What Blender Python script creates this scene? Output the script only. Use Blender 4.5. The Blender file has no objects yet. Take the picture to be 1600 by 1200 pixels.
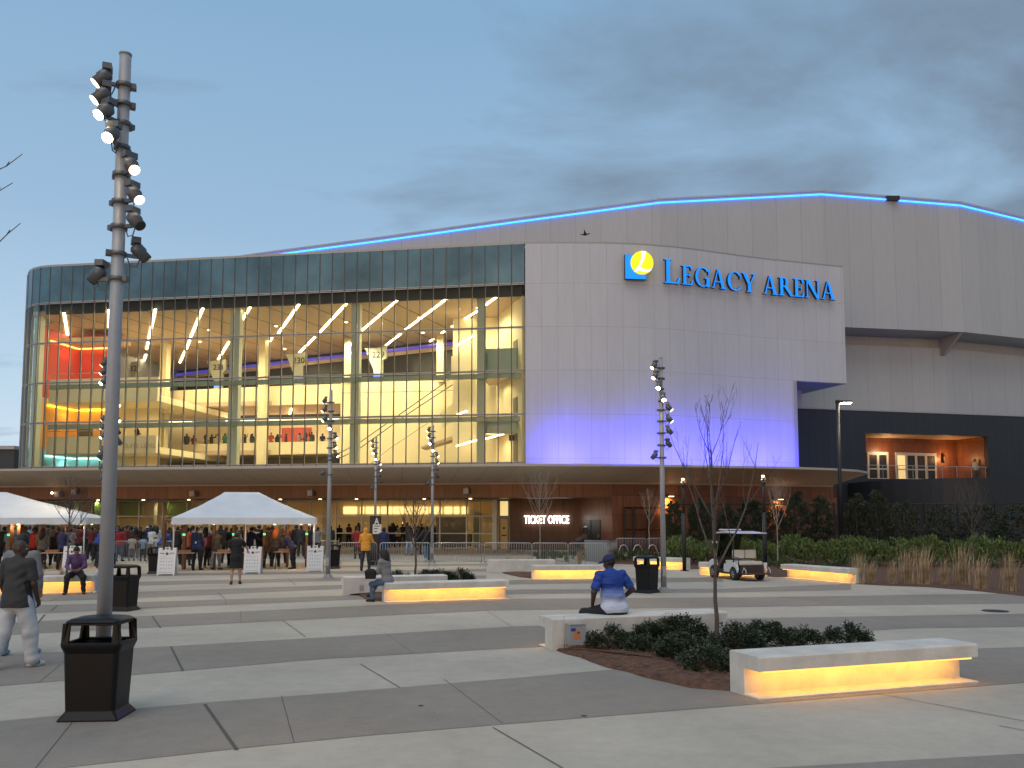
import bpy, bmesh, math, random
import numpy as np
from mathutils import Vector, Matrix, noise as mnoise
random.seed(7); np.random.seed(7)
S = bpy.context.scene
COL = S.collection
R = math.radians
# ------------------------------------------------------------------ camera, sky, sun, exposure
TH = R(4.5); FPX = 1300.0; PX, PY = 800.0, 711.0; EYE = 2.1
cd = bpy.data.cameras.new('camera'); cam = bpy.data.objects.new('camera', cd); COL.objects.link(cam)
cam.location = (0, 0, EYE); cam.rotation_euler = (R(90) + TH, 0, 0)
cd.sensor_width = 36; cd.lens = 36 * FPX / 1600; cd.shift_y = (PY - 600) / 1600
cd.clip_start = 0.1; cd.clip_end = 2000
S.camera = cam
S.view_settings.view_transform = 'Standard'; S.view_settings.look = 'None'
S.view_settings.exposure = 0.97; S.view_settings.gamma = 1
S.view_settings.use_curve_mapping = False
S.cycles.use_denoising = True
S.cycles.transparent_max_bounces = 16; S.cycles.max_bounces = 8; S.cycles.diffuse_bounces = 4
S.cycles.sample_clamp_indirect = 6; S.cycles.caustics_reflective = False; S.cycles.caustics_refractive = False
SUN_EL, SUN_AZ = R(3.0), R(200)          # a sun already on the horizon, behind the camera
W = bpy.data.worlds.new('World'); S.world = W; W.use_nodes = True
def world():
    nt = W.node_tree; N = nt.nodes; L = nt.links
    for n in list(N): N.remove(n)
    out = N.new('ShaderNodeOutputWorld'); bg = N.new('ShaderNodeBackground')
    sky = N.new('ShaderNodeTexSky'); sky.sky_type = 'NISHITA'; sky.sun_disc = False
    sky.sun_elevation = SUN_EL; sky.sun_rotation = SUN_AZ; sky.air_density = 1.0; sky.dust_density = 1.2; sky.ozone_density = 2.2
    sky.altitude = 100
    tc = N.new('ShaderNodeTexCoord'); sp = N.new('ShaderNodeSeparateXYZ'); L.new(tc.outputs['Generated'], sp.inputs[0])
    def M(op, a, b=None, clamp=False):
        m = N.new('ShaderNodeMath'); m.operation = op; m.use_clamp = clamp
        for i, x in enumerate((a, b)):
            if x is None: continue
            if isinstance(x, (int, float)): m.inputs[i].default_value = x
            else: L.new(x, m.inputs[i])
        return m.outputs[0]
    x, y, z = sp.outputs
    zz = M('ADD', M('MAXIMUM', z, 0.0), 0.12)
    cx = M('DIVIDE', x, zz); cy = M('DIVIDE', y, zz)
    cb = N.new('ShaderNodeCombineXYZ'); L.new(cx, cb.inputs[0]); L.new(M('MULTIPLY', cy, 1.0), cb.inputs[1])
    mp = N.new('ShaderNodeMapping'); mp.inputs['Rotation'].default_value = (0, 0, R(-25)); mp.inputs['Scale'].default_value = (0.9, 1.5, 1)
    L.new(cb.outputs[0], mp.inputs[0])
    nz = N.new('ShaderNodeTexNoise'); nz.inputs['Scale'].default_value = 1.25; nz.inputs['Detail'].default_value = 9; nz.inputs['Roughness'].default_value = .56
    nz.inputs['Distortion'].default_value = .35
    L.new(mp.outputs[0], nz.inputs['Vector'])
    # clouds sit to the right of the arena roof
    side = M('MULTIPLY', M('ADD', M('SUBTRACT', x, 0.05), M('MULTIPLY', z, 0.25)), 1.9, True)
    fac = M('MULTIPLY', M('SUBTRACT', M('ADD', nz.outputs[0], M('MULTIPLY', side, 0.24)), 0.56), 4.5, True)
    thin = M('MULTIPLY', fac, 0.85)
    mix = N.new('ShaderNodeMix'); mix.data_type = 'RGBA'; mix.blend_type = 'MIX'
    hs = N.new('ShaderNodeMix'); hs.data_type = 'RGBA'; hs.blend_type = 'MIX'
    gr = N.new('ShaderNodeValToRGB'); e = gr.color_ramp.elements
    e[0].position = 0.0; e[0].color = (2.5, 2.85, 3.15, 1); e[1].position = 0.55; e[1].color = (.82, 1.42, 2.12, 1)
    m_ = e.new(0.16); m_.color = (1.7, 2.28, 2.82, 1); m_ = e.new(0.32); m_.color = (1.14, 1.74, 2.42, 1)
    L.new(z, gr.inputs[0]); L.new(M('ADD', M('MULTIPLY', y, 0.45), 0.80, True), hs.inputs[0])
    L.new(sky.outputs[0], hs.inputs[6]); L.new(gr.outputs[0], hs.inputs[7])
    L.new(hs.outputs[2], mix.inputs[6]); mix.inputs[7].default_value = (.62, .82, 1.08, 1)
    L.new(thin, mix.inputs[0])
    L.new(mix.outputs[2], bg.inputs[0]); bg.inputs[1].default_value = 0.15
    L.new(bg.outputs[0], out.inputs[0])
world()
sd = bpy.data.lights.new('sun', 'SUN'); so = bpy.data.objects.new('sun', sd); COL.objects.link(so)
sd.energy = 0.62; sd.angle = R(50); sd.color = (1, .90, .80)
so.rotation_euler = (R(90) - R(62), 0, R(180) - SUN_AZ)
# ------------------------------------------------------------------ picture -> place
def ray(u, v):
    a = (u - PX) / FPX; b = (PY - v) / FPX
    return Vector((a, math.cos(TH) - math.sin(TH) * b, math.sin(TH) + math.cos(TH) * b))
def G(u, v, z=0.0):
    r = ray(u, v); t = (z - EYE) / r.z
    return Vector((r.x * t, r.y * t, z))
def P(u, v, Y):
    r = ray(u, v); t = Y / r.y
    return Vector((r.x * t, Y, EYE + r.z * t))
# ------------------------------------------------------------------ materials
MATS = {}
def nodes(name):
    m = bpy.data.materials.new(name); m.use_nodes = True
    nt = m.node_tree; b = nt.nodes['Principled BSDF']
    return m, nt, b
def mat(name, col, rough=.6, metal=0, var=0, vscale=3, bump=0, bscale=30, emit=None, estr=0, spec=None, coord='Object', stretch=(1,1,1)):
    if name in MATS: return MATS[name]
    m, nt, b = nodes(name); N = nt.nodes; L = nt.links
    b.inputs['Base Color'].default_value = (*col, 1); b.inputs['Roughness'].default_value = rough; b.inputs['Metallic'].default_value = metal
    if spec is not None: b.inputs['Specular IOR Level'].default_value = spec
    if emit is not None:
        b.inputs['Emission Color'].default_value = (*emit, 1); b.inputs['Emission Strength'].default_value = estr
    if var or bump:
        tc = N.new('ShaderNodeTexCoord'); mp = N.new('ShaderNodeMapping'); mp.inputs['Scale'].default_value = stretch
        L.new(tc.outputs[coord], mp.inputs[0])
    if var:
        n1 = N.new('ShaderNodeTexNoise'); n1.inputs['Scale'].default_value = vscale; n1.inputs['Detail'].default_value = 6; n1.inputs['Roughness'].default_value = .65
        L.new(mp.outputs[0], n1.inputs['Vector'])
        mr = N.new('ShaderNodeMapRange'); mr.inputs[1].default_value = .3; mr.inputs[2].default_value = .7
        mr.inputs[3].default_value = 1 - var; mr.inputs[4].default_value = 1 + var
        L.new(n1.outputs[0], mr.inputs[0])
        vm = N.new('ShaderNodeVectorMath'); vm.operation = 'SCALE'; vm.inputs[0].default_value = col
        L.new(mr.outputs[0], vm.inputs['Scale']); L.new(vm.outputs[0], b.inputs['Base Color'])
    if bump:
        n2 = N.new('ShaderNodeTexNoise'); n2.inputs['Scale'].default_value = bscale; n2.inputs['Detail'].default_value = 4
        L.new(mp.outputs[0], n2.inputs['Vector'])
        bp = N.new('ShaderNodeBump'); bp.inputs['Strength'].default_value = bump; bp.inputs['Distance'].default_value = .02
        L.new(n2.outputs[0], bp.inputs['Height']); L.new(bp.outputs[0], b.inputs['Normal'])
    MATS[name] = m; return m
def lamp_mat(name, col, s):
    if name in MATS: return MATS[name]
    m, nt, b = nodes(name); b.inputs['Base Color'].default_value = (*col, 1)
    b.inputs['Emission Color'].default_value = (*col, 1); b.inputs['Emission Strength'].default_value = s
    MATS[name] = m; return m
def panel_mat(name, col, w, h, var=.12, mortar=.012, dark=.35, rough=.5, metal=0, offset=0.0, streak=.06, vscale=1.0, bump=0):
    """cladding: joints from a brick texture laid on the wall's own UV in metres"""
    m, nt, b = nodes(name); N = nt.nodes; L = nt.links
    uv = N.new('ShaderNodeTexCoord'); br = N.new('ShaderNodeTexBrick'); L.new(uv.outputs['UV'], br.inputs['Vector'])
    br.offset = offset; br.offset_frequency = 2; br.squash = 1
    br.inputs['Scale'].default_value = 1; br.inputs['Brick Width'].default_value = w; br.inputs['Row Height'].default_value = h
    br.inputs['Mortar Size'].default_value = mortar; br.inputs['Mortar Smooth'].default_value = 0.1; br.inputs['Bias'].default_value = 0
    c1 = [c * (1 - var) for c in col]; c2 = [c * (1 + var) for c in col]; c3 = [c * dark for c in col]
    br.inputs['Color1'].default_value = (*c1, 1); br.inputs['Color2'].default_value = (*c2, 1); br.inputs['Mortar'].default_value = (*c3, 1)
    mp = N.new('ShaderNodeMapping'); mp.inputs['Scale'].default_value = (3 * vscale, .35 * vscale, 1); L.new(uv.outputs['UV'], mp.inputs[0])
    nz = N.new('ShaderNodeTexNoise'); nz.inputs['Scale'].default_value = 1; nz.inputs['Detail'].default_value = 6; nz.inputs['Roughness'].default_value = .7; L.new(mp.outputs[0], nz.inputs['Vector'])
    mr = N.new('ShaderNodeMapRange'); mr.inputs[1].default_value = .3; mr.inputs[2].default_value = .7; mr.inputs[3].default_value = 1 - streak; mr.inputs[4].default_value = 1 + streak
    L.new(nz.outputs[0], mr.inputs[0])
    vm = N.new('ShaderNodeVectorMath'); vm.operation = 'SCALE'; L.new(br.outputs['Color'], vm.inputs[0]); L.new(mr.outputs[0], vm.inputs['Scale'])
    L.new(vm.outputs[0], b.inputs['Base Color']); b.inputs['Roughness'].default_value = rough; b.inputs['Metallic'].default_value = metal
    MATS[name] = m; return m
def glass_mat(name, tint, refl=1.0):
    m = bpy.data.materials.new(name); m.use_nodes = True; nt = m.node_tree; N = nt.nodes; L = nt.links
    for n in list(N): N.remove(n)
    out = N.new('ShaderNodeOutputMaterial'); mx = N.new('ShaderNodeMixShader'); tr = N.new('ShaderNodeBsdfTransparent'); gl = N.new('ShaderNodeBsdfGlossy')
    fr = N.new('ShaderNodeFresnel'); fr.inputs[0].default_value = 1.5; gl.inputs['Roughness'].default_value = 0.01
    tr.inputs[0].default_value = (*tint, 1); gl.inputs[0].default_value = (refl, refl, refl, 1)
    ge = N.new('ShaderNodeNewGeometry')
    # ior 1/1.5 seen from behind would reflect everything: use the absolute angle on both sides
    m2 = N.new('ShaderNodeMath'); m2.operation = 'MULTIPLY'; m2.inputs[1].default_value = 1.6; m2.use_clamp = True
    fr2 = N.new('ShaderNodeLayerWeight'); fr2.inputs[0].default_value = .12
    L.new(fr2.outputs['Fresnel'], m2.inputs[0]); L.new(m2.outputs[0], mx.inputs[0]); L.new(tr.outputs[0], mx.inputs[1]); L.new(gl.outputs[0], mx.inputs[2]); L.new(mx.outputs[0], out.inputs[0])
    MATS[name] = m; return m
conc_l = (.45, .402, .332); conc_d = (.265, .230, .196)
def pave(name, col, var):
    m, nt, b = nodes(name); N = nt.nodes; L = nt.links
    tc = N.new('ShaderNodeTexCoord')
    n1 = N.new('ShaderNodeTexNoise'); n1.inputs['Scale'].default_value = .35; n1.inputs['Detail'].default_value = 8; n1.inputs['Roughness'].default_value = .6
    n2 = N.new('ShaderNodeTexNoise'); n2.inputs['Scale'].default_value = 90; n2.inputs['Detail'].default_value = 3
    n3 = N.new('ShaderNodeTexNoise'); n3.inputs['Scale'].default_value = 4; n3.inputs['Detail'].default_value = 10; n3.inputs['Roughness'].default_value = .75
    for n in (n1, n2, n3): L.new(tc.outputs['Object'], n.inputs['Vector'])
    def mr(n, lo, hi, a=.3, z=.7):
        q = N.new('ShaderNodeMapRange'); q.inputs[1].default_value = a; q.inputs[2].default_value = z; q.inputs[3].default_value = lo; q.inputs[4].default_value = hi
        L.new(n.outputs[0], q.inputs[0]); return q.outputs[0]
    def mul(a, c):
        q = N.new('ShaderNodeMath'); q.operation = 'MULTIPLY'; L.new(a, q.inputs[0]); L.new(c, q.inputs[1]); return q.outputs[0]
    f = mul(mul(mr(n1, 1 - var, 1 + var), mr(n2, .9, 1.1)), mr(n3, .88, 1.08))
    vm = N.new('ShaderNodeVectorMath'); vm.operation = 'SCALE'; vm.inputs[0].default_value = col; L.new(f, vm.inputs['Scale'])
    # small dark gum spots and stains
    vo = N.new('ShaderNodeTexVoronoi'); vo.inputs['Scale'].default_value = 1.6; L.new(tc.outputs['Object'], vo.inputs['Vector'])
    sp = N.new('ShaderNodeMapRange'); sp.inputs[1].default_value = .015; sp.inputs[2].default_value = .03; sp.inputs[3].default_value = .6; sp.inputs[4].default_value = 1
    L.new(vo.outputs['Distance'], sp.inputs[0])
    v2 = N.new('ShaderNodeVectorMath'); v2.operation = 'SCALE'; L.new(vm.outputs[0], v2.inputs[0]); L.new(sp.outputs[0], v2.inputs['Scale'])
    L.new(v2.outputs[0], b.inputs['Base Color']); b.inputs['Roughness'].default_value = .8; b.inputs['Specular IOR Level'].default_value = .35
    bp = N.new('ShaderNodeBump'); bp.inputs['Strength'].default_value = .25; bp.inputs['Distance'].default_value = .004; L.new(n2.outputs[0], bp.inputs['Height']); L.new(bp.outputs[0], b.inputs['Normal'])
    MATS[name] = m; return m
pave('light_concrete', conc_l, .14); pave('dark_concrete', conc_d, .14)
mat('white_concrete', (.60, .57, .52), .75, var=.16, vscale=2.5, bump=.25, bscale=40)
mat('mulch', (.12, .058, .035), .95, var=.6, vscale=9, bump=1.0, bscale=60)
mat('straw', (.26, .12, .06), .9, var=.4, vscale=3)
mat('metal_grey', (.34, .35, .38), .45, .1, var=.06, vscale=6)
mat('fixture_grey', (.13, .135, .145), .45, .5)
mat('black_metal', (.012, .013, .015), .5, .0)
mat('bin_black', (.004, .004, .005), .45, 0, var=.2, vscale=5, bump=.05, bscale=60, spec=.3)
mat('alu', (.42, .43, .44), .4, .7)
mat('mullion_light', (.33, .34, .34), .45, .3)
mat('mullion_dark', (.035, .035, .038), .4, .3)
mat('frame_white', (.62, .62, .60), .5)
panel_mat('white_panel', (.48, .505, .565), 1.12, 3.01, var=.025, mortar=.012, dark=.66, rough=.45, streak=.05)
panel_mat('arena_panel', (.39, .41, .44), 2.15, 40, var=.03, mortar=.02, dark=.7, rough=.5, streak=.05)
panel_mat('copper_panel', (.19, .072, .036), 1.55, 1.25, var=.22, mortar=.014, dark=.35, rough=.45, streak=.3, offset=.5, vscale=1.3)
panel_mat('shaded_copper', (.10, .042, .026), 1.55, 1.25, var=.2, mortar=.014, dark=.4, rough=.5, streak=.3, offset=.5)  # copper cladding again, the recess's shade put into a darker colour
panel_mat('navy_panel', (.020, .028, .038), .6, 6, var=.06, mortar=.02, dark=.7, rough=.6, streak=.15)
panel_mat('soffit_panel', (.66, .57, .47), 1.75, 30, var=.02, mortar=.015, dark=.5, rough=.6, streak=.04)
mat('spandrel', (.10, .17, .20), .06, .55, var=.35, vscale=.35)
glass_mat('glass', (.91, .93, .88)); glass_mat('door_glass', (.92, .92, .88))
mat('cream_wall', (.78, .70, .50), .7, var=.03, vscale=.6)
mat('ceiling_brown', (.55, .42, .33), .7, var=.05, vscale=.4)
mat('dark_int', (.03, .035, .045), .6)
mat('teal_glass', (.30, .42, .40), .2)
mat('int_column', (.50, .54, .48), .55)
mat('red_wall', (.50, .09, .085), .6); mat('orange_wall', (.74, .44, .18), .6); mat('blue_wall', (.35, .62, .60), .6)
mat('door_grey', (.08, .09, .085), .5); mat('floor_int', (.35, .30, .24), .4)
mat('joint', (.09, .085, .08), .9)
mat('tent_white', (.64, .68, .73), .6, var=.07, vscale=1.2, bump=.5, bscale=2.2)
mat('tent_pole', (.62, .62, .62), .4, .2)
mat('sign_white', (.72, .73, .74), .4)
mat('bark', (.11, .085, .07), .9, var=.35, vscale=25, bump=.6, bscale=60)
mat('bark_pale', (.28, .25, .21), .9, var=.3, vscale=25)
mat('twig_dark', (.07, .045, .04), .9)
mat('warm_frame', (.14, .07, .035), .5)
lamp_mat('lamp_warm', (1, .72, .38), 5); lamp_mat('lamp_hot', (1, .80, .5), 26); lamp_mat('led_strip', (1, .78, .45), 9)
lamp_mat('led_blue', (.02, .20, 1), 3.0); lamp_mat('led_warm_soft', (1, .5, .1), .9)
lamp_mat('sign_blue', (.004, .21, .78), .55); lamp_mat('sign_yellow', (.95, .72, .01), .5); lamp_mat('sign_white_lit', (1, .97, .9), 2.5); lamp_mat('swoosh_white', (1, .97, .86), .6)
lamp_mat('green_led', (.05, 1, .3), 1); lamp_mat('orange_cove', (1, .34, .06), 3); lamp_mat('yellow_cove', (1, .55, .03), 4); lamp_mat('cyan_cove', (.4, .9, 1), 2)
lamp_mat('violet_cove', (.12, .10, .8), .25); lamp_mat('blue_lamp', (.05, .12, 1), 3)
# ------------------------------------------------------------------ mesh helpers
def tag(o, label=None, cat=None, group=None, kind=None):
    if label: o['label'] = label
    if cat: o['category'] = cat
    if group: o['group'] = group
    if kind: o['kind'] = kind
    return o
def empty(name, loc=(0, 0, 0), rz=0, label=None, cat=None, group=None):
    o = bpy.data.objects.new(name, None); COL.objects.link(o); o.location = loc; o.rotation_euler = (0, 0, rz); o.empty_display_size = .2
    return tag(o, label, cat, group)
def copy_tree(o, parent=None):
    c = o.copy(); COL.objects.link(c); c.parent = parent
    for ch in o.children: copy_tree(ch, c)
    return c
def frame(d, up=Vector((0, 0, 1))):
    d = d.normalized()
    if abs(d.dot(up)) > .98: up = Vector((1, 0, 0))
    a = d.cross(up).normalized(); b = a.cross(d).normalized()
    return a, b
class MB:
    def __init__(s): s.v = []; s.f = []; s.m = []; s.uv = {}; s.sm = []
    def add(s, vs, fs, mi=0, smooth=False, uvs=None):
        o = len(s.v); s.v += [tuple(p) for p in vs]
        for i, f in enumerate(fs):
            if uvs: s.uv[len(s.f)] = [uvs[k] for k in f]
            s.f.append([o + k for k in f]); s.m.append(mi); s.sm.append(smooth)
    def box(s, x0, x1, y0, y1, z0, z1, mi=0, M=None):
        vs = [Vector((x, y, z)) for z in (z0, z1) for x, y in ((x0, y0), (x1, y0), (x1, y1), (x0, y1))]
        if M is not None: vs = [M @ v for v in vs]
        s.add(vs, [(3, 2, 1, 0), (4, 5, 6, 7), (0, 1, 5, 4), (1, 2, 6, 5), (2, 3, 7, 6), (3, 0, 4, 7)], mi)
    def tube(s, pts, rs, n=8, mi=0, cap=True, smooth=True):
        pts = [Vector(p) for p in pts]
        if not isinstance(rs, (list, tuple)): rs = [rs] * len(pts)
        vs = []; up = Vector((0, 0, 1)); a0 = None
        for i, p in enumerate(pts):
            d = (pts[min(i + 1, len(pts) - 1)] - pts[max(i - 1, 0)])
            if a0 is None: a, b = frame(d)
            else:
                d = d.normalized(); a = (a0 - d * a0.dot(d)); a = a.normalized() if a.length > 1e-6 else frame(d)[0]; b = a.cross(d)
            a0 = a
            for k in range(n):
                t = 2 * math.pi * k / n; vs.append(p + (a * math.cos(t) + b * math.sin(t)) * rs[i])
        fs = []
        for i in range(len(pts) - 1):
            for k in range(n):
                k2 = (k + 1) % n; fs.append((i * n + k, i * n + k2, (i + 1) * n + k2, (i + 1) * n + k))
        s.add(vs, fs, mi, smooth)
        if cap:
            o = len(s.v) - len(vs)
            s.f.append([o + k for k in range(n)][::-1]); s.m.append(mi); s.sm.append(False)
            e = o + (len(pts) - 1) * n; s.f.append([e + k for k in range(n)]); s.m.append(mi); s.sm.append(False)
    def prism(s, poly, z0, z1, mi=0, M=None):
        n = len(poly); vs = [Vector((p[0], p[1], z0)) for p in poly] + [Vector((p[0], p[1], z1)) for p in poly]
        if M is not None: vs = [M @ v for v in vs]
        s.add(vs, [tuple(range(n))[::-1], tuple(range(n, 2 * n))] + [(i, (i + 1) % n, n + (i + 1) % n, n + i) for i in range(n)], mi)
    def loft(s, rings, mi=0, smooth=False, cap0=True, cap1=True):
        n = len(rings[0]); vs = [p for r in rings for p in r]; fs = []
        for i in range(len(rings) - 1):
            for k in range(n):
                k2 = (k + 1) % n; fs.append((i * n + k, i * n + k2, (i + 1) * n + k2, (i + 1) * n + k))
        if cap0: fs.append(tuple(range(n))[::-1])
        if cap1: fs.append(tuple((len(rings) - 1) * n + k for k in range(n)))
        s.add(vs, fs, mi, smooth)
    def wall(s, pts, z0, z1, th=.3, mi=0, u0=0, side=1, zo=0.0):
        """vertical slab along a plan polyline, thickness to the back (left of travel when side=1); UV in metres"""
        pts = [Vector((p[0], p[1])) for p in pts]; n = len(pts); off = []
        for i in range(n):
            d = (pts[min(i + 1, n - 1)] - pts[max(i - 1, 0)]).normalized(); off.append(pts[i] + Vector((-d.y, d.x)) * th * side)
        u = u0
        for i in range(n - 1):
            l = (pts[i + 1] - pts[i]).length
            za, zb = (z0, z0) if not callable(z0) else (z0(i), z0(i + 1)); zc, zd = (z1, z1) if not callable(z1) else (z1(i), z1(i + 1))
            a, b, c, d = pts[i], pts[i + 1], off[i + 1], off[i]
            vs = [(a.x, a.y, za), (b.x, b.y, zb), (b.x, b.y, zd), (a.x, a.y, zc), (d.x, d.y, za), (c.x, c.y, zb), (c.x, c.y, zd), (d.x, d.y, zc)]
            uv = [(u, za - zo), (u + l, zb - zo), (u + l, zd - zo), (u, zc - zo), (u, za - zo), (u + l, zb - zo), (u + l, zd - zo), (u, zc - zo)]
            fs = [(0, 1, 2, 3), (5, 4, 7, 6), (3, 2, 6, 7), (4, 5, 1, 0)]
            if i == 0: fs.append((4, 0, 3, 7))
            if i == n - 2: fs.append((1, 5, 6, 2))
            s.add(vs, fs, mi, False, uv); u += l
        return u
    def build(s, name, mats, parent=None, loc=None):
        me = bpy.data.meshes.new(name); me.from_pydata(s.v, [], s.f)
        if not isinstance(mats, (list, tuple)): mats = [mats]
        for m in mats: me.materials.append(MATS[m] if isinstance(m, str) else m)
        me.polygons.foreach_set('material_index', s.m); me.polygons.foreach_set('use_smooth', s.sm)
        if s.uv:
            ul = me.uv_layers.new(name='UVMap')
            for i, p in enumerate(me.polygons):
                if i in s.uv:
                    for li, c in zip(p.loop_indices, s.uv[i]): ul.data[li].uv = c
        me.update()
        o = bpy.data.objects.new(name, me); COL.objects.link(o)
        if parent: o.parent = parent
        if loc: o.location = loc
        return o
def bevel(o, w=.01, seg=2, ang=35):
    bm = bmesh.new(); bm.from_mesh(o.data)
    bmesh.ops.remove_doubles(bm, verts=bm.verts, dist=1e-5)
    es = [e for e in bm.edges if len(e.link_faces) == 2 and e.calc_face_angle(0) > R(ang)]
    bmesh.ops.bevel(bm, geom=es, offset=w, segments=seg, affect='EDGES', profile=.6, clamp_overlap=True)
    bm.to_mesh(o.data); bm.free(); return o
def lamp(name, kind, loc, energy, color, parent=None, **kw):
    d = bpy.data.lights.new(name, kind); d.energy = energy; d.color = color
    rot = kw.pop('rot', None)
    for k, v in kw.items(): setattr(d, k, v)
    o = bpy.data.objects.new(name, d); COL.objects.link(o); o.location = loc
    if rot is not None: o.rotation_euler = rot
    if parent: o.parent = parent
    return o
def text_mesh(name, txt, size, m, parent=None, ext=.01, sx=1.0, bold=0.0, align='CENTER'):
    c = bpy.data.curves.new(name, 'FONT'); c.body = txt; c.size = size; c.extrude = ext; c.offset = bold; c.align_x = align; c.align_y = 'CENTER'
    t = bpy.data.objects.new('tmp_text', c); COL.objects.link(t); bpy.context.view_layer.update()
    me = bpy.data.meshes.new_from_object(t.evaluated_get(bpy.context.evaluated_depsgraph_get())); bpy.data.objects.remove(t); bpy.data.curves.remove(c)
    me.name = name; me.transform(Matrix.Diagonal((sx, 1, 1, 1))); me.materials.clear(); me.materials.append(MATS[m])
    o = bpy.data.objects.new(name, me); COL.objects.link(o)
    if parent: o.parent = parent
    return o
# ================================================================== ground and paving
b = MB(); b.add([(-400, -60, 0), (400, -60, 0), (400, 600, 0), (-400, 600, 0)], [(0, 1, 2, 3)])
tag(b.build('plaza_ground', 'light_concrete'), kind='structure')
def interp(pts, u):
    if u <= pts[0][0]: a, c = pts[0], pts[1]
    elif u >= pts[-1][0]: a, c = pts[-2], pts[-1]
    else:
        for a, c in zip(pts, pts[1:]):
            if a[0] <= u <= c[0]: break
    return a[1] + (c[1] - a[1]) * (u - a[0]) / (c[0] - a[0])
EDGES = [
 ([(1000, 1222), (1210, 1200), (1600, 1178), (1750, 1170)], None),
 ([(-100, 1140), (0, 1127), (320, 1098), (520, 1083), (800, 1060), (962, 1046), (1250, 1028), (1540, 1013), (1700, 1008)], [(-100, 1220), (100, 1200), (370, 1170), (570, 1150), (800, 1131), (1187, 1100), (1600, 1067), (1700, 1060)]),
 ([(-100, 1034), (52, 1021), (265, 1010), (560, 993), (800, 979), (1130, 967), (1600, 959), (1700, 958)], [(-100, 1085), (0, 1072), (290, 1048), (500, 1030), (800, 1013), (1235, 994), (1415, 982), (1700, 978)]),
 ([(-100, 980), (52, 971), (238, 962), (560, 947), (770, 936), (1200, 933), (1600, 927), (1700, 927)], [(-100, 1000), (52, 990), (250, 980), (560, 964), (770, 954), (1200, 948), (1600, 943), (1700, 942)]),
 ([(-100, 948), (100, 945), (220, 941), (560, 930), (820, 921), (1130, 920), (1330, 912)], [(-100, 965), (100, 957), (220, 951), (560, 937), (820, 928), (1130, 926), (1330, 922)]),
 ([(-100, 934), (210, 925), (560, 913), (820, 906), (1130, 902)], [(-100, 946), (210, 935), (560, 919), (820, 913), (1130, 909)]),
 ([(-100, 914), (210, 909), (560, 902), (760, 899)], [(-100, 920), (210, 915), (560, 907), (760, 904)]),
 ([(-100, 899), (210, 896.5), (560, 892), (760, 889)], [(-100, 903), (210, 900.5), (560, 896), (760, 893)]),
 ([(500, 884), (900, 879)], [(500, 887), (900, 882)]),
]
k = 0
for far, near in EDGES:
    b = MB()
    us = sorted(set([p[0] for p in far] + ([p[0] for p in near] if near else [])))
    if us[-1] >= 1690: us.append(2150)
    if us[0] <= -90: us.insert(0, -520)
    dense = []
    for a, c in zip(us, us[1:]):
        n = max(1, int((c - a) / 60)); dense += [a + (c - a) * i / n for i in range(n)]
    dense.append(us[-1])
    vs = []
    for u in dense:
        p = G(u, interp(far, u)); q = G(u, interp(near, u)) if near else Vector((p.x, 2.0, 0))
        vs += [(p.x, p.y, .004), (q.x, q.y, .004)]
    b.add(vs, [(2 * i, 2 * i + 1, 2 * i + 3, 2 * i + 2) for i in range(len(dense) - 1)])
    tag(b.build('paving_band' if k == 0 else 'paving_band', 'dark_concrete'), kind='structure'); k += 1
b = MB()
def joint(u0, v0, u1, v1, w=.03):
    p, q = G(u0, v0, .008), G(u1, v1, .008); d = (q - p).normalized(); a = Vector((-d.y, d.x, 0)) * w / 2
    b.add([p - a, q - a, q + a, p + a], [(0, 1, 2, 3)] if (d.x * 0 + 1) else [])
for j in [(320, 1100, 370, 1171, .035), (267, 1010, 286, 1048, .03), (238, 963, 251, 981, .03), (770, 1136, 880, 1200, .012), (563, 1037, 625, 1074, .012), (760, 954, 800, 979, .01),
          (1370, 1083, 1600, 1126, .014), (440, 968, 478, 995, .012), (700, 924, 800, 951, .01), (90, 946, 80, 954, .03), (70, 960, 52, 982, .03), (1150, 935, 1260, 950, .012), (1560, 1133, 1700, 1160, .014), (1100, 905, 1130, 918, .015), (340, 925, 352, 936, .02), (450, 905, 462, 914, .02), (690, 905, 700, 912, .02)]:
    joint(*j)
rq = random.Random(9)
for far, near in EDGES[:7]:
    if not near: continue
    u = -40 + rq.uniform(0, 200)
    while u < 1640:
        lo_u, hi_u = max(far[0][0], near[0][0]), min(far[-1][0], near[-1][0])
        if lo_u < u < hi_u:
            p, q = G(u, interp(far, u)), G(u, interp(near, u)); e = Vector((gx, gy)) if False else None
            d = (q - p); L_ = abs(d.y); p2 = Vector((q.x - L_ * .34 * -1 * -1, p.y, 0)) if False else Vector((q.x - (p.y - q.y) * .33, p.y - .02, 0))
            dd = (p2 - q).normalized(); a_ = Vector((-dd.y, dd.x, 0)) * .0045; z_ = Vector((0, 0, .0065)); b.add([q - a_ + z_, q + a_ + z_, p2 + a_ + z_, p2 - a_ + z_], [(0, 1, 2, 3)])
        u += rq.uniform(280, 620)
tag(b.build('paving_joints', 'joint'), kind='structure')
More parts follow.
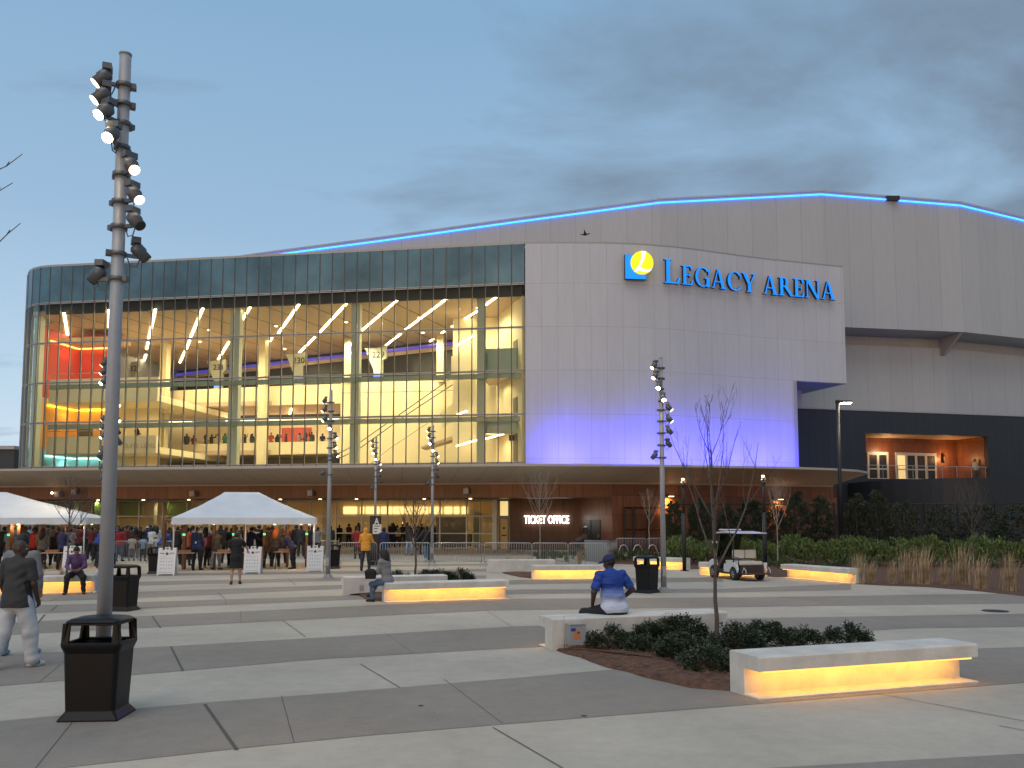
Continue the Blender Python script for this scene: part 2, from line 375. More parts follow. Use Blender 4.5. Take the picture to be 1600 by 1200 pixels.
# ================================================================== the arena
L0 = Vector((-34.63, 61.22)); EX = Vector((.98933, -.14569)); NN = Vector((.14569, .98933))
SR = 35.89; ZT, ZS, Z3, Z2, Z1, ZB = 21.1, 18.31, 15.28, 12.27, 9.29, 5.99
def IW(s, t, z=0): p = L0 + EX * s + NN * t; return Vector((p.x, p.y, z))
def F(u, v, t):
    r = ray(u, v); kk = (t + L0.dot(NN)) / (r.x * NN.x + r.y * NN.y)
    p = Vector((r.x * kk, r.y * kk)) - L0
    return p.dot(EX), EYE + r.z * kk
MI = Matrix(((EX.x, NN.x, 0, L0.x), (EX.y, NN.y, 0, L0.y), (0, 0, 1, 0), (0, 0, 0, 1)))
def ibox(mb, s0, s1, t0, t1, z0, z1, mi=0): mb.box(min(s0, s1), max(s0, s1), t0, t1, min(z0, z1), max(z0, z1), mi, MI)
arena = empty('arena_building', (0, 58, 0), 0, 'large pale panelled arena with a curved glass front, lit yellow inside, behind the plaza', 'arena')
def A_(mb, name, mats):
    o = mb.build(name, mats, arena); o.matrix_parent_inverse = Matrix.Translation((0, -58, 0)); return o
def AP(o, parent):  # parent to a part that itself sits at identity mesh coordinates
    o.parent = parent; return o
# ---- curtain wall
path = [(IW(s, 0).x, IW(s, 0).y) for s in [SR - i * SR / 39 for i in range(40)]]
cA = L0 + NN * 4.0; NARC = 7
for i in range(1, NARC + 1):
    a = i * 1.0 / 4.0 * .92; d = -NN * math.cos(a) - EX * math.sin(a); p = cA + d * 4.0; path.append((p.x, p.y))
path = path[::-1]
nb = len(path) - 1
for i in range(nb):
    p, q = Vector(path[i]), Vector(path[i + 1]); d = (q - p).normalized(); nrm = Vector((d.y, -d.x)); L_ = (q - p).length
    M = Matrix(((d.x, -nrm.x, 0, p.x), (d.y, -nrm.y, 0, p.y), (0, 0, 1, 0), (0, 0, 0, 1)))
    g = MB(); g.box(0.03, L_ - .03, -.012, .012, ZB, ZS, 0, M)
    win = A_(g, 'window', 'glass')
    m = MB()
    m.box(-.024, .024, -.055, .10, ZB - .1, ZT, 0, M); m.box(.024, .040, -.04, .05, ZB - .1, ZT, 1, M)
    for z in (ZB, Z1, Z2, Z3, ZS):
        m.box(.038, L_ - .028, -.05, .02, z - .075, z - .02, 1, M); m.box(.038, L_ - .028, -.05, .02, z + .02, z + .075, 1, M); m.box(.038, L_ - .028, -.03, .02, z - .021, z + .021, 0, M)
    m.build('frame', ['mullion_dark', 'mullion_light'], win)
    s_ = MB(); z0 = ZS + .08
    if i < 5: s_.box(.052, L_ - .028, -.03, .03, z0, ZT - .02, 0, M)
    else: s_.box(.052, L_ - .028, -.03 , .03, z0, ZT - .02, 0, M)
    sm = A_(s_, 'spandrel_panel', 'spandrel')
# side and back walls of the block behind the glass front
b = MB(); p0 = Vector(path[0]); back = p0.to_3d() + Vector((NN.x, NN.y, 0)) * 28; b.wall([back, p0], 0, ZT, .3, 0, side=1); A_(b, 'side_wall', 'white_panel')
b = MB(); b.wall(path, ZT, ZT + .16, .5, 0); A_(b, 'coping', 'mullion_light')
b = MB(); b.wall([(p.x, p.y) for p in (IW(-5, 32), IW(SR + 3, 30))], 0, ZT, .3); A_(b, 'rear_wall', 'navy_panel')
b = MB(); ibox(b, -1, SR, .6, 34, ZT - .25, ZT - .1); A_(b, 'flat_roof', 'arena_panel')
# ---- white block to the right of the glass
Wp = [(.90, 56.0), (2.6, 55.94), (4.4, 55.93), (6.61, 56.0), (8.86, 56.27), (10.5, 56.62), (12.13, 57.08), (15.1, 58.22), (18.21, 59.38), (20.9, 60.2), (24.93, 61.38)]
def cat(pts, n=5):
    out = []; P_ = [Vector(p) for p in pts]
    for i in range(len(P_) - 1):
        a, c, d, e = P_[max(i - 1, 0)], P_[i], P_[i + 1], P_[min(i + 2, len(P_) - 1)]
        for k in range(n):
            t = k / n; out.append(.5 * ((2 * c) + (-a + d) * t + (2 * a - 5 * c + 4 * d - e) * t * t + (-a + 3 * c - 3 * d + e) * t ** 3))
    out.append(P_[-1]); return out
WL = cat(Wp)
def Wy(x, pl=None):
    pl = pl or WL
    for a, c in zip(pl, pl[1:]):
        if a.x <= x <= c.x: return a.y + (c.y - a.y) * (x - a.x) / (c.x - a.x)
    return pl[-1].y
b = MB(); b.wall(WL, Z2, ZT, .4, 0, zo=.26); A_(b, 'upper_cladding', 'white_panel')
lo = [p for p in WL if p.x < 20.7] + [Vector((20.8, Wy(20.8)))]
b = MB(); b.wall(lo, ZB - .5, Z2, .4, 0, zo=.26); A_(b, 'lower_cladding', 'white_panel')
b = MB(); b.wall(WL, ZT, ZT + .12, .6, 0); A_(b, 'coping', 'mullion_light')
r0 = Vector((24.93, 61.38)); dn = Vector((-.285, .958)); q0 = Vector((20.8, Wy(20.8)))
b = MB(); b.prism([(q0 + dn * .4), (r0 + dn * .4), (r0 + dn * 8), (q0 + dn * 8)], Z2, ZT - .1); A_(b, 'overhanging_block', 'white_panel')
b = MB(); b.wall([q0, q0 + dn * 8], 4, Z2 - .01, .3, 0); A_(b, 'side_wall', 'white_panel')
b = MB(); b.wall([q0 + dn * 4.5 + Vector((-.5, 0)), q0 + dn * 3.6 + Vector((2.9, .9))], 10.8, Z2, .3); A_(b, 'recess_wall', 'arena_panel')
b = MB(); b.prism([(1.2, 56.6), (12, 57.6), (20.5, 60.6), (19, 66), (1.2, 66)], ZT - .25, ZT - .1); A_(b, 'flat_roof', 'arena_panel')
# ---- bowl: the big panelled volume with the blue light line on its roof edge
rl = [(330, 409, 72.2), (400, 398, 71.8), (600, 371.5, 70.6), (800, 343.5, 69.6), (1030, 312.5, 68.5), (1283, 299.5, 69.5), (1500, 317, 71.7), (1600, 341, 74.5), (1760, 388, 80)]
BP = [P(u, v, y) for u, v, y in rl]
b = MB(); b.wall([(p.x, p.y) for p in BP], 18.52, lambda i: BP[i].z, .5, 0, zo=-5); A_(b, 'bowl_cladding', 'arena_panel')
b = MB(); b.wall([(p.x, p.y - .06) for p in BP], lambda i: BP[i].z + .01, lambda i: BP[i].z + .14, .8, 0); A_(b, 'roof_coping', 'arena_panel')
b = MB()
vs = [(p.x, p.y + .3, p.z + .02) for p in BP] + [(p.x * 1.02, p.y + 55, p.z + 3) for p in BP]; n = len(BP)
b.add(vs, [(i, i + 1, n + i + 1, n + i) for i in range(n - 1)]); A_(b, 'roof', 'arena_panel')
def led(i0, f0, i1, f1):
    pts = []
    pts.append(BP[i0].lerp(BP[i0 + 1], f0)); pts += [BP[i] for i in range(i0 + 1, i1 + (1 if f1 > 0 else 0))]
    if f1 > 0: pts.append(BP[i1].lerp(BP[i1 + 1], f1))
    mb = MB(); mb.tube([(p.x, p.y - .10, p.z - .28) for p in pts], .058, 6); return mb
A_(led(1, .0, 5, .455), 'light_line', 'led_blue'); A_(led(5, .545, 7, .9), 'light_line', 'led_blue')
c = BP[5].lerp(BP[6], .5); b = MB(); b.box(-.55, .55, -.35, .3, -.35, .02, 0, Matrix.Translation(c)); A_(b, 'roof_access_box', 'mullion_dark')
def offp(pts, dist):
    out = []
    for i, p in enumerate(pts):
        d = (pts[min(i + 1, len(pts) - 1)] - pts[max(i - 1, 0)]); d = Vector((d.x, d.y)).normalized(); out.append(Vector((p.x - d.y * dist, p.y + d.x * dist)))
    return out
B2 = [Vector((p.x, p.y)) for p in BP]
b = MB(); b.wall(offp(B2[4:], 3.0), 17.6, 18.52, .3, 0, zo=-5); A_(b, 'recess_wall', 'arena_panel')
b = MB(); b.wall(offp(B2[4:], 2.5), 8, 17.6, .5, 0, zo=-5); A_(b, 'base_cladding', 'arena_panel')
b = MB(); o_ = offp(B2[4:], 3.4); f_ = B2[4:]
vs = [(p.x, p.y, 18.50) for p in f_] + [(p.x, p.y, 18.50) for p in o_]; n = len(f_)
b.add(vs, [(i + 1, i, n + i, n + i + 1) for i in range(n - 1)]); A_(b, 'overhang_soffit', 'arena_panel')
fold = BP[6]; M = Matrix.Translation((fold.x, fold.y, 0)) @ Matrix.Rotation(R(15), 4, 'Z')
b = MB(); b.prism([(0, 18.5), (2.6, 18.5), (2.6, 16.9), (2.2, 16.9)], -.12, .12, 0, M @ Matrix(((0, 0, 1, -.3), (1, 0, 0, .05), (0, 1, 0, 0), (0, 0, 0, 1)))); A_(b, 'bracket', 'arena_panel')
# ---- navy wing with the terrace
nd = Vector((.9706, .2405)); nn_ = Vector((-.2405, .9706)); n0 = Vector((28.1, 65.8))
def NV(a, t=0): return n0 + nd * a + nn_ * t
AR = 11.65
b = MB(); b.wall([NV(-10.5), NV(0)], 0, 10.8, .4); A_(b, 'navy_wall', 'navy_panel')
b = MB(); b.wall([NV(0), NV(AR)], 9.06, 10.8, .4); A_(b, 'navy_wall', 'navy_panel')
b = MB(); b.wall([NV(AR), NV(AR + 18)], 0, 10.8, .4); A_(b, 'navy_wall', 'navy_panel')
b = MB(); b.wall([NV(0), NV(AR)], 0, 5.42, .4); A_(b, 'navy_wall', 'navy_panel')
b = MB(); b.wall([NV(-10.5, -.03), NV(AR + 18, -.03)], 10.81, 10.93, 6.0); A_(b, 'coping', 'metal_grey')
b = MB(); b.wall([NV(-.3, 3.4), NV(AR, 3.4)], 5.43, 9.1, .3, 0); b.wall([NV(AR - .02, 3.38), NV(AR - .02, .41)], 5.43, 9.06, .3, 0); b.wall([NV(-.02, 0.41), NV(-.02, 3.38)], 5.43, 9.06, .3, 0); A_(b, 'terrace_wall', 'copper_panel')
mat('terrace_ceiling', (.60, .42, .25), .6)
b = MB(); p = [NV(0.0, .42), NV(AR, .42), NV(AR, 3.39), NV(0.0, 3.39)]; b.prism(p, 9.062, 9.12); A_(b, 'terrace_ceiling', 'terrace_ceiling')
b = MB(); b.prism(p, 5.37, 5.426); A_(b, 'terrace_floor', 'floor_int')
MN = Matrix(((nd.x, nn_.x, 0, n0.x), (nd.y, nn_.y, 0, n0.y), (0, 0, 1, 5.43), (0, 0, 0, 1)))
def tdoor(a0, w, n, lit):
    f = MB(); H_ = 2.35
    f.box(a0 - .06, a0 + w + .06, 3.30, 3.385, H_, H_ + .08, 0, MN); f.box(a0 - .06, a0, 3.30, 3.385, 0, H_, 0, MN); f.box(a0 + w, a0 + w + .06, 3.30, 3.385, 0, H_, 0, MN)
    for i in range(n):
        x0 = a0 + w * i / n + .01; x1 = a0 + w * (i + 1) / n - .01
        f.box(x0, x0 + .10, 3.31, 3.38, .01, H_ - .01, 0, MN); f.box(x1 - .10, x1, 3.31, 3.38, .01, H_ - .01, 0, MN)
        f.box(x0 + .1, x1 - .1, 3.31, 3.38, .01, .22, 0, MN); f.box(x0 + .1, x1 - .1, 3.31, 3.38, H_ - .16, H_ - .01, 0, MN); f.box(x0 + .1, x1 - .1, 3.31, 3.38, .95, 1.05, 0, MN)
    d = A_(f, 'door', 'frame_white')
    g = MB()
    for i in range(n):
        x0 = a0 + w * i / n + .1; x1 = a0 + w * (i + 1) / n - .1
        g.box(x0, x1, 3.35, 3.36, .2, H_ - .1, 1 if i in lit else 0, MN)
    g.build('pane', ['mullion_dark', 'cream_lit'], d)
lamp_mat('cream_lit', (.85, .62, .28), .45)
# u of back wall -> offset
def terr(u):
    r = ray(u, 730); # solve n0+nd*a+nn*3.3 = k*r
    A = np.array([[nd.x, -r.x], [nd.y, -r.y]]); rhs = -np.array([n0.x + nn_.x * 3.3, n0.y + nn_.y * 3.3]); return np.linalg.solve(A, rhs)[0]
tdoor(terr(1357), terr(1388) - terr(1357), 2, []); tdoor(terr(1401), terr(1463) - terr(1401), 4, [0])
b = MB()
for a in np.linspace(.2, AR - .2, 9): b.box(a - .02, a + .02, .15, .19, 0, 1.05, 0, MN)
b.box(.1, AR - .1, .14, .2, 1.05, 1.10, 0, MN); A_(b, 'handrail', 'alu')
g = MB(); g.box(.15, AR - .15, .165, .175, .08, 1.0, 0, MN); A_(g, 'guard_glass', 'door_glass')
b = MB(); a = terr(1475); b.box(a - .12, a + .12, 3.15, 3.38, 1.75, 2.3, 0, MN); A_(b, 'wall_lantern', 'black_metal')
lamp('terrace_lamp', 'POINT', (NV(a, 2.7).x, NV(a, 2.7).y, 7.4), 45, (1, .5, .2), arena, shadow_soft_size=.05).matrix_parent_inverse = Matrix.Translation((0, -58, 0))
lamp('terrace_lamp', 'POINT', (NV(4.0, 2.6).x, NV(4.0, 2.6).y, 7.9), 40, (1, .6, .3), arena, shadow_soft_size=.03).matrix_parent_inverse = Matrix.Translation((0, -58, 0))
TL = cat([(26.4, 66.0), (26.5, 61.5), (28.6, 58.3), (31, 56.8), (35, 57.2), (41.5, 60), (50, 64)], 4)
mat('black_wall', (.014, .017, .022), .6, var=.1, vscale=1)
b = MB(); b.wall(TL, 0, 5.0, .3); A_(b, 'terrace_parapet', 'black_wall')
vs = [(p.x, p.y, 4.9) for p in TL]; b = MB(); b.add(vs, [tuple(range(len(vs)))]); A_(b, 'terrace_deck', 'black_wall')
# ---- canopy, timber-coloured band and the ground storey
FA = [Vector(IW(s, -.6)[:2]) for s in np.linspace(-16, SR, 12)]
WO = [p + Vector((.05, -.6)) for p in WL if p.x > 1.2]
wall_end = Vector((23.2, 60.15)); WO = [p for p in WO if p.x < 22.9] + [wall_end]
xs960 = [p for p in WO if p.x <= P(960, 750, 55.4).x]
FB = FA + xs960
b = MB(); b.wall(FB, 3.62, 4.70, .25, 0, zo=-.1); A_(b, 'copper_band', 'copper_panel')
cx_ = xs960[-1]
RW = [cx_] + [p for p in WO if p.x > cx_.x]
b = MB(); b.wall(RW, 0, 4.70, .3, 0); b.wall([wall_end + Vector((-.29, .957)) * 5, wall_end][::-1], 0, 4.7, .3, 0, side=-1); A_(b, 'copper_wall', 'copper_panel')
s797, s905 = F(797, 840, 4.4)[0], F(905, 840, 4.4)[0]
rb0, rb1 = Vector(IW(s797, 4.4)[:2]), Vector(IW(s905, 4.4)[:2])
b = MB(); b.wall([rb0, rb1], 0, 3.64, .3, 0); A_(b, 'ticket_wall', 'shaded_copper')
b = MB(); b.wall([rb1, cx_], 0, 3.64, .3, 0); A_(b, 'ticket_return_wall', 'copper_panel')
# doors in the return wall
dr = (cx_ - rb1); Lr = dr.length; dr.normalize(); MR = Matrix(((dr.x, -dr.y, 0, rb1.x), (dr.y, dr.x, 0, rb1.y), (0, 0, 1, 0), (0, 0, 0, 1)))
for a0, a1 in ((.14 * Lr, .38 * Lr), (.42 * Lr, .66 * Lr)):
    b = MB(); b.box(a0, a1, -.05, -.004, .02, 2.15, 0, MR); d_ = A_(b, 'door', 'black_metal')
    b = MB(); b.box(a1 - .2, a1 - .15, -.10, -.05, .95, 1.15, 0, MR); b.build('handle', 'alu', d_)
b = MB(); poly = [Vector(IW(-16, -.34)[:2])] + [Vector(IW(s, -.34)[:2]) for s in (5, SR)] + [p + Vector((0, .26)) for p in xs960[1:]] + [rb1 + Vector((0, .0)), Vector(IW(-16, 4.6)[:2])]
b.prism(poly, 3.64, 3.70); A_(b, 'entrance_soffit', 'copper_panel')
frontE = [Vector(IW(s, -7.5)[:2]) for s in np.linspace(-16, SR, 12)] + [Vector(p) for p in ((3, 48.5), (6, 48.75), (9, 49.3), (11.5, 49.95), (14.8, 50.6), (17.7, 51.5), (20.4, 52.7), (22.6, 54.3), (24.2, 56.4))]
wallE = FA + [p for p in WO]
def resample(pl, n):
    cum = [0]
    for a, c in zip(pl, pl[1:]): cum.append(cum[-1] + (c - a).length)
    out = []
    for i in range(n):
        t = cum[-1] * i / (n - 1)
        for j in range(len(pl) - 1):
            if cum[j] <= t + 1e-9 and (t <= cum[j + 1] + 1e-6): break
        out.append((pl[j].lerp(pl[j + 1], (t - cum[j]) / max(1e-6, cum[j + 1] - cum[j])), t))
    return out
NCN = 60
mat('soffit_edge', (.42, .38, .33), .6)
fe, we = resample(frontE, NCN), resample(wallE, NCN)
b = MB(); vs = []; uv = []
for (p, t), (q, t2) in zip(fe, we):
    vs += [(p.x, p.y, 5.28), (q.x, q.y, 4.62)]; uv += [(t, 0), (t, 7)]
b.add(vs, [(2 * i + 1, 2 * i + 3, 2 * i + 2, 2 * i) for i in range(NCN - 1)], 0, True, uv); A_(b, 'canopy_soffit', 'soffit_panel')
b = MB(); b.wall([p for p, t in fe], 5.27, 5.41, .1, 0); A_(b, 'canopy_edge', 'soffit_edge')
mat('soffit_edge', (.42, .38, .33), .6); b = MB(); b.wall([p + Vector((0, -.03)) for p in wallE], 4.52, 4.62, .1, 0); A_(b, 'soffit_trim', 'soffit_edge')
mat('roof_metal', (.33, .33, .33), .5)
b = MB(); vs = []
fac = resample([Vector(IW(s, -.05)[:2]) for s in (-16, SR)] + [p + Vector((0, -.05)) for p in WL[1:] if p.x < 23.3], NCN)
for (p, t), (q, t2) in zip(fe, fac): vs += [(p.x, p.y, 5.40), (q.x, q.y, 5.62)]
b.add(vs, [(2 * i, 2 * i + 2, 2 * i + 3, 2 * i + 1) for i in range(NCN - 1)]); A_(b, 'canopy_roof', 'roof_metal')
b = MB(); e0, e1 = fe[-1][0], we[-1][0]; b.add([(e0.x, e0.y, 5.28), (e1.x, e1.y, 4.62), (e1.x, e1.y, 5.6), (e0.x, e0.y, 5.4)], [(0, 1, 2, 3)]); A_(b, 'canopy_end', 'mullion_light')
# storefront
s_l = F(-70, 830, 4.4)[0]; s_r = F(771, 830, 4.4)[0]; nst = 22; zz_ = (.02, 1.16, 2.43, 3.60)
for i in range(nst):
    a0 = s_l + (s_r - s_l) * i / nst; a1 = s_l + (s_r - s_l) * (i + 1) / nst
    g = MB(); ibox(g, a0 + .03, a1 - .03, 4.40, 4.42, .08, 3.56); w_ = A_(g, 'shopfront_window', 'door_glass')
    f = MB(); ibox(f, a0 - .045, a0 + .045, 4.33, 4.47, .02, 3.62)
    for z in zz_: ibox(f, a0 + .045, a1 - .045, 4.35, 4.45, max(.02, z - .035), z + .035)
    if i % 4 == 1: ibox(f, (a0 + a1) / 2 - .03, (a0 + a1) / 2 + .03, 4.36, 4.44, .03, 2.4)
    f.build('frame', 'frame_white', w_)
b = MB(); ibox(b, F(770, 830, 4.4)[0], F(777, 830, 4.4)[0], 4.1, 4.5, 0, 3.62); A_(b, 'column', 'frame_white')
sd0, sd1 = F(779, 830, 4.4)[0], F(796, 830, 4.4)[0]
b = MB(); ibox(b, sd0, sd1, 4.4, 4.5, 0, 3.62); A_(b, 'door_surround', 'fixture_grey')

mat('door_yellow', (.62, .42, .16), .5)
b = MB(); ibox(b, sd0 + .16, sd1 - .13, 4.34, 4.40, .03, 2.2); yd = A_(b, 'door', 'door_yellow')
b = MB(); ibox(b, sd0 + .22, sd1 - .2, 4.30, 4.34, .98, 1.06); b.build('handle', 'black_metal', yd)
b = MB(); b.tube([IW((sd0 + sd1) / 2, 4.33, 1.55), IW((sd0 + sd1) / 2, 4.30, 1.55)], .09, 12); b.build('door_sign', 'black_metal', yd)
lamp_mat('pane_lit', (.80, .60, .25), .5)
b = MB(); ibox(b, sd0 + .12, sd1 - .1, 4.36, 4.41, 2.45, 3.5); A_(b, 'transom_window', 'pane_lit')
# lobby behind the storefront
mat('lobby_dark', (.10, .09, .08), .6); mat('lobby_green', (.12, .30, .08), .6)
b = MB(); ibox(b, -18, s_r + 1.5, 4.6, 15, 3.75, 3.85); A_(b, 'lobby_ceiling', 'ceiling_brown')
b = MB(); ibox(b, -18, s_r + 1.5, 4.5, 15, .0, .03); A_(b, 'lobby_floor', 'floor_int')
b = MB(); ibox(b, -18, s_r + 1.5, 13, 13.2, .0, 3.75); A_(b, 'lobby_wall', 'cream_wall')
b = MB(); ibox(b, s_r + 1.3, s_r + 1.5, 4.6, 13, .0, 3.75); A_(b, 'lobby_wall', 'teal_glass')
b = MB()
for u0, u1 in ((536, 557), (562, 568), (571, 592), (595, 612), (614, 630), (633, 650), (653, 668), (671, 690), (694, 706), (709, 717), (721, 730)):
    a0, z0 = F(u0, 803, 12.8); a1, z1 = F(u1, 787, 12.8); ibox(b, a0, a1, 12.85, 12.95, z0, z1 - .25)
A_(b, 'wall_wash_glow', 'lobby_wash_glow') if 'lobby_wash_glow' in MATS else A_(b, 'wall_wash_glow', lamp_mat('lobby_wash_glow', (1, .78, .34), .75))  # glowing panels imitate the bright wall wash on the lobby's back wall
b = MB(); ibox(b, F(530, 830, 11)[0], F(735, 830, 11)[0], 11, 11.7, .03, 1.1); A_(b, 'service_counter', 'lobby_dark')
b = MB()
for u0, u1 in ((148, 160), (186, 222), (262, 298)): ibox(b, F(u0, 790, 9)[0], F(u1, 790, 9)[0], 9, 9.1, 2.3, 3.7)
A_(b, 'green_panel', 'lobby_green')
mat('screen_grey', (.13, .13, .14), .3)
b = MB(); ibox(b, F(681, 830, 6)[0], F(728, 830, 6)[0], 6, 6.1, .1, 2.35); A_(b, 'lobby_screen', 'screen_grey')
b = MB()
for u in (40, 110, 175, 235, 320, 440, 508, 745): ibox(b, F(u, 830, 8)[0] - .25, F(u, 830, 8)[0] + .25, 8, 8.5, .03, 3.75)
A_(b, 'lobby_column', 'int_column')
MIv = Matrix.Translation((0, -58, 0))
def alamp(name, loc, e, col, **kw):
    o = lamp(name, 'SPOT', loc, e, col, arena, **kw); o.matrix_parent_inverse = MIv; return o
for i in range(7):
    s = -8 + i * 6.2
    alamp('lobby_lamp', IW(s, 9, 3.7), 130, (1, .70, .36), spot_size=R(165), spot_blend=.6, shadow_soft_size=.15)
for u in (40, 153, 224, 295, 350, 438, 500, 557, 663, 735):
    s = F(u, 781, 1.6)[0]
    m = MB(); m.tube([IW(s, 1.6, 3.64), IW(s, 1.6, 3.60)], .10, 12); A_(m, 'downlight', 'lamp_warm')
    alamp('downlight_lamp', IW(s, 1.6, 3.57), 30, (1, .66, .34), spot_size=R(150), spot_blend=.8, shadow_soft_size=.08)
# sconces on the copper wall and the small speakers on the band
def onRW(u, z, off=.0):
    for a, c in zip(WO, WO[1:]):
        ua = PX + a.x / a.y * FPX; uc = PX + c.x / c.y * FPX
        if ua <= u <= uc: p = a.lerp(c, (u - ua) / (uc - ua)); return Vector((p.x, p.y - off, z))
    p = WO[-1]; return Vector((p.x, p.y - off, z))
for u, z in ((1043, 3.75), (1213, 3.62)):
    p = onRW(u, z); m = MB(); m.box(-.12, .12, -.5, 0, -.03, .06, 0, Matrix.Translation(p)); ls = A_(m, 'wall_light', 'black_metal')
    m = MB(); m.box(.02, .32, -.55, -.25, -.06, -.035, 0, Matrix.Translation(p)); m.build('lens', 'lamp_warm', ls)
    alamp('wall_light_lamp', p + Vector((0, -.35, -.1)), 200, (1, .45, .08), spot_size=R(110), spot_blend=.7, shadow_soft_size=.1, rot=(R(32), 0, 0))
p = onRW(942, 3.3) ; alamp('recess_lamp', p + Vector((-.6, -1.0, 0.15)), 40, (1, .74, .42), spot_size=R(110), spot_blend=.9, shadow_soft_size=.1, rot=(R(35), 0, 0))
for u, v in ((92, 772), (118, 768), (302, 771), (486, 770), (729, 767)):
    s, z = F(u, v, -.85); m = MB(); ibox(m, s - .17, s + .17, -1.1, -.8, z - .2, z + .15); ibox(m, s - .03, s + .03, -.8, -.6, z - .03, z + .25); A_(m, 'wall_speaker', 'metal_grey')
s, z = F(86, 770, -.9); m = MB(); m.tube([IW(s, -1.2, z), IW(s, -1.25, z - .04)], .09, 10); A_(m, 'floodlight_lens', 'lamp_warm')
# fence-like glazed screen at the copper wall (black posts)
m = MB()
for u in (974, 988, 1011, 1033):
    p = onRW(u, 0, .25); m.box(-.07, .07, -.07, .07, 0, 3.0, 0, Matrix.Translation(p))
pa, pb = onRW(974, 0, .25), onRW(1052, 0, .25)
for z in (1.5, 2.95): m.tube([(pa.x, pa.y, z), (pb.x, pb.y, z)], .035, 4, smooth=False)
A_(m, 'gate_frame', 'black_metal')
# ---- blue wall washers standing on the canopy
for u, e in ((858, 260), (890, 300), (925, 120), (965, 260), (1000, 380), (1040, 380), (1080, 380), (1120, 380), (1160, 420), (1200, 420), (1236, 180)):
    q = None
    for a, c in zip(WL, WL[1:]):
        ua = PX + a.x / a.y * FPX; uc = PX + c.x / c.y * FPX
        if ua <= u <= uc: q = a.lerp(c, (u - ua) / (uc - ua)); break
    if q is None: continue
    m = MB(); m.box(-.25, .25, -.1, .1, 0, .16, 0, Matrix.Translation((q.x + .25, q.y - 1.85, 5.56))); A_(m, 'wall_washer', 'black_metal')
    alamp('wall_washer_lamp', (q.x + .25, q.y - 1.8, 5.76), e * 2.0, (.05, .04, 1), spot_size=R(115), spot_blend=1, shadow_soft_size=.12, rot=(R(90 + 24), 0, R(0)))
# ================================================================== inside the glass
lv = lambda u, v, t: F(u, v, t)[1]; ls_ = lambda u, t: F(u, 650, t)[0]
ZC = 17.6
b = MB(); ibox(b, -1.9, SR - .3, .62, 26, ZC, ZC + .3); ibox(b, -3.7, -1.9, 3.2, 26, ZC, ZC + .3); A_(b, 'atrium_ceiling', 'ceiling_brown')
b = MB(); ibox(b, -.6, SR - .3, .45, .60, ZC - .02, 20.9); A_(b, 'ceiling_bulkhead', 'dark_int')
b = MB(); ibox(b, -1.2, SR, .3, 30, ZB - .35, ZB - .1); A_(b, 'atrium_floor', 'floor_int')
b = MB()
for i in range(15):
    p0 = G(567, 471, ZC - .012) + Vector((-26 + i * 3.1, 3.9 - i * .46, 0)); d = Vector((3.5, 8.7, 0)).normalized()
    a = Vector((-d.y, d.x, 0)) * .05
    p0 = p0 - d * 1.0
    # clip to the ceiling
    t0 = (.7 - (Vector(p0[:2]) - L0).dot(NN)) / d.to_2d().dot(NN); t1 = (25.5 - (Vector(p0[:2]) - L0).dot(NN)) / d.to_2d().dot(NN)
    q0, q1 = p0 + d * t0, p0 + d * t1
    ss = (Vector(q1[:2]) - L0).dot(EX)
    if ss < 0 or ss > SR - 2: continue
    b.add([q0 - a, q1 - a, q1 + a, q0 + a], [(3, 2, 1, 0)])
A_(b, 'ceiling_joint', 'dark_int')
def strip(u0, v0, u1, v1, z, w=.085, name='linear_light'):
    p, q = G(u0, v0, z - .03), G(u1, v1, z - .03); d = (q - p).normalized(); a = Vector((-d.y, d.x, 0)) * w
    m = MB(); h = Vector((0, 0, .028)); vs = [p - a, q - a, q + a, p + a]; m.add(vs + [v + h for v in vs], [(3, 2, 1, 0), (4, 5, 6, 7), (0, 1, 5, 4), (1, 2, 6, 5), (2, 3, 7, 6), (3, 0, 4, 7)])
    return A_(m, name, 'led_strip')
for q in [(100, 489, 107, 532), (170.5, 484, 170, 512), (243, 483, 232, 531), (231.5, 535, 229, 546), (228, 554, 223, 571), (317, 482, 298, 527), (296.5, 532, 291, 546), (289, 549, 281, 567), (391, 480, 374, 507), (372, 510, 371, 514), (358, 534, 341, 562),
          (467, 476, 435, 521), (425, 528, 414, 545), (541, 475, 499, 520), (492, 527, 468, 551), (620, 470, 565, 517), (626, 522, 603, 540), (697, 468, 634, 515), (677, 530, 672, 534), (750, 484, 706, 511), (775, 465, 758, 477.5), (694, 518, 690, 521), (769, 515, 757, 521), (543, 530, 540, 534)]:
    strip(*q, ZC)
# slender steel columns and beams right behind the glass
b = MB()
cols = [b]
for u0, u1 in ((48, 57), (356, 371), (547, 560), (745, 757)):
    m = MB(); ibox(m, ls_(u0, .8), ls_(u1, .8), .8, 1.3, ZB, ZC); A_(m, 'steel_column', 'int_column')
for z in (Z2, Z1):
    m = MB(); ibox(m, 0, SR - .4, .35, .6, z - .42, z - .08); A_(m, 'wind_beam', 'teal_glass')
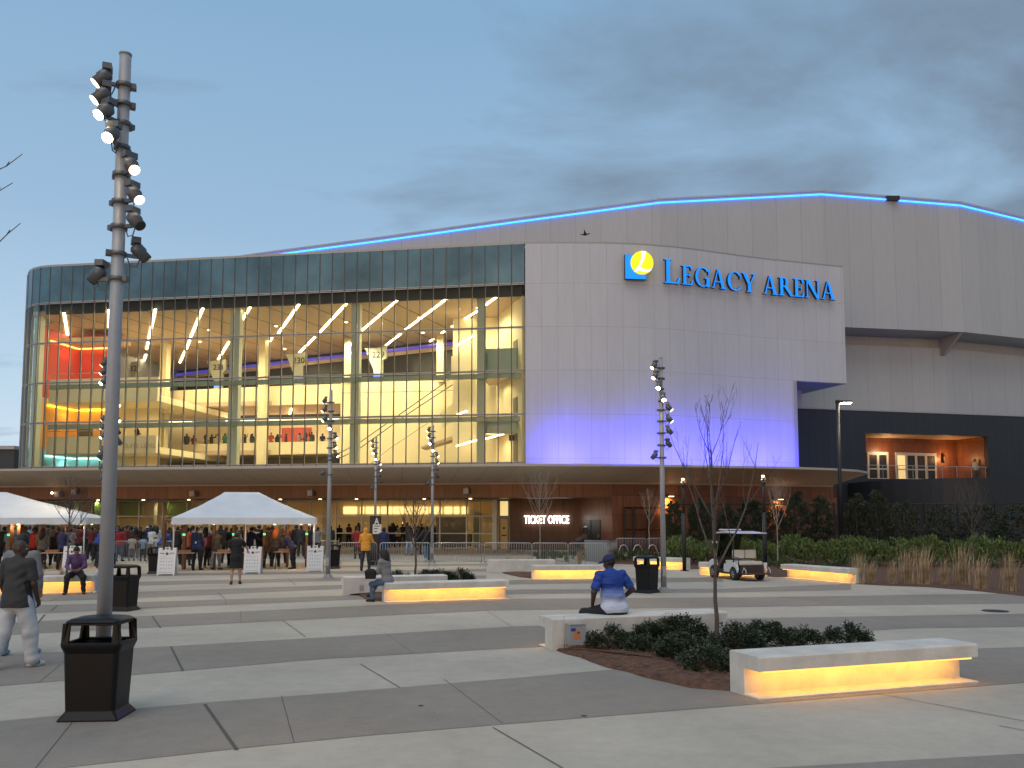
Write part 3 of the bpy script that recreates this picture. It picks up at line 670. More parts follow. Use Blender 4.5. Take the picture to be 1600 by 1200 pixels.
# left stack of balconies with coloured back walls
TFc = 4.5; sL = -3.2; sM = ls_(168, TFc); sQ = ls_(245, TFc)
zA1, zA0 = lv(120, 592, TFc), lv(120, 629, TFc); zB1, zB0 = lv(120, 682, TFc), lv(120, 709, TFc)
for z1, z0 in ((zA1, zA0), (zB1, zB0)):
    m = MB(); ibox(m, sL, sQ, TFc, TFc + .3, z0, z1); A_(m, 'balcony_front', 'cream_wall')
    m = MB(); ibox(m, sL, sQ, TFc + .3, 16, z0, z0 + .5); A_(m, 'floor_slab', 'cream_wall')
tb_ = 8.5
def cwall(u0, u1, z0, z1, m_, t=tb_, name='painted_wall'):
    q = MB(); ibox(q, max(-3.75, ls_(u0, t)), ls_(u1, t), t, t + .2, z0, z1); return A_(q, name, m_)
cwall(30, 176, zA0 + .5, ZC, 'red_wall'); cwall(30, 176, zB0 + .5, zA0, 'orange_wall'); cwall(30, 176, ZB - .1, zB0, 'blue_wall')
cwall(176, 250, zB0 + .5, zA0, 'cream_wall'); cwall(176, 250, ZB - .1, zB0, 'cream_wall'); cwall(176, 262, zA0 + .5, zA0 + 3.0, 'cream_wall', 12)
zr = lv(110, 534, TFc + 1)
for z0, z1, m_ in ((zA0 + .5, ZC - .02, 'red_wall'), (zB0 + .5, zA0, 'orange_wall'), (ZB - .1, zB0, 'blue_wall')):
    q = MB(); ibox(q, -3.85, -3.65, 4.3, tb_, z0, z1); A_(q, 'painted_wall', m_)
for z, m_, u0, u1 in ((zr, 'orange_cove', 58, 176), (zA0 - .10, 'yellow_cove', 52, 176), (zB0 - .10, 'cyan_cove', 45, 176)):
    q = MB(); ibox(q, -3.5, ls_(u1, tb_ - .3), tb_ - .35, tb_ - .12, z - .04, z + .04); ibox(q, -3.62, -3.45, 4.9, tb_ - .35, z - .04, z + .04); A_(q, 'cove_light', m_)
q = MB(); ibox(q, ls_(52, 6), ls_(176, 6), 5.6, tb_ - .4, zr + .05, zr + .35); A_(q, 'cove_ceiling', 'ceiling_brown')
for u0, u1, zf in ((76, 100, zA0 + .5), (128, 146, zA0 + .5), (70, 94, zB0 + .5), (125, 146, zB0 + .5), (70, 96, ZB - .1)):
    q = MB(); ibox(q, ls_(u0, tb_), ls_(u1, tb_), tb_ - .06, tb_ - .01, zf, zf + 2.1 if zf > 7 else zB0 - .6); A_(q, 'lift_door', 'door_grey')
q = MB(); ibox(q, ls_(160, tb_), ls_(167, tb_), tb_ - .3, tb_ - .1, zA0 + .8, zA0 + 2.6); A_(q, 'poster_panel', 'cream_wall')
for z in (zA1, zB1):
    q = MB(); q.tube([IW(sL, TFc + .1, z + .45), IW(sM, TFc + .1, z + .45)], .03, 5); A_(q, 'handrail', 'alu')
# centre block, further back
TB = 12.0; s2, s5, s7 = ls_(258, TB), ls_(532, TB), ls_(775, TB)
zA1b, zA0b = lv(400, 603, TB), lv(400, 633, TB); zB1b, zB0b = lv(400, 691, TB), lv(400, 710, TB)
def arcbox(mb, sa, sb, t, th, z0, z1, bow=.0, n=10, mi=0):
    pts = []
    for i in range(n + 1):
        f_ = i / n; pts.append(Vector(IW(sa + (sb - sa) * f_, t + bow * (1 - f_) ** 1.5)[:2]))
    mb.wall(pts, z0, z1, th, mi)
for z1, z0 in ((zA1b, zA0b), (zB1b, zB0b)):
    m = MB(); arcbox(m, s2 - 1.5, s5, TB, .3, z0, z1, 1.6); A_(m, 'balcony_front', 'cream_wall')
    m = MB(); ibox(m, s2 - 4, s5, TB + 2.0, 24, z0 + .02, z0 + .4); ibox(m, s2 - 1, s5, TB + .35, TB + 2.0, z0 + .02, z0 + .4); A_(m, 'floor_slab', 'ceiling_brown')
m = MB(); ibox(m, s5, s7, TB, TB + .3, ZB - .1, lv(640, 591, TB)); A_(m, 'stair_wall', 'cream_wall')
m = MB(); ibox(m, s5, s7 - 3, TB - .01, TB - .003, lv(600, 613, TB), lv(600, 613, TB) + .04); A_(m, 'wall_joint', 'door_grey')
m = MB(); ibox(m, s2 - 6, s5, 19, 19.2, zB0b, zA0b + .1); A_(m, 'concourse_wall', 'cream_wall')
m = MB(); ibox(m, s2 - 6, s5, 17, 17.2, ZB - .1, zB0b + .1); A_(m, 'concourse_wall', 'door_grey')
m = MB(); ibox(m, ls_(441, 18.8), ls_(487, 18.8), 18.7, 18.9, zB1b, zB1b + 2.0); A_(m, 'red_banner', 'red_wall')
for u in (252, 407):
    m = MB(); ibox(m, ls_(u - 5, 11.2), ls_(u + 5, 11.2), 11.2, 11.9, ZB - .1, ZC); A_(m, 'column', 'cream_wall')
for u in (542, 687):
    m = MB(); ibox(m, ls_(u - 5.5, 11.6), ls_(u + 5.5, 11.6), 11.6, 11.95, lv(u, 585, 11.6) - .6, ZC); A_(m, 'column', 'cream_wall')
for q in [(625, 0)]: pass
for u0, v0, u1, v1 in ((462, 633, 447, 643), (375, 638, 368, 645), (284, 650, 282, 653)):
    s0, s1 = F(u0, 640, 15)[0], F(u1, 640, 17)[0]
    m = MB(); pts = [IW(s0, 14.2, zA0b - .06), IW(s1 , 17.8, zA0b - .06)]; m.tube(pts, .06, 4); A_(m, 'linear_light', 'led_strip')
for u0, u1 in ((253, 300), (352, 398), (416, 530)):
    m = MB(); s0, z0 = F(u0, 657, 18.5); s1, z1 = F(u1, 640, 18.5); m.tube([IW(s0, 18.5, zA0b - .45), IW(s1, 18.5, zA0b - .45)], .05, 4); A_(m, 'linear_light', 'led_strip')
m = MB(); ibox(m, s2 - 6, s5, 18.6, 19, zA0b - .38, zA0b - .0); A_(m, 'light_pelmet', 'dark_int')
# bowl seen through the top level
pl = [IW(ls_(60, 25), 25), IW(ls_(250, 25), 25), IW(ls_(420, 20), 20), IW(ls_(705, 13.5), 13.5), IW(ls_(770, 12.5), 12.5)]
m = MB(); m.wall([Vector(p[:2]) for p in pl], zA1b - 1.2, ZC + .1, .2); A_(m, 'bowl_opening', 'dark_int')
pv = [p - Vector((NN.x, NN.y, 0)) * .2 for p in pl]
m = MB(); m.tube([(p.x, p.y, ZC - .42) for p in pv], .16, 6); A_(m, 'violet_light_line', 'violet_cove')
m = MB(); m.wall([Vector(p[:2]) for p in pv], ZC - .9, ZC - .25, .1); A_(m, 'bowl_fascia', 'ceiling_brown')
m = MB()
for z in (.9, 1.7): m.tube([(p.x, p.y, zA1b - 1.2 + z) for p in pv], .03, 4)
A_(m, 'bowl_handrail', 'alu')
for u, t, tx in ((205, 16, '232'), (341, 16.5, '231'), (466, 14.5, '230'), (590, 13, '229')):
    s, z = F(u, 568, t); m = MB(); zb = zA1b - 1.1
    ps = [(-1.3, ZC - .6), (-.1, ZC - .6), (.8, ZC - .5), (.9, ZC - 1.5), (.5, ZC - 1.7), (.45, zb), (-.45, zb), (-.4, ZC - 2.6)]
    m.prism([(s + a * .9, c) for a, c in ps], t, t + .3, 0, MI @ Matrix(((1, 0, 0, 0), (0, 0, 1, 0), (0, 1, 0, 0), (0, 0, 0, 1)))); pr = A_(m, 'seating_portal', 'int_column')
    tm = text_mesh('portal_number', tx, .75, 'dark_int', None); tm.matrix_world = MI @ Matrix.Translation((s + .05, t - .03, ZC - 1.25)) @ Matrix.Rotation(R(90), 4, 'X'); tm.parent = pr
    m = MB(); ibox(m, s - .28, s + .28, t - .12, t - .03, ZC - 3.1, ZC - 2.9); m.build('blue_lamp', 'blue_lamp', pr)
tm = text_mesh('suite_lettering', 'SUITE LEVEL', .50, 'ceiling_brown', None); s, z = F(219, 697, TFc); tm.matrix_world = MI @ Matrix.Translation((s, TFc - .02, z)) @ Matrix.Rotation(R(90), 4, 'X'); tm.parent = arena; tm.matrix_parent_inverse = MIv
# right-hand lobby: cream return wall, teal slab edges, stair
m = MB(); m.wall([Vector(IW(32.9, 6.2)[:2]), Vector(IW(35.62, .5)[:2])], ZB - .1, ZC, .2); A_(m, 'stair_wall', 'cream_wall')
m = MB(); ibox(m, 29.5, 33.0, 6.2, 6.4, ZB - .1, ZC); A_(m, 'stair_wall', 'cream_wall')
for z0, z1 in ((12.2, 14.15), (8.15, 9.35)):
    m = MB(); ibox(m, ls_(746, 1.4), SR - .45, 1.4, 1.6, z0, z1); A_(m, 'slab_edge', 'teal_glass')
    m = MB(); ibox(m, ls_(746, 1.4), SR - .5, 1.6, 6, z0 + .1, z0 + .4); A_(m, 'floor_slab', 'ceiling_brown')
for z0 in (12.6, 8.55, ZB):
    wd = Vector(IW(35.62, .5)[:2]) - Vector(IW(32.9, 6.2)[:2]); wdn = wd.normalized(); Lw = wd.length; o0 = Vector(IW(32.9, 6.2)[:2])
    MW = Matrix(((wdn.x, -wdn.y, 0, o0.x), (wdn.y, wdn.x, 0, o0.y), (0, 0, 1, 0), (0, 0, 0, 1)))
    m = MB(); m.box(Lw - 1.9, Lw - 1.0, -.05, -.005, z0, z0 + 2.15, 0, MW); A_(m, 'door', 'door_grey')
m = MB(); s, z = F(803, 684, 2); ibox(m, s - .35, s + .35, 2, 2.1, z - .2, z + .2); A_(m, 'exit_sign', 'dark_int')
def shp(pts, t, th, name, m_):
    q = MB(); q.prism([F(u, v, t) for u, v in pts], t, t + th, 0, MI @ Matrix(((1, 0, 0, 0), (0, 0, 1, 0), (0, 1, 0, 0), (0, 0, 0, 1)))); return A_(q, name, m_)
shp([(705, 557), (743, 539), (743, 577), (705, 585)], 5, .15, 'stair_balustrade', 'cream_wall')
shp([(658, 698), (745, 668), (745, 676), (690, 692), (658, 701)], 6.5, 1.5, 'stair_soffit', 'ceiling_brown')
shp([(690, 640), (745, 612), (745, 640), (690, 668)], 6.8, .1, 'stair_balustrade', 'cream_wall')
for (a, c, t) in (((712, 541), (742, 523), 4.8), ((790, 577), (779, 582), 3), ((766, 588), (757, 592), 3), ((713, 697), (747, 687), 5), ((758, 686), (790, 677), 3), ((714, 648), (730, 642), 5)):
    s0, z0 = F(*a, t); s1, z1 = F(*c, t); m = MB(); m.tube([IW(s0, t, z0), IW(s1, t, z1)], .055, 4); A_(m, 'linear_light', 'led_strip')
for pts in (((490, 728), (560, 693), (705, 591)), ((505, 728), (560, 702), (640, 645), (718, 594)), ((575, 728), (610, 700), (700, 640))):
    q = MB(); q.tube([IW(F(u, v, 7)[0], 7, F(u, v, 7)[1]) for u, v in pts], .035 if pts[0][0] < 570 else .015, 5); A_(q, 'stair_rail', 'dark_int')
# atrium downlights
for s, t, e in [(3, 4, 500), (9, 7, 800), (15, 6.5, 900), (21, 6, 900), (27, 5.5, 900), (32, 3.2, 450), (12, 15, 500), (20, 11, 600), (26, 10.5, 600), (6, 11, 400)]:
    alamp('atrium_lamp', IW(s, t, ZC - .1), e * 1.35, (1, .84, .50), spot_size=R(165), spot_blend=.5, shadow_soft_size=.12)
    m = MB(); m.tube([IW(s, t, ZC - .01), IW(s, t, ZC - .05)], .12, 10); A_(m, 'downlight', 'lamp_warm')
for s, e in ((s2 + 1, 120), (s2 + 5, 150), (s2 + 9, 150), (s2 + 13, 150)):
    alamp('concourse_lamp', IW(s, 15.5, zA0b - .05), e * 1.3, (1, .83, .54), spot_size=R(160), spot_blend=.5, shadow_soft_size=.1)
for z in (12.1, 8.05):
    alamp('lobby_lamp', IW(33.2, 3.2, z), 70, (1, .78, .42), spot_size=R(160), spot_blend=.5, shadow_soft_size=.1)
for z in (zA0 - .05, zB0 - .05):
    alamp('suite_lamp', IW(ls_(215, 6.5), 6.5, z), 90, (1, .74, .42), spot_size=R(160), spot_blend=.5, shadow_soft_size=.1)
for z, c_, e in ((zA0 - .15, (1, .55, .12), 50), (zr - .1, (1, .22, .12), 60), (zB0 - .12, (.6, .95, 1), 40)):
    alamp('cove_lamp', IW(ls_(110, 6.8), 7.0, z), e, c_, spot_size=R(160), spot_blend=.5, shadow_soft_size=.1)
# ---- lettering
T_, t_, sf = .15, .055, .045
def rc(x0, x1, y0, y1): return [(x0, y0), (x1, y0), (x1, y1), (x0, y1)]
def st(x, w=T_, y0=0, y1=1, s=.08): return [rc(x, x + w, y0 + sf, y1 - sf), rc(x - s, x + w + s, y0, y0 + sf), rc(x - s, x + w + s, y1 - sf, y1)]
def arcs(cx, cy, rx, ry, a0, a1, wth, wtn, n=22):
    out = []; pr = None
    for i in range(n + 1):
        a = R(a0 + (a1 - a0) * i / n); w = wtn + (wth - wtn) * abs(math.cos(a)) ** 1.3
        o = (cx + rx * math.cos(a), cy + ry * math.sin(a)); q = (cx + (rx - w) * math.cos(a), cy + (ry - wtn) * math.sin(a))
        if pr: out.append([pr[0], o, q, pr[1]])
        pr = (o, q)
    return out
def glyph(ch):
    if ch == 'L': return st(.10) + [rc(.25, .58, 0, .05), [(.50, 0), (.62, 0), (.67, .26), (.63, .26)]], .68
    if ch == 'E': return st(.10) + [rc(.25, .54, 0, .05), [(.46, 0), (.58, 0), (.62, .24), (.585, .24)], rc(.25, .54, .95, 1), [(.47, 1), (.57, 1), (.57, .78), (.54, .78)], rc(.25, .44, .485, .535), rc(.44, .465, .40, .62)], .64
    if ch == 'G': return arcs(.46, .5, .44, .52, 40, 322, T_, t_) + [rc(.68, .82, -.0, .42), rc(.60, .90, .42, .465), rc(.79, .82, .66, .92)], .92
    if ch == 'C': return arcs(.46, .5, .44, .52, 42, 318, T_, t_) + [rc(.77, .80, .66, .92), [(.76, .16), (.80, .13), (.84, .27), (.81, .27)]], .86
    if ch == 'A': return [[(.08, 0), (.14, 0), (.42, 1.02), (.38, 1.02)], [(.38, 1.02), (.46, 1.02), (.80, 0), (.63, 0)], rc(.21, .62, .32, .37), rc(-.01, .22, 0, .04), rc(.55, .89, 0, .04)], .88
    if ch == 'Y': return st(.33, T_, 0, .46, .08)[:2] + [[(.33, .42), (.48, .46), (.20, .98), (.03, .98)], [(.44, .42), (.48, .42), (.76, .98), (.70, .98)], rc(-.04, .28, .96, 1), rc(.62, .84, .96, 1)], .80
    if ch == 'R': return st(.10) + arcs(.30, .74, .27, .26, 90, -90, T_, t_) + [rc(.25, .31, .945, 1.0), rc(.25, .31, .48, .535), [(.33, .50), (.47, .54), (.82, .02), (.70, 0)], rc(.70, .90, -.01, .035)], .84
    if ch == 'N': return st(.10, .055) + [[(.06, 1), (.24, 1), (.84, 0), (.72, -.03)]] + st(.76, .055, .03, 1)[0:1] + [rc(.68, .90, .96, 1)], .92
WLx = WL
def Wat(l0, x):  # arc length along the facade from x=l0
    return l0
def wall_point(arc, x0):
    p = Vector((x0, Wy(x0))); step = .05; a = 0
    while a < arc:
        q = Vector((p.x + step * .93, Wy(p.x + step * .93))); a += (q - p).length; p = q
    q = Vector((p.x + .1, Wy(p.x + .1))); d = (q - p).normalized(); return p, d
sign = empty('arena_sign', (17, 58.8, 18.5), 0, 'blue illuminated serif lettering LEGACY ARENA high on the pale wall, emblem at its left', 'sign')
def put_on_wall(mb, name, mats, x0, arc, z):
    p, d = wall_point(arc, x0); M = Matrix(((d.x, -d.y, 0, p.x), (d.y, d.x, 0, p.y - .0), (0, 0, 1, z), (0, 0, 0, 1)))
    o = mb.build(name, mats); o.matrix_world = M; o.parent = sign; o.matrix_parent_inverse = Matrix.Translation((-17, -58.8, -18.5)); return o
x_start = P(1033, 420, 56.7).x; x_end = P(1297, 440, 61.0).x
tot = 0; q = Vector((x_start, Wy(x_start)))
xx = x_start
while xx < x_end: n_ = Vector((xx + .1, Wy(xx + .1))); tot += (n_ - q).length; q = n_; xx += .1
hc = 1.34; word = [('L', 1.70)] + [(c, hc) for c in 'EGACY'] + [(' ', hc)] + [(c, hc) for c in 'ARENA']
wsum = sum((.42 if c == ' ' else glyph(c)[1]) * h for c, h in word) + .10 * 10
kx = tot / wsum; arc = 0
for c, h in word:
    if c == ' ': arc += .42 * h * kx; continue
    polys, w = glyph(c); m = MB(); f = MB()
    XZ = Matrix(((1, 0, 0, 0), (0, 0, 1, 0), (0, 1, 0, 0), (0, 0, 0, 1)))
    for i, pp in enumerate(polys):
        pts = [(a * h * kx, d * h) for a, d in pp]
        m.prism(pts, -.42 - (i % 5) * .002, -.20, 0, XZ)
        f.prism(pts, -.455 - (i % 7) * .003, -.425 - (i % 5) * .002, 0, XZ)
    lt = put_on_wall(m, 'letter', 'black_metal', x_start, arc, 18.42)
    fo = f.build('letter_face', 'sign_blue'); fo.parent = lt
    arc += (w * h + .10) * kx
# emblem
ex0 = P(974, 410, 56.1).x; em = MB(); XZ = Matrix(((1, 0, 0, 0), (0, 0, 1, 0), (0, 1, 0, 0), (0, 0, 0, 1)))
em.prism(rc(0, 1.5, 0, 1.72), -.40, -.2, 0, XZ); eo = put_on_wall(em, 'emblem', 'black_metal', ex0, 0, 18.55)
m = MB(); m.prism(rc(0.02, 1.48, 0.02, 1.70), -.44, -.405, 0, XZ); q = m.build('emblem_square', 'sign_blue'); q.parent = eo
m = MB(); m.prism([(1.17 + .78 * math.cos(R(a)), 1.13 + .80 * math.sin(R(a))) for a in range(0, 360, 8)], -.60, -.446, 0, XZ); q = m.build('emblem_disc', 'sign_yellow'); q.parent = eo
m = MB(); m.prism([(1.10, 1.93), (1.45, 1.90), (1.30, 1.35), (1.02, .84), (.66, .46), (.60, .49), (.92, .92), (1.10, 1.40)], -.63, -.605, 0, XZ)
m.prism([(.68, .47), (.98, .80), (1.30, .66), (1.62, .66), (1.80, .74), (1.74, .56), (1.55, .50), (1.25, .49), (.95, .58)], -.64, -.605, 0, XZ); q = m.build('emblem_swoosh', 'swoosh_white'); q.parent = eo
# ticket office
ts = empty('ticket_office_sign', IW(F(854, 812, 4.4)[0], 4.3, 2.1), 0, 'white glowing block letters TICKET OFFICE on the dark copper entrance recess', 'sign')
sc0, zc = F(854, 812.5, 4.25); wpx = F(889, 812, 4.25)[0] - F(819, 812, 4.25)[0]
tm = text_mesh('letters', 'TICKET OFFICE', .72, 'sign_white_lit', None, ext=.05, bold=.008)
w0 = max(v.co.x for v in tm.data.vertices) - min(v.co.x for v in tm.data.vertices); h0 = max(v.co.y for v in tm.data.vertices) - min(v.co.y for v in tm.data.vertices)
tm.data.transform(Matrix.Diagonal((wpx / w0, .58 / h0, 1, 1)))
tm.matrix_world = MI @ Matrix.Translation((sc0, 4.25, zc)) @ Matrix.Rotation(R(90), 4, 'X'); tm.parent = ts; tm.matrix_parent_inverse = ts.matrix_basis.inverted()
# small dark building beyond, at the far left
b = MB(); p = P(-60, 715, 95); b.box(-90, P(22, 715, 95).x, 95, 130, 0, P(10, 702, 95).z); o = b.build('distant_building', 'dark_int'); tag(o, 'low dark flat-roofed building beyond the far left end of the arena', 'building')
b = MB(); b.box(-90.3, P(23, 715, 95).x, 94.8, 130, P(10, 702, 95).z, P(10, 702, 95).z + .4); b.build('roof_edge', 'metal_grey', o)
# ================================================================== street furniture and planting
GA = R(18.7)
def V2(p): return Vector((p.x, p.y))
# ---- concrete benches (C profile, lit recess)
def bench(p0, p1, opens, label, light=14, group='white concrete light benches'):
    """p0,p1: ground points of the edge nearest the camera; opens=+1: the recess faces the camera, -1: away"""
    p0, p1 = Vector(p0[:2]), Vector(p1[:2]); L = (p1 - p0).length; ang = math.atan2(p1.y - p0.y, p1.x - p0.x)
    root = empty('concrete_bench', (p0.x, p0.y, 0), ang, label, 'bench', group)
    D = .60; c = .02
    prof = [(0, 0), (D, 0), (D, .51 - c), (D - c, .51), (c, .51), (0, .51 - c), (0, .335), (.30, .335), (.30, .03), (0, .03)]
    if opens < 0: prof = [(D - a, z) for a, z in prof][::-1]
    b = MB(); Lh = L
    b.prism([(y, z) for y, z in prof], 0, L, 0, Matrix(((0, 0, 1, 0), (1, 0, 0, 0), (0, 1, 0, 0), (0, 0, 0, 1))))
    body = b.build('bench_body', 'white_concrete', root); bevel(body, .008, 2)
    y = .03 if opens > 0 else D - .03
    s = MB(); s.box(.08, L - .08, min(y, y + .02 * opens), max(y, y + .02 * opens), .312, .333); st_ = s.build('light_strip', 'led_warm_soft', root)
    yy = .10 if opens > 0 else D - .10
    lamp('bench_lamp', 'AREA', (L / 2, yy, .328), light * .55, (1, .44, .055), root, shape='RECTANGLE', size=L - .3, size_y=.06, rot=(R(42 if opens > 0 else -42), 0, 0))
    return root
def bl(x, y, ang, L): a = R(ang); return (x, y), (x + L * math.cos(a), y + L * math.sin(a))
bench((2.88, 9.88), (6.04, 10.95), 1, 'near right concrete bench glowing yellow in front of the shrub planter', 17)
bench(*bl(.64, 13.65, 18.7, 3.3), -1, 'concrete bench carrying the man in the blue shirt, electrical box on its back')
bench(*bl(-3.2, 21.35, 18.7, 3.3), 1, 'glowing concrete bench with the seated long-haired woman on its left end', 16)
bench(*bl(-4.72, 23.55, 18.7, 3.0), -1, 'unlit backed concrete bench behind the seated woman, seen from the planter side')
bench((.74, 29.75), (3.45, 29.95), 1, 'glowing concrete bench left of the cap-wearing man, dry grasses at its left end', 16)
bench((-.98, 33.9), (1.75, 34.05), -1, 'pale bench back behind the tufts of dry grass, near the barriers', 4)
g0, g1 = G(988, 887), G(1056, 888)
bench((5.35, 37.0), (7.2, 35.3), 1, 'glowing bench seen behind the black litter bin with two holes', 14)
bench((7.1, 31.9), (9.5, 31.2), 1, 'glowing bench half hidden behind the golf cart', 14)
bench((9.85, 30.75), (11.15, 27.75), 1, 'glowing bench standing at the edge of the hedge bed, right of the golf cart', 14)
bench(*bl(-16.6, 22.9, 18.7, 4.7), 1, 'long glowing bench at far left with the man in purple sitting on it', 20)
# electrical box and stake on the back of the bench
ang = GA; M = Matrix.Translation((.64, 13.65, 0)) @ Matrix.Rotation(ang, 4, 'Z')
eb = empty('electrical_box', M @ Vector((.38, -.05, .06)), ang, 'small grey electrical box with a blue and orange sticker on the bench back', 'electrical box')
b = MB(); b.box(-.14, .14, -.12, .035, .04, .36); b.box(-.145, .145, -.135, .035, .36, .375); o = b.build('box_body', 'metal_grey', eb)
b = MB(); b.box(-.06, .05, -.1235, -.1205, .14, .27); b.build('orange_sticker', mat('sticker_orange', (.65, .20, .05), .6), eb)
b = MB(); b.box(-.11, -.03, -.1242, -.1215, .26, .31, 0, Matrix.Translation((0, 0, 0)) @ Matrix.Rotation(R(0), 4, 'Y')); b.box(.0, .04, -.1242, -.1215, .22, .25); b.build('blue_sticker', mat('sticker_blue', (.02, .05, .25), .6), eb)
b = MB(); b.tube([(-.19, -.02, -.06), (-.19, -.02, .5)], .006, 6); b.build('conduit', 'metal_grey', eb)
b = MB(); b.box(-.06, .06, -.02, .02, 0, .16, 0, Matrix.Translation((-4.25, 23.72, .12)) @ Matrix.Rotation(GA, 4, 'Z')); 
eb2 = b.build('electrical_box', 'metal_grey'); tag(eb2, 'little grey socket box on the bench back beside the seated woman', 'electrical box')
# ---- litter bins
def rrect(w, d, r, n=4, z=0):
    out = []
    for cx, cy, a0 in ((w - r, d - r, 0), (-w + r, d - r, 90), (-w + r, -d + r, 180), (w - r, -d + r, 270)):
        for i in range(n + 1):
            a = R(a0 + 90 * i / n); out.append(Vector((cx + r * math.cos(a), cy + r * math.sin(a), z)))
    return out
def make_bin(loc, rz, label):
    root = empty('litter_bin', loc, rz, label, 'litter bin', 'black plastic litter bins')
    b = MB()
    b.loft([rrect(.345, .30, .03, z=0), rrect(.345, .30, .03, z=.02), rrect(.285, .245, .05, z=.10), rrect(.315, .27, .06, z=.70), rrect(.345, .30, .07, z=.77), rrect(.35, .305, .07, z=.80), rrect(.33, .285, .06, z=.805), rrect(.28, .24, .05, z=.76)], 0, False, True, True)
    o = b.build('bin_body', 'bin_black', root); bevel(o, .006, 2)
    # hood: four legs of plastic around four openings, and a crowned lid
    h = MB(); lo, hi = .795, 1.0
    def ringpt(w, d, z): return rrect(w, d, .06, n=4, z=z)
    r0 = ringpt(.345, .30, lo); r1 = ringpt(.315, .27, hi - .03)
    n = len(r0)
    # side panels with openings: build each side as frame of four boxes leaning inwards
    for sx, sy, half, dep in ((0, -1, .33, .29), (0, 1, .33, .29), (1, 0, .285, .335), (-1, 0, .285, .335)):
        M = Matrix.Rotation(math.atan2(sy, sx) + R(90), 4, 'Z') @ Matrix.Translation((0, -dep, lo)) @ Matrix.Rotation(R(-8), 4, 'X')
        h.box(-half, -half + .085, 0, .035, 0, .225, 0, M); h.box(half - .085, half, 0, .035, 0, .225, 0, M)
        h.box(-half + .085, half - .085, 0, .035, 0, .02, 0, M); h.box(-half + .085, half - .085, 0, .035, .20, .225, 0, M)
    h.loft([rrect(.31, .265, .06, z=1.01), rrect(.315, .27, .07, z=1.03), rrect(.28, .235, .08, z=1.055), rrect(.18, .15, .08, z=1.07)], 0, True)
    hd = h.build('bin_hood', 'bin_black', root); bevel(hd, .01, 2)
    return root
bin0 = make_bin((-4.46, 9.14, 0), R(4), 'nearest litter bin, large and black, standing before the tall grey light pole')
def put(src, loc, rz, label, group=None):
    c = copy_tree(src); c.location = loc; c.rotation_euler = (0, 0, rz); c['label'] = label
    if group: c['group'] = group
    return c
bin0.scale = (.9, .9, 1)
put(bin0, (-9.15, 19.75, 0), R(-8), 'second black bin, just right of and behind the tall light pole')
put(bin0, (-14.12, 33.3, 0), R(10), 'black bin beside the white sandwich board left of the middle tent')
put(bin0, (-7.85, 36.8, 0), R(8), 'black bin behind the light pole at the right end of the middle tent')
put(bin0, (3.95, 24.55, 0), R(48), 'black bin turned cornerwise beside the right-hand light pole, glow showing through its holes')
# ---- light poles with clusters of floodlights
def floodlight(root, z, az, on, tilt=38, hot=False):
    """az: where the head sits round the pole"""
    M = Matrix.Translation((0, 0, z)) @ Matrix.Rotation(az, 4, 'Z')
    b = MB()
    b.tube([M @ Vector((0, 0, -.025)), M @ Vector((0, 0, .025))], .095, 14); b.box(.06, .24, -.02, .02, -.02, .02, 0, M); b.box(-.13, -.08, -.045, .045, -.03, .03, 0, M)
    d = Vector((math.sin(R(90 - tilt)) * .75, 0, -math.sin(R(tilt)))).normalized(); c = Vector((.235, 0, .06))
    b.tube([M @ (c - d * .10), M @ (c - d * .07), M @ (c + d * .02), M @ (c + d * .03), M @ (c + d * .11)], [.05, .078, .08, .067, .067], 14)
    b.box(-.05, .05, -.075, .075, -.02, .05, 0, M @ Matrix.Translation(c - d * .07 + Vector((0, 0, .06))))
    b.tube([M @ Vector((.10, 0, -.03)), M @ Vector((.13, 0, -.12)), M @ Vector((.2, 0, -.12)), M @ Vector((.24, 0, -.01))], .008, 5)
    f = b.build('floodlight', 'fixture_grey', root)
    l = MB(); l.tube([M @ (c + d * .112), M @ (c + d * .118)], .06, 14); l.build('lens', ('lamp_hot' if hot else 'lamp_warm') if on else 'mullion_dark', f)
    if on:
        w = M @ (c + d * .16); dd = (M.to_3x3() @ d)
        lo_ = lamp('floodlight_beam', 'SPOT', w, 70 if hot else 45, (1, .72, .40), f, spot_size=R(75), spot_blend=.7, shadow_soft_size=.06)
        lo_.rotation_euler = dd.to_track_quat('-Z', 'Y').to_euler()
    return f
def light_pole(loc, h, label, spec, r0=.085, r1=.06):
    root = empty('light_pole', loc, 0, label, 'light pole', 'grey light poles with floodlights')
    b = MB(); b.tube([(0, 0, .02), (0, 0, h)], [r0, r1], 20); b.tube([(0, 0, h), (0, 0, h + .02)], r1 + .006, 20); b.build('pole', 'metal_grey', root)
    b = MB(); b.box(-.17, .17, -.17, .17, 0, .03); b.box(-.12, .12, -.12, .12, .03, .13); o = b.build('base', 'metal_grey', root); bevel(o, .01, 1)
    for bx, by in ((1, 1), (1, -1), (-1, 1), (-1, -1)):
        pass
    b = MB(); b.box(-.05, .05, -r0 - .03, -r0 + .01, .45, .75); b.build('hand_hole_cover', 'metal_grey', root)
    for dz, az, on, hot in spec: floodlight(root, h - dz, R(az), on, hot=hot)
    return root
SPEC = [(.30, 205, True, False), (.62, 215, True, False), (.94, 245, True, True), (1.30, 275, True, True), (1.58, -20, True, False), (1.92, -12, True, False), (2.28, -25, False, False), (2.65, 20, False, False), (3.02, 190, False, False)]
p_near = G(166, 1096)
light_pole((-4.60, 9.5, 0), 7.62, 'tallest and nearest grey light pole, rising behind the nearest black bin', [(.38, 200, True, False), (.61, 208, True, False), (.85, 240, True, True), (1.14, 266, True, True), (1.47, -38, True, False), (1.80, -24, True, False), (2.10, -18, False, False), (2.42, 30, False, False), (2.72, 178, False, False)], .082, .066)
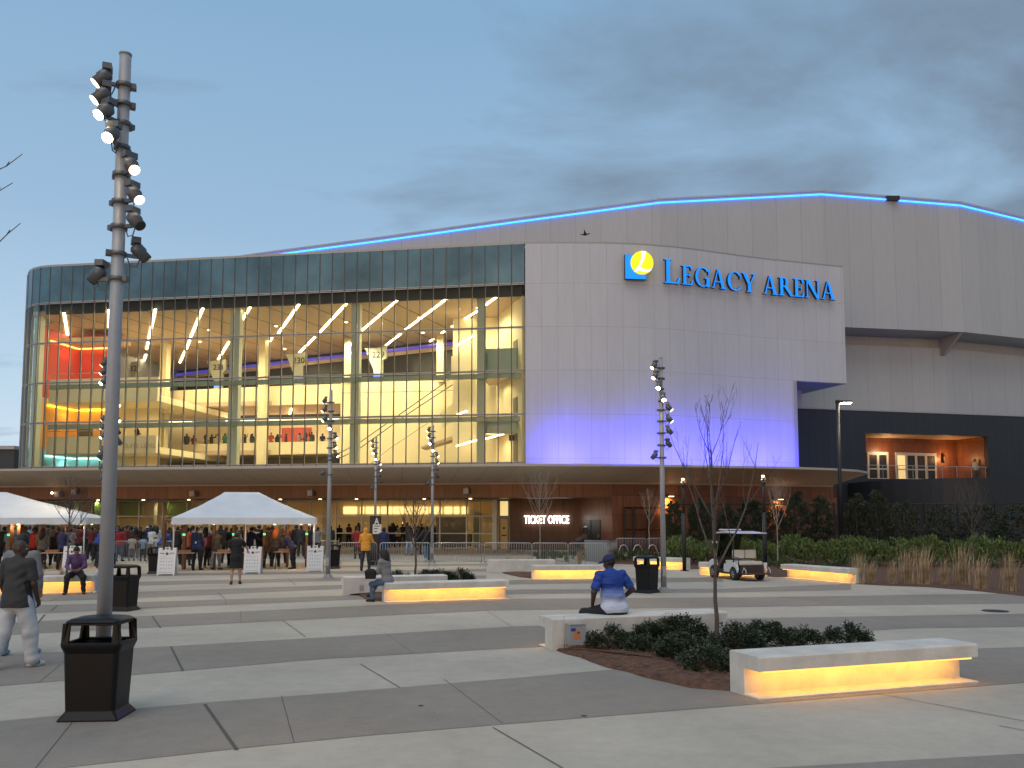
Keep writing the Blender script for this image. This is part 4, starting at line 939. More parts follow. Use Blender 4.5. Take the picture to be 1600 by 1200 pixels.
light_pole((-6.78, 30.9, 0), 6.95, 'grey light pole in front of the right end of the middle tent', [(.45, 195, True, False), (.78, 200, True, False), (1.15, 215, True, False), (1.45, 275, True, True), (1.8, -25, True, False), (2.15, -30, True, False), (2.45, -10, True, False), (2.6, 20, False, False), (3.15, 190, False, False)])
light_pole((-7.95, 48.5, 0), 6.95, 'most distant grey light pole, rising behind the black A sign', SPEC)
light_pole((-4.05, 42.4, 0), 6.95, 'grey light pole beside the man in the black jacket and jeans', SPEC)
light_pole((4.5, 24.9, 0), 7.0, 'grey light pole beside the cornerwise black bin in front of the blue-lit wall', SPEC)
light_pole((-11.75, 24.2, 0), 6.95, 'grey light pole half hidden behind the tallest pole, floodlights peeping out at its sides', [(.30, 190, True, False), (.56, 205, True, False), (.86, 225, True, True), (1.5, -25, True, False), (1.95, -20, True, False), (2.3, -15, False, False), (2.6, 20, False, False), (3.0, 190, False, False)])
light_pole((-18.35, 37.6, 0), 6.95, 'far grey light pole on the line of the tallest pole, only its small floodlights showing', [(.30, 190, True, False), (.7, 200, True, False), (1.1, 225, True, True), (1.7, 195, True, False), (2.1, 190, True, False), (2.5, 195, False, False), (3.0, 190, False, False)])
# ---- black posts
def post_lamp(loc, h, label):
    root = empty('post_lamp', loc, 0, label, 'post lamp', 'short black post lamps')
    b = MB(); b.tube([(0, 0, 0), (0, 0, h * .62)], .085, 12); b.tube([(0, 0, h * .62), (0, 0, h - .33)], .055, 12); b.box(-.15, .15, -.15, .15, 0, .03); b.build('post', 'black_metal', root)
    b = MB(); b.tube([(0, 0, h - .03), (0, 0, h)], .10, 14)
    for a in range(4): b.tube([(.085 * math.cos(R(a * 90 + 20)), .085 * math.sin(R(a * 90 + 20)), h - .33), (.085 * math.cos(R(a * 90 + 20)), .085 * math.sin(R(a * 90 + 20)), h - .03)], .008, 4)
    b.tube([(0, 0, h - .34), (0, 0, h - .31)], .10, 14); b.build('cap', 'black_metal', root)
    b = MB(); b.tube([(0, 0, h - .10), (0, 0, h - .035)], .06, 12); b.build('lens', 'lamp_warm', root)
    lamp('post_light', 'POINT', (0, 0, h - .18), 12, (1, .78, .5), root, shadow_soft_size=.04)
post_lamp((9.85, 32.6, 0), 3.9, 'black post lamp standing right behind the golf cart')
post_lamp((7.2, 35.0, 0), 3.9, 'black post lamp left of the golf cart, among the evergreens')
st_l = empty('street_lamp', (17.75, 45, 0), 0, 'tall black street lamp with a single lit arm before the dark wall', 'street lamp')
b = MB(); b.tube([(0, 0, 0), (0, 0, 8.65)], .10, 10); b.box(-.2, .2, -.2, .2, 0, .5); b.build('pole', 'black_metal', st_l)
b = MB(); b.box(-.1, .75, -.10, .10, 8.5, 8.62); h_ = b.build('lamp_head', 'black_metal', st_l)
b = MB(); b.box(.2, .72, -.12, .12, 8.455, 8.497); b.build('lens', 'lamp_hot', h_)
lamp('street_light', 'SPOT', (.6, -.1, 8.4), 260, (1, .70, .36), st_l, rot=(R(-10), R(-14), 0), spot_size=R(100), spot_blend=.6, shadow_soft_size=.15)
# ---- crowd barriers
def barrier(p0, p1, label, first=[None]):
    p0, p1 = Vector(p0[:2]), Vector(p1[:2]); ang = math.atan2(p1.y - p0.y, p1.x - p0.x)
    if first[0] is None:
        r = empty('crowd_barrier', (0, 0, 0), 0, label, 'crowd barrier', 'steel crowd control barriers'); L = 2.25
        b = MB(); b.tube([(0, 0, .2), (0, 0, .98), (.03, 0, 1.05), (.10, 0, 1.08), (L - .10, 0, 1.08), (L - .03, 0, 1.05), (L, 0, .98), (L, 0, .2)], .019, 8); b.tube([(0, 0, .24), (L, 0, .24)], .016, 6); b.build('barrier_frame', 'alu', r)
        for i in range(1, 19):
            b = MB(); x = L * i / 19; b.tube([(x, 0, .24), (x, 0, 1.08)], .0085, 5); b.build('bar', 'alu', r)
        for x in (.06, L - .06):
            b = MB(); b.tube([(x, -.28, .01), (x, -.1, .12), (x, 0, .22), (x, .1, .12), (x, .28, .01)], .015, 6); b.build('foot', 'alu', r)
        first[0] = r
    else:
        r = copy_tree(first[0]); r['label'] = label
    r.location = (p0.x, p0.y, 0); r.rotation_euler = (0, 0, ang); k = (p1 - p0).length / 2.25; r.scale = (k, 1, 1)
    return r
bx = [(532, 590, 'behind the man in the yellow hooded jacket'), (595, 673, 'left of the planter tree behind the seated woman'), (678, 753, 'just right of the pole beside the man in jeans'), (757, 830, 'in front of the pale yellow door'), (832, 886, 'under the glowing ticket lettering'), (888, 944, 'in front of the leaning man')]
for i, (u0, u1, w_) in enumerate(bx):
    y0 = 38.6 - .15 * i; barrier(((u0 - 800) / 1300 * y0, y0), ((u1 - 800) / 1300 * y0, y0), 'steel crowd barrier with upright bars ' + w_)
for i, (u0, u1, w_) in enumerate([(183, 232, 'left of the black bin by the sandwich board, in front of the queue'), (234, 284, 'behind the second sandwich board, queue side'), (500, 531, 'behind the black bin at the tent end')]):
    y0 = 41.5; barrier(((u0 - 800) / 1300 * y0, y0), ((u1 - 800) / 1300 * y0, y0), 'steel barrier ' + w_)
barrier(((946 - 800) / 1300 * 38, 38), ((964 - 800) / 1300 * 44.5, 44.5), 'steel crowd barrier running away into depth right of the leaning man')
for i, (u0, u1) in enumerate([(962, 1008), (1010, 1056)]):
    y0 = 48; barrier(((u0 - 800) / 1300 * y0, y0), ((u1 - 800) / 1300 * y0, y0), ['distant steel barrier behind the bicycle hoops, left of the slim white trunk', 'distant steel barrier between the white trunk and the light pole'][i])
b = MB(); y0 = 40.2; b.box(-.5, .55, -.04, .04, .15, 1.10, 0, Matrix.Translation(((931 - 800) / 1300 * y0, y0, 0)) @ Matrix.Rotation(R(8), 4, 'Z')); cp = empty('covered_barrier', (0, 0, 0), 0, 'crowd barrier covered with a plain grey panel behind the leaning man', 'crowd barrier')
o = b.build('grey_panel', mat('panel_grey', (.20, .22, .23), .7), cp)
b = MB(); x0 = (931 - 800) / 1300 * y0; b.tube([(x0 - .55, y0 - .1, 0), (x0 - .55, y0 - .1, 1.14), (x0 + .6, y0 + .05, 1.14), (x0 + .6, y0 + .05, 0)], .02, 6); b.build('barrier_frame', 'alu', cp)
# bicycle hoops
for u, w_ in ((974, 'leftmost'), (996, 'middle'), (1019, 'rightmost')):
    y0 = 44.0; x0 = (u - 800) / 1300 * y0; b = MB(); b.tube([(x0 - .25, y0, 0), (x0 - .25, y0, .55), (x0 - .15, y0, .78), (x0, y0, .82), (x0 + .12, y0, .76), (x0 + .22, y0, .5), (x0 + .26, y0, 0)], .035, 8)
    tag(b.build('bicycle_hoop', 'alu'), w_ + ' of the three pale steel bicycle hoops in front of the copper wall', 'bicycle hoop', 'steel bicycle hoops')
# ---- A pylon sign
y0 = 39.4; x0 = (587.5 - 800) / 1300 * y0
sg = empty('pylon_sign', (x0, y0, 0), R(3), 'black upright sign with a white letter A and a paper notice', 'sign')
b = MB(); b.box(-.26, .26, -.06, .06, 0, 2.32); o = b.build('sign_panel', 'black_metal', sg); bevel(o, .01, 1)
tm = text_mesh('letter', 'A', .42, 'sign_white', sg, ext=.004, bold=.01, sx=.75); tm.location = (.06, -.066, 2.05); tm.rotation_euler = (R(90), 0, 0)
b = MB(); b.box(-.12, .28, -.072, -.064, 1.47, 1.92); pn = b.build('paper_notice', 'sign_white', sg)
b = MB()
for z, x in ((1.84, .22), (1.72, .12), (1.58, .08)): b.box(-.06, x, -.075, -.0735, z - .02, z + .02)
b.build('printing', 'mullion_dark', pn)
# ---- sandwich boards
mat('print_red', (.50, .03, .04), .5); mat('print_navy', (.012, .018, .05), .5); mat('print_grey', (.38, .41, .48), .6); mat('print_blue', (.10, .18, .42), .6)
def star(r, n=5, rin=.40): return [((r if i % 2 == 0 else r * rin) * math.sin(math.pi * i / n), (r if i % 2 == 0 else r * rin) * math.cos(math.pi * i / n)) for i in range(2 * n)]
XZ = Matrix(((1, 0, 0, 0), (0, 0, 1, 0), (0, 1, 0, 0), (0, 0, 0, 1)))
def make_board(loc, rz, label):
    root = empty('sandwich_board', loc, rz, label, 'sandwich board', 'white sandwich boards with a star banner')
    for s_, nm in ((-1, 'front_panel'), (1, 'rear_panel')):
        M = Matrix.Rotation(R(9) * -s_, 4, 'X'); M = Matrix.Translation((0, s_ * .20, 0)) @ Matrix.Rotation(R(9 * s_), 4, 'X')
        b = MB(); pr = [(-.33, .0), (-.27, 0), (-.26, .05), (.26, .05), (.27, 0), (.33, 0), (.33, 1.06), (.20, 1.06), (.19, .97), (.10, .97), (.09, 1.08), (-.09, 1.08), (-.10, .97), (-.19, .97), (-.20, 1.06), (-.33, 1.06)]
        b.prism(pr, -.02, .02, 0, M @ XZ); pn = b.build(nm, 'sign_white', root)
        if s_ < 0:
            def q(name, m_, polys, d=.023):
                k = MB()
                for pp in polys: k.prism(pp, -d, -.0202, 0, M @ XZ)
                return k.build(name, m_, pn)
            q('star_emblem', 'print_navy', [[(x, z + .83) for x, z in star(.085)]], .026)
            q('red_stripe', 'print_red', [rc(-.27, -.10, .835, .865), rc(.10, .27, .835, .865)]); q('grey_stripe', 'print_blue', [rc(-.16, -.10, .80, .812), rc(.10, .16, .80, .812)], .0225)
            gl = []; rs = random.Random(3)
            for i in range(4):
                for j in range(5):
                    x = -.2 + j * .1; z = .66 - i * .13; w = rs.uniform(.012, .028); gl.append(rc(x - w, x + w, z - rs.uniform(.01, .03), z + .02))
            gl.append(rc(-.25, .25, .105, .12)); gl.append(rc(-.23, -.08, .73, .74))
            q('printed_icons', 'print_grey', gl)
            q('handle_slot', 'mullion_dark', [rc(-.05, .05, 1.0, 1.045)])
    return root
bd = make_board((-13.3, 32.35, 0), R(6), 'white sandwich board beside the black bin at the left end of the middle tent')
put(bd, (-10.35, 33.5, 0), R(4), 'white sandwich board half hidden behind the person in the black dress')
put(bd, (-8.15, 34.7, 0), R(8), 'white sandwich board at the right end of the middle tent, next to the light pole')
put(bd, (-18.0, 34.3, 0), R(6), 'white sandwich board behind the man in purple, at the end of the left tent')
# ---- tents
def make_tent(nl, ang, W_, D_, label):
    """nl: near left corner"""
    root = empty('frame_tent', (nl[0], nl[1], 0), ang, label, 'tent', 'white frame tents')
    ze, zr = 2.22, 3.38; rl0, rl1 = W_ * .5 - 1.1, W_ * .5 + .38
    nx, ny = 28, 16
    vs = []; 
    def hz(x, y):
        # hip roof height with a little sag between the frame bars
        a = min(y, D_ - y) / (D_ / 2); bx_ = min(x / rl0, (W_ - x) / (W_ - rl1), 1.0); t = min(a, bx_)
        sag = -.05 * math.sin(math.pi * t) * (1 + .4 * math.sin(x * 5.1) * math.sin(y * 3.3))
        return ze + (zr - ze) * t + sag
    xs = sorted(set([W_ * i / nx for i in range(nx + 1)] + [rl0, rl1])); ys = sorted(set([D_ * j / ny for j in range(ny + 1)]))
    b = MB()
    for y in ys:
        for x in xs: vs.append((x, y, hz(x, y)))
    n = len(xs); b.add(vs, [(j * n + i, j * n + i + 1, (j + 1) * n + i + 1, (j + 1) * n + i) for j in range(len(ys) - 1) for i in range(n - 1)], 0, True)
    b.build('roof_fabric', 'tent_white', root)
    v = MB(); per = [(x, 0) for x in np.linspace(0, W_, 40)] + [(W_, y) for y in np.linspace(0, D_, 26)[1:]] + [(x, D_) for x in np.linspace(W_, 0, 40)[1:]] + [(0, y) for y in np.linspace(D_, 0, 26)[1:]]
    vv = []
    for i, (x, y) in enumerate(per):
        o = .02 * math.sin(i * 1.3); nxn = -1 if x == 0 else (1 if x == W_ else 0); nyn = -1 if y == 0 else (1 if y == D_ else 0)
        vv += [(x, y, ze), (x + nxn * (.03 + o), y + nyn * (.03 + o), ze - .27 - .025 * abs(math.sin(i * .7)))]
    v.add(vv, [(2 * i, 2 * i + 1, 2 * i + 3, 2 * i + 2) for i in range(len(per) - 1)], 0, True); v.build('valance', 'tent_white', root)
    for x, y in ((.08, .08), (W_ / 2, .08), (W_ - .08, .08), (.08, D_ - .08), (W_ / 2, D_ - .08), (W_ - .08, D_ - .08)):
        p = MB(); p.tube([(x, y, 0), (x, y, ze)], .028, 8); p.box(x - .08, x + .08, y - .08, y + .08, 0, .012); p.build('tent_pole', 'tent_pole', root)
    p = MB()
    for a, c in (((.08, .08), (W_ - .08, .08)), ((W_ - .08, .08), (W_ - .08, D_ - .08)), ((W_ - .08, D_ - .08), (.08, D_ - .08)), ((.08, D_ - .08), (.08, .08))): p.tube([(*a, ze - .05), (*c, ze - .05)], .025, 6)
    p.build('eave_rail', 'tent_pole', root)
    return root, ze
TA = R(14)
t1, ze = make_tent(((270 - 800) / 1300 * 34.6, 34.6), TA, 5.85, 5.0, 'white hip-roofed frame tent in the middle of the picture, crowd beneath it')
c0 = Vector(((137 - 800) / 1300 * 36.2, 36.2)) - Vector((math.cos(TA), math.sin(TA))) * 8.6
t2, ze = make_tent((c0.x, c0.y), TA, 8.6, 5.0, 'wider white frame tent cut off by the left edge of the picture')
def tent_bulbs(t, pts):
    for x, y in pts:
        b = MB(); b.tube([(x, y, ze - .30), (x, y, ze - .24)], .05, 10); b.tube([(x, y, ze - .24), (x, y, ze - .1)], .02, 6, 1); b.build('bulb', ['lamp_warm', 'black_metal'], t)
        lamp('bulb_light', 'POINT', (x, y, ze - .40), 9, (1, .56, .24), t, shadow_soft_size=.05)
tent_bulbs(t1, [(1.6, .5), (4.1, .5), (5.2, 1.2), (5.55, .25)]); tent_bulbs(t2, [(2.6, .5), (5.8, .5), (8.3, .3), (8.45, 1.6)])
# ---- walk-through detectors and tables
def detector(loc, rz, label, proto=[None]):
    if proto[0] is None:
        r = empty('walk_through_detector', (0, 0, 0), 0, label, 'metal detector', 'walk-through metal detectors')
        for x in (-.42, .42):
            b = MB(); b.box(x - .06, x + .06, -.26, .26, 0, 2.0); o = b.build('side_panel', 'warm_frame', r); bevel(o, .015, 1)
            b = MB(); b.box(x - .05, x + .05, -.275, -.262, 1.45, 1.53) if x > 0 else b.box(x - .02, x + .02, -.275, -.262, 1.45, 1.5); b.build('status_light', 'green_led' if x > 0 else 'black_metal', o)
        b = MB(); b.box(-.48, .48, -.2, .2, 2.0, 2.14); b.build('head_beam', 'warm_frame', r)
        proto[0] = r
    else:
        r = copy_tree(proto[0]); r['label'] = label
    r.location = loc; r.rotation_euler = (0, 0, rz); return r
for u, Y, w_ in ((275, 36.2, 'first from the left'), (352, 37.0, 'second from the left'), (400, 37.5, 'third from the left'), (466, 38.2, 'right-hand end one')):
    detector(((u - 800) / 1300 * Y, Y, 0), TA, 'brown walk-through metal detector under the middle tent, ' + w_)
for u, Y, w_ in ((3, 35.8, 'at the picture edge'), (52, 36.5, 'behind the red shirt'), (86, 37.0, 'right-hand one')):
    detector(((u - 800) / 1300 * Y, Y, 0), TA, 'brown walk-through metal detector under the left tent, ' + w_)
mat('table_top', (.42, .30, .20), .6); mat('bin_tub', (.40, .20, .14), .5)
def ftable(loc, rz, label, proto=[None]):
    if proto[0] is None:
        r = empty('folding_table', (0, 0, 0), 0, label, 'folding table', 'folding inspection tables')
        b = MB(); b.box(-.40, .40, -.3, .3, .72, .75); o = b.build('table_top', 'table_top', r); bevel(o, .01, 1)
        for x in (-.33, .33):
            for y in (-.25, .25): b = MB(); b.tube([(x, y, .72), (x * 1.05, y, 0)], .014, 6); b.build('leg', 'black_metal', r)
            b = MB(); b.tube([(x, -.25, .25), (x, .25, .25)], .01, 5); b.build('stretcher', 'black_metal', r)
        proto[0] = r
    else: r = copy_tree(proto[0]); r['label'] = label
    r.location = loc; r.rotation_euler = (0, 0, rz)
    b = MB(); b.loft([rrect(.22, .15, .03, z=.752), rrect(.25, .18, .03, z=.86), rrect(.235, .165, .03, z=.86), rrect(.21, .14, .03, z=.77)], 0, False)
    o = b.build('screening_tray', 'bin_tub'); o.location = loc; o.rotation_euler = (0, 0, rz); tag(o, label.replace('folding table', 'tan tray on the folding table'), 'tray', 'screening trays')
    return r
for u, Y, w_ in ((292, 35.2, 'left of the navy jacket under the middle tent'), (352, 35.6, 'reached by the person in the black dress'), (397, 36.0, 'behind the middle sandwich board'), (446, 36.6, 'before the person bending in blue'), ):
    ftable(((u - 800) / 1300 * Y, Y, 0), TA, 'folding table ' + w_)
ftable(((86 - 800) / 1300 * 35.4, 35.4, 0), TA, 'folding table under the left tent beside the thin tree')
# ---- black fence behind the evergreens
def fence(pts, h, label):
    r = empty('metal_fence', (pts[0][0], pts[0][1], 0), 0, label, 'fence')
    Pi = Matrix.Translation((-pts[0][0], -pts[0][1], 0))
    def bb(mb, nm): o = mb.build(nm, 'black_metal', r); o.matrix_parent_inverse = Pi; return o
    for p in pts: m = MB(); m.box(-.06, .06, -.06, .06, 0, h + .08, 0, Matrix.Translation((p[0], p[1], 0))); bb(m, 'post')
    m = MB()
    for z in (.1, h * .5, h): m.tube([(p[0], p[1], z) for p in pts], .03, 4)
    bb(m, 'rail')
    m = MB()
    for a, c in zip(pts, pts[1:]):
        a, c = Vector(a), Vector(c); n = int((c - a).length / .13)
        for i in range(1, n): q = a.lerp(c, i / n); m.box(-.006, .006, -.006, .006, .1, h, 0, Matrix.Translation((q.x, q.y, 0)))
    bb(m, 'mesh_infill')
fence([((u - 800) / 1300 * Y, Y) for u, Y in ((1054, 52), (1109, 51.5), (1177, 51), (1241, 51), (1302, 51), (1394, 51), (1444, 50.5), (1496, 50), (1554, 49.5), (1625, 49))], 3.1, 'tall black metal fence running behind the row of evergreens')
# ---- golf cart
gc = empty('golf_cart', (7.85, 29.5, 0), 0, 'white golf cart with cream rear-facing seat, parked by the glowing bench', 'golf cart')
fw = Vector((-.24, .97)).normalized(); rt = Vector((fw.y, -fw.x))   # forward, right of the cart
MG = Matrix(((fw.x, rt.x * -1, 0, 0), (fw.y, rt.y * -1, 0, 0), (0, 0, 1, 0), (0, 0, 0, 1)))  # local x fwd, y left
# origin at rear-left wheel ground point; the cart extends to local y<0 (right side)
mat('cart_white', (.62, .64, .66), .25); mat('cart_cream', (.62, .57, .49), .55); mat('rubber', (.015, .015, .016), .8); mat('cart_black', (.02, .02, .022), .5); mat('rim', (.55, .56, .58), .3, .8)
glass_mat('cart_glass', (.35, .36, .36))
def gcb(mb, nm, m_, par=None): return mb.build(nm, m_, par or gc)
W0 = -1.05
for x, y in ((0, 0), (1.65, 0), (0, W0), (1.65, W0)):
    m = MB(); c = MG @ Vector((x, y, .235)); ax = (MG.to_3x3() @ Vector((0, 1, 0)))
    m.tube([c - ax * .10, c - ax * .09, c + ax * .09, c + ax * .10], [.19, .235, .235, .19], 24); wl = gcb(m, 'wheel', 'rubber')
    m = MB(); m.tube([c - ax * .104, c + ax * .104], .13, 16)
    gcb(m, 'rim', 'rim', wl)
    m = MB()
    for k in range(5):
        a = k * 2 * math.pi / 5; d = MG.to_3x3() @ Vector((math.cos(a), 0, math.sin(a)))
        for sgn in (-1, 1): m.tube([c + ax * .106 * sgn + d * .055, c + ax * .107 * sgn + d * .105], .022, 6)
    gcb(m, 'rim_slot', 'rubber', wl)
def side_panel(y, th, pts, nm, mm):
    m = MB(); m.prism(pts, y, y + th, 0, MG @ Matrix(((1, 0, 0, 0), (0, 0, 1, 0), (0, 1, 0, 0), (0, 0, 0, 1)))); o = gcb(m, nm, mm); bevel(o, .012, 2); return o
arch = [(.30 * math.cos(R(a)), .235 + .30 * math.sin(R(a))) for a in range(0, 181, 20)]
bodyp = [(.72, .30), (.30, .30)] + arch[1:-1] + [(-.30, .30), (-.36, .42), (-.30, .62), (-.05, .70), (.35, .66), (.70, .62), (.74, .45)]
side_panel(.02, .06, bodyp, 'rear_body', 'cart_white'); side_panel(W0 - .08, .06, bodyp, 'rear_body', 'cart_white')
frontp = [(1.34, .30), (1.34, .52), (1.46, .70), (1.75, .76), (1.98, .68), (2.08, .50), (2.05, .34), (1.96, .28)] + [(1.65 + .29 * math.cos(R(a)), .235 + .29 * math.sin(R(a))) for a in range(20, 161, 20)]
m = MB(); m.prism(frontp, W0 - .05, .05, 0, MG @ Matrix(((1, 0, 0, 0), (0, 0, 1, 0), (0, 1, 0, 0), (0, 0, 0, 1)))); o = gcb(m, 'front_cowl', 'cart_white'); bevel(o, .02, 2)
m = MB(); m.box(-.3, 1.7, W0, 0, .22, .30, 0, MG); gcb(m, 'floor', 'cart_black')
m = MB(); m.box(.05, .72, W0 + .02, 0, .30, .62, 0, MG); gcb(m, 'seat_base', 'cart_black')
m = MB(); m.box(.25, .75, W0 + .04, -.02, .62, .76, 0, MG); o = gcb(m, 'front_seat', 'cart_cream'); bevel(o, .03, 2)
m = MB(); m.box(-.32, .12, W0 + .04, -.02, .60, .74, 0, MG); o = gcb(m, 'rear_seat', 'cart_cream'); bevel(o, .035, 2)
for y0_, y1_ in ((W0 + .04, W0 / 2 - .02), (W0 / 2 + .02, -.02)):
    m = MB(); m.box(.13, .24, y0_, y1_, .84, 1.18, 0, MG); o = gcb(m, 'seat_back', 'cart_cream'); bevel(o, .04, 2)
m = MB(); m.box(-.85, -.28, W0 + .05, -.03, .26, .31, 0, MG); m.box(-.36, -.33, W0 + .05, -.03, .30, .60, 0, MG); gcb(m, 'rear_footboard', mat('cart_wood', (.045, .03, .028), .6))
for y in (W0 + .02, 0):
    m = MB(); m.tube([MG @ Vector(p) for p in ((-.30, y, .62), (-.32, y, .88), (-.1, y, .90), (.14, y, .92))], .018, 6); gcb(m, 'armrest', 'cart_black')
    m = MB(); m.tube([MG @ Vector(p) for p in ((-.84, y * .98, .30), (-.84, y * .98, .42), (-.70, y, .52), (-.55, y, .32))], .016, 6); gcb(m, 'grab_handle', 'cart_white')
    m = MB(); m.tube([MG @ Vector((.10, y, .60)), MG @ Vector((.05, y, 1.78))], .022, 6); gcb(m, 'roof_post', 'cart_black')
    m = MB(); m.tube([MG @ Vector((1.62, y, .70)), MG @ Vector((1.25, y, 1.80))], .022, 6); gcb(m, 'roof_post', 'cart_black')
m = MB(); m.loft([[MG @ Vector(p) for p in q] for q in ([(-.45, .10, 1.82), (-.45, W0 - .10, 1.82), (-.45, W0 - .10, 1.85), (-.45, .10, 1.85)], [(.6, .12, 1.85), (.6, W0 - .12, 1.85), (.6, W0 - .12, 1.91), (.6, .12, 1.91)], [(1.55, .10, 1.80), (1.55, W0 - .10, 1.80), (1.55, W0 - .10, 1.84), (1.55, .10, 1.84)])]); o = gcb(m, 'roof', 'cart_white'); bevel(o, .015, 2)
m = MB(); m.prism([(1.60, .74), (1.24, 1.78), (1.215, 1.78), (1.575, .74)], W0 + .05, -.05, 0, MG @ Matrix(((1, 0, 0, 0), (0, 0, 1, 0), (0, 1, 0, 0), (0, 0, 0, 1)))); gcb(m, 'windscreen', 'cart_glass')
m = MB(); m.box(.74, 1.36, -.02, .03, .28, .40, 0, MG); m.box(.74, 1.36, W0 - .03, W0 + .02, .28, .40, 0, MG); m.box(1.30, 1.42, W0 + .02, -.02, .30, .86, 0, MG); gcb(m, 'dashboard', 'cart_black')
m = MB(); m.box(.95, 1.5, W0 * .8, W0 * .15, 1.93, 1.985, 0, MG); o = gcb(m, 'roof_beacon', 'cart_white'); bevel(o, .01, 1)
m = MB(); m.box(.9, 1.45, W0 * .75, W0 * .2, 1.88, 1.93, 0, MG); gcb(m, 'beacon_bracket', 'cart_black')
m = MB(); c = MG @ Vector((1.30, -.28, .98)); m.tube([MG @ Vector((1.45, -.28, .6)), c], .02, 6); 
for k in range(16):
    a0, a1 = 2 * math.pi * k / 16, 2 * math.pi * (k + 1) / 16; m.tube([MG @ Vector((1.30 + .05 * math.sin(a0) * 0, -.28 + .17 * math.cos(a0), .98 + .15 * math.sin(a0))), MG @ Vector((1.30, -.28 + .17 * math.cos(a1), .98 + .15 * math.sin(a1)))], .013, 5, cap=False)
gcb(m, 'steering_wheel', 'cart_black')
m = MB(); m.box(1.28, 1.33, .04, .12, 1.42, 1.5, 0, MG); m.box(1.28, 1.33, .16, .24, 1.42, 1.5, 0, MG); gcb(m, 'mirror', 'cart_white')
gc.location = (7.85, 29.55, 0); gc.scale = (.92, .92, .90)
# ================================================================== planting
def np_mesh(name, V, Fq, m, smooth=False):
    me = bpy.data.meshes.new(name); V = np.asarray(V, np.float32); Fq = np.asarray(Fq, np.int32); k = Fq.shape[1]
    me.vertices.add(len(V)); me.vertices.foreach_set('co', V.ravel()); me.loops.add(Fq.size); me.loops.foreach_set('vertex_index', Fq.ravel())
    me.polygons.add(len(Fq)); me.polygons.foreach_set('loop_start', np.arange(len(Fq), dtype=np.int32) * k); me.polygons.foreach_set('loop_total', np.full(len(Fq), k, np.int32))
    me.polygons.foreach_set('use_smooth', np.full(len(Fq), smooth)); me.update(calc_edges=True); me.validate()
    me.materials.append(MATS[m] if isinstance(m, str) else m); return me
def leaf_mat(name, c0, c1, rough=.55, scale=18, c2=None):
    m, nt, b = nodes(name); N = nt.nodes; L = nt.links
    tc = N.new('ShaderNodeTexCoord'); nz = N.new('ShaderNodeTexNoise'); nz.inputs['Scale'].default_value = scale; nz.inputs['Detail'].default_value = 2; L.new(tc.outputs['Object'], nz.inputs['Vector'])
    rp = N.new('ShaderNodeValToRGB'); rp.color_ramp.elements[0].position = .35; rp.color_ramp.elements[1].position = .65
    rp.color_ramp.elements[0].color = (*c0, 1); rp.color_ramp.elements[1].color = (*c1, 1)
    if c2: e = rp.color_ramp.elements.new(.72); e.color = (*c2, 1)
    L.new(nz.outputs[0], rp.inputs[0]); L.new(rp.outputs[0], b.inputs['Base Color']); b.inputs['Roughness'].default_value = rough
    MATS[name] = m; return m
leaf_mat('leaf_evergreen', (.014, .025, .014), (.034, .050, .024)); leaf_mat('leaf_shrub', (.020, .034, .016), (.045, .066, .028), .45, 25, (.10, .06, .04))
leaf_mat('leaf_hedge', (.04, .07, .024), (.18, .25, .07), .5, 7); leaf_mat('grass_dry', (.26, .18, .10), (.50, .38, .23), .8, 5); leaf_mat('leaf_low', (.04, .07, .035), (.09, .13, .05), .5, 9)
def leaf_quads(C, D, Nn, ln, wd):
    """C centres, D unit directions, Nn approx normals -> folded leaf of 2 quads... kept to one bent quad (4 verts diamond)"""
    D = D / np.linalg.norm(D, axis=1, keepdims=True); Sd = np.cross(D, Nn); Sd /= np.maximum(np.linalg.norm(Sd, axis=1, keepdims=True), 1e-6)
    ln = ln[:, None]; wd = wd[:, None]
    a = C; b_ = C + D * ln * .5 + Sd * wd; c = C + D * ln; d = C + D * ln * .5 - Sd * wd
    V = np.stack([a, b_, c, d], 1).reshape(-1, 3); Fq = np.arange(len(V)).reshape(-1, 4); return V, Fq
def rnd_dirs(rs, n):
    v = rs.normal(size=(n, 3)); return v / np.linalg.norm(v, axis=1, keepdims=True)
def foliage(name, m, seed, n, shape, ln, wd, up=.3, clumps=40, clump_r=.12):
    """leaf clumps spread through the crown's volume; shape(rs, k) gives clump centres and their outward directions"""
    rs = np.random.RandomState(seed); cc, oo = shape(rs, clumps); per = n // clumps
    sz = rs.uniform(.6, 1.35, clumps)
    off = rnd_dirs(rs, clumps * per) * (rs.uniform(0, 1, (clumps * per, 1)) ** .5) * clump_r * np.repeat(sz, per)[:, None]
    C = np.repeat(cc, per, 0) + off; D = np.repeat(oo, per, 0) * .8 + rnd_dirs(rs, len(C)) * .8 + off / clump_r * .7 + np.array([0, 0, up])
    V, Fq = leaf_quads(C, D, rnd_dirs(rs, len(C)), rs.uniform(.7, 1.3, len(C)) * ln, rs.uniform(.7, 1.3, len(C)) * wd)
    keep = V.reshape(-1, 4, 3)[:, :, 2].min(1) > .01; Fq = Fq[keep]
    return np_mesh(name, V, Fq, m)
def shp_column(h, r):
    def f(rs, k):
        z = rs.uniform(.06, 1, k); a = rs.uniform(0, 2 * np.pi, k); prof = np.clip(1.08 - .55 * z ** 3 - .3 * (1 - z) ** 4, .1, 1) * np.clip((1.03 - z) * 6, 0, 1) ** .5
        rr = r * prof * rs.uniform(.35, 1.08, k) ** .6
        c = np.stack([rr * np.cos(a), rr * np.sin(a), z * h * (1 + .05 * np.sin(a * 3))], 1); o = np.stack([np.cos(a) * .5, np.sin(a) * .5, np.full(k, 1.0)], 1); return c, o
    return f
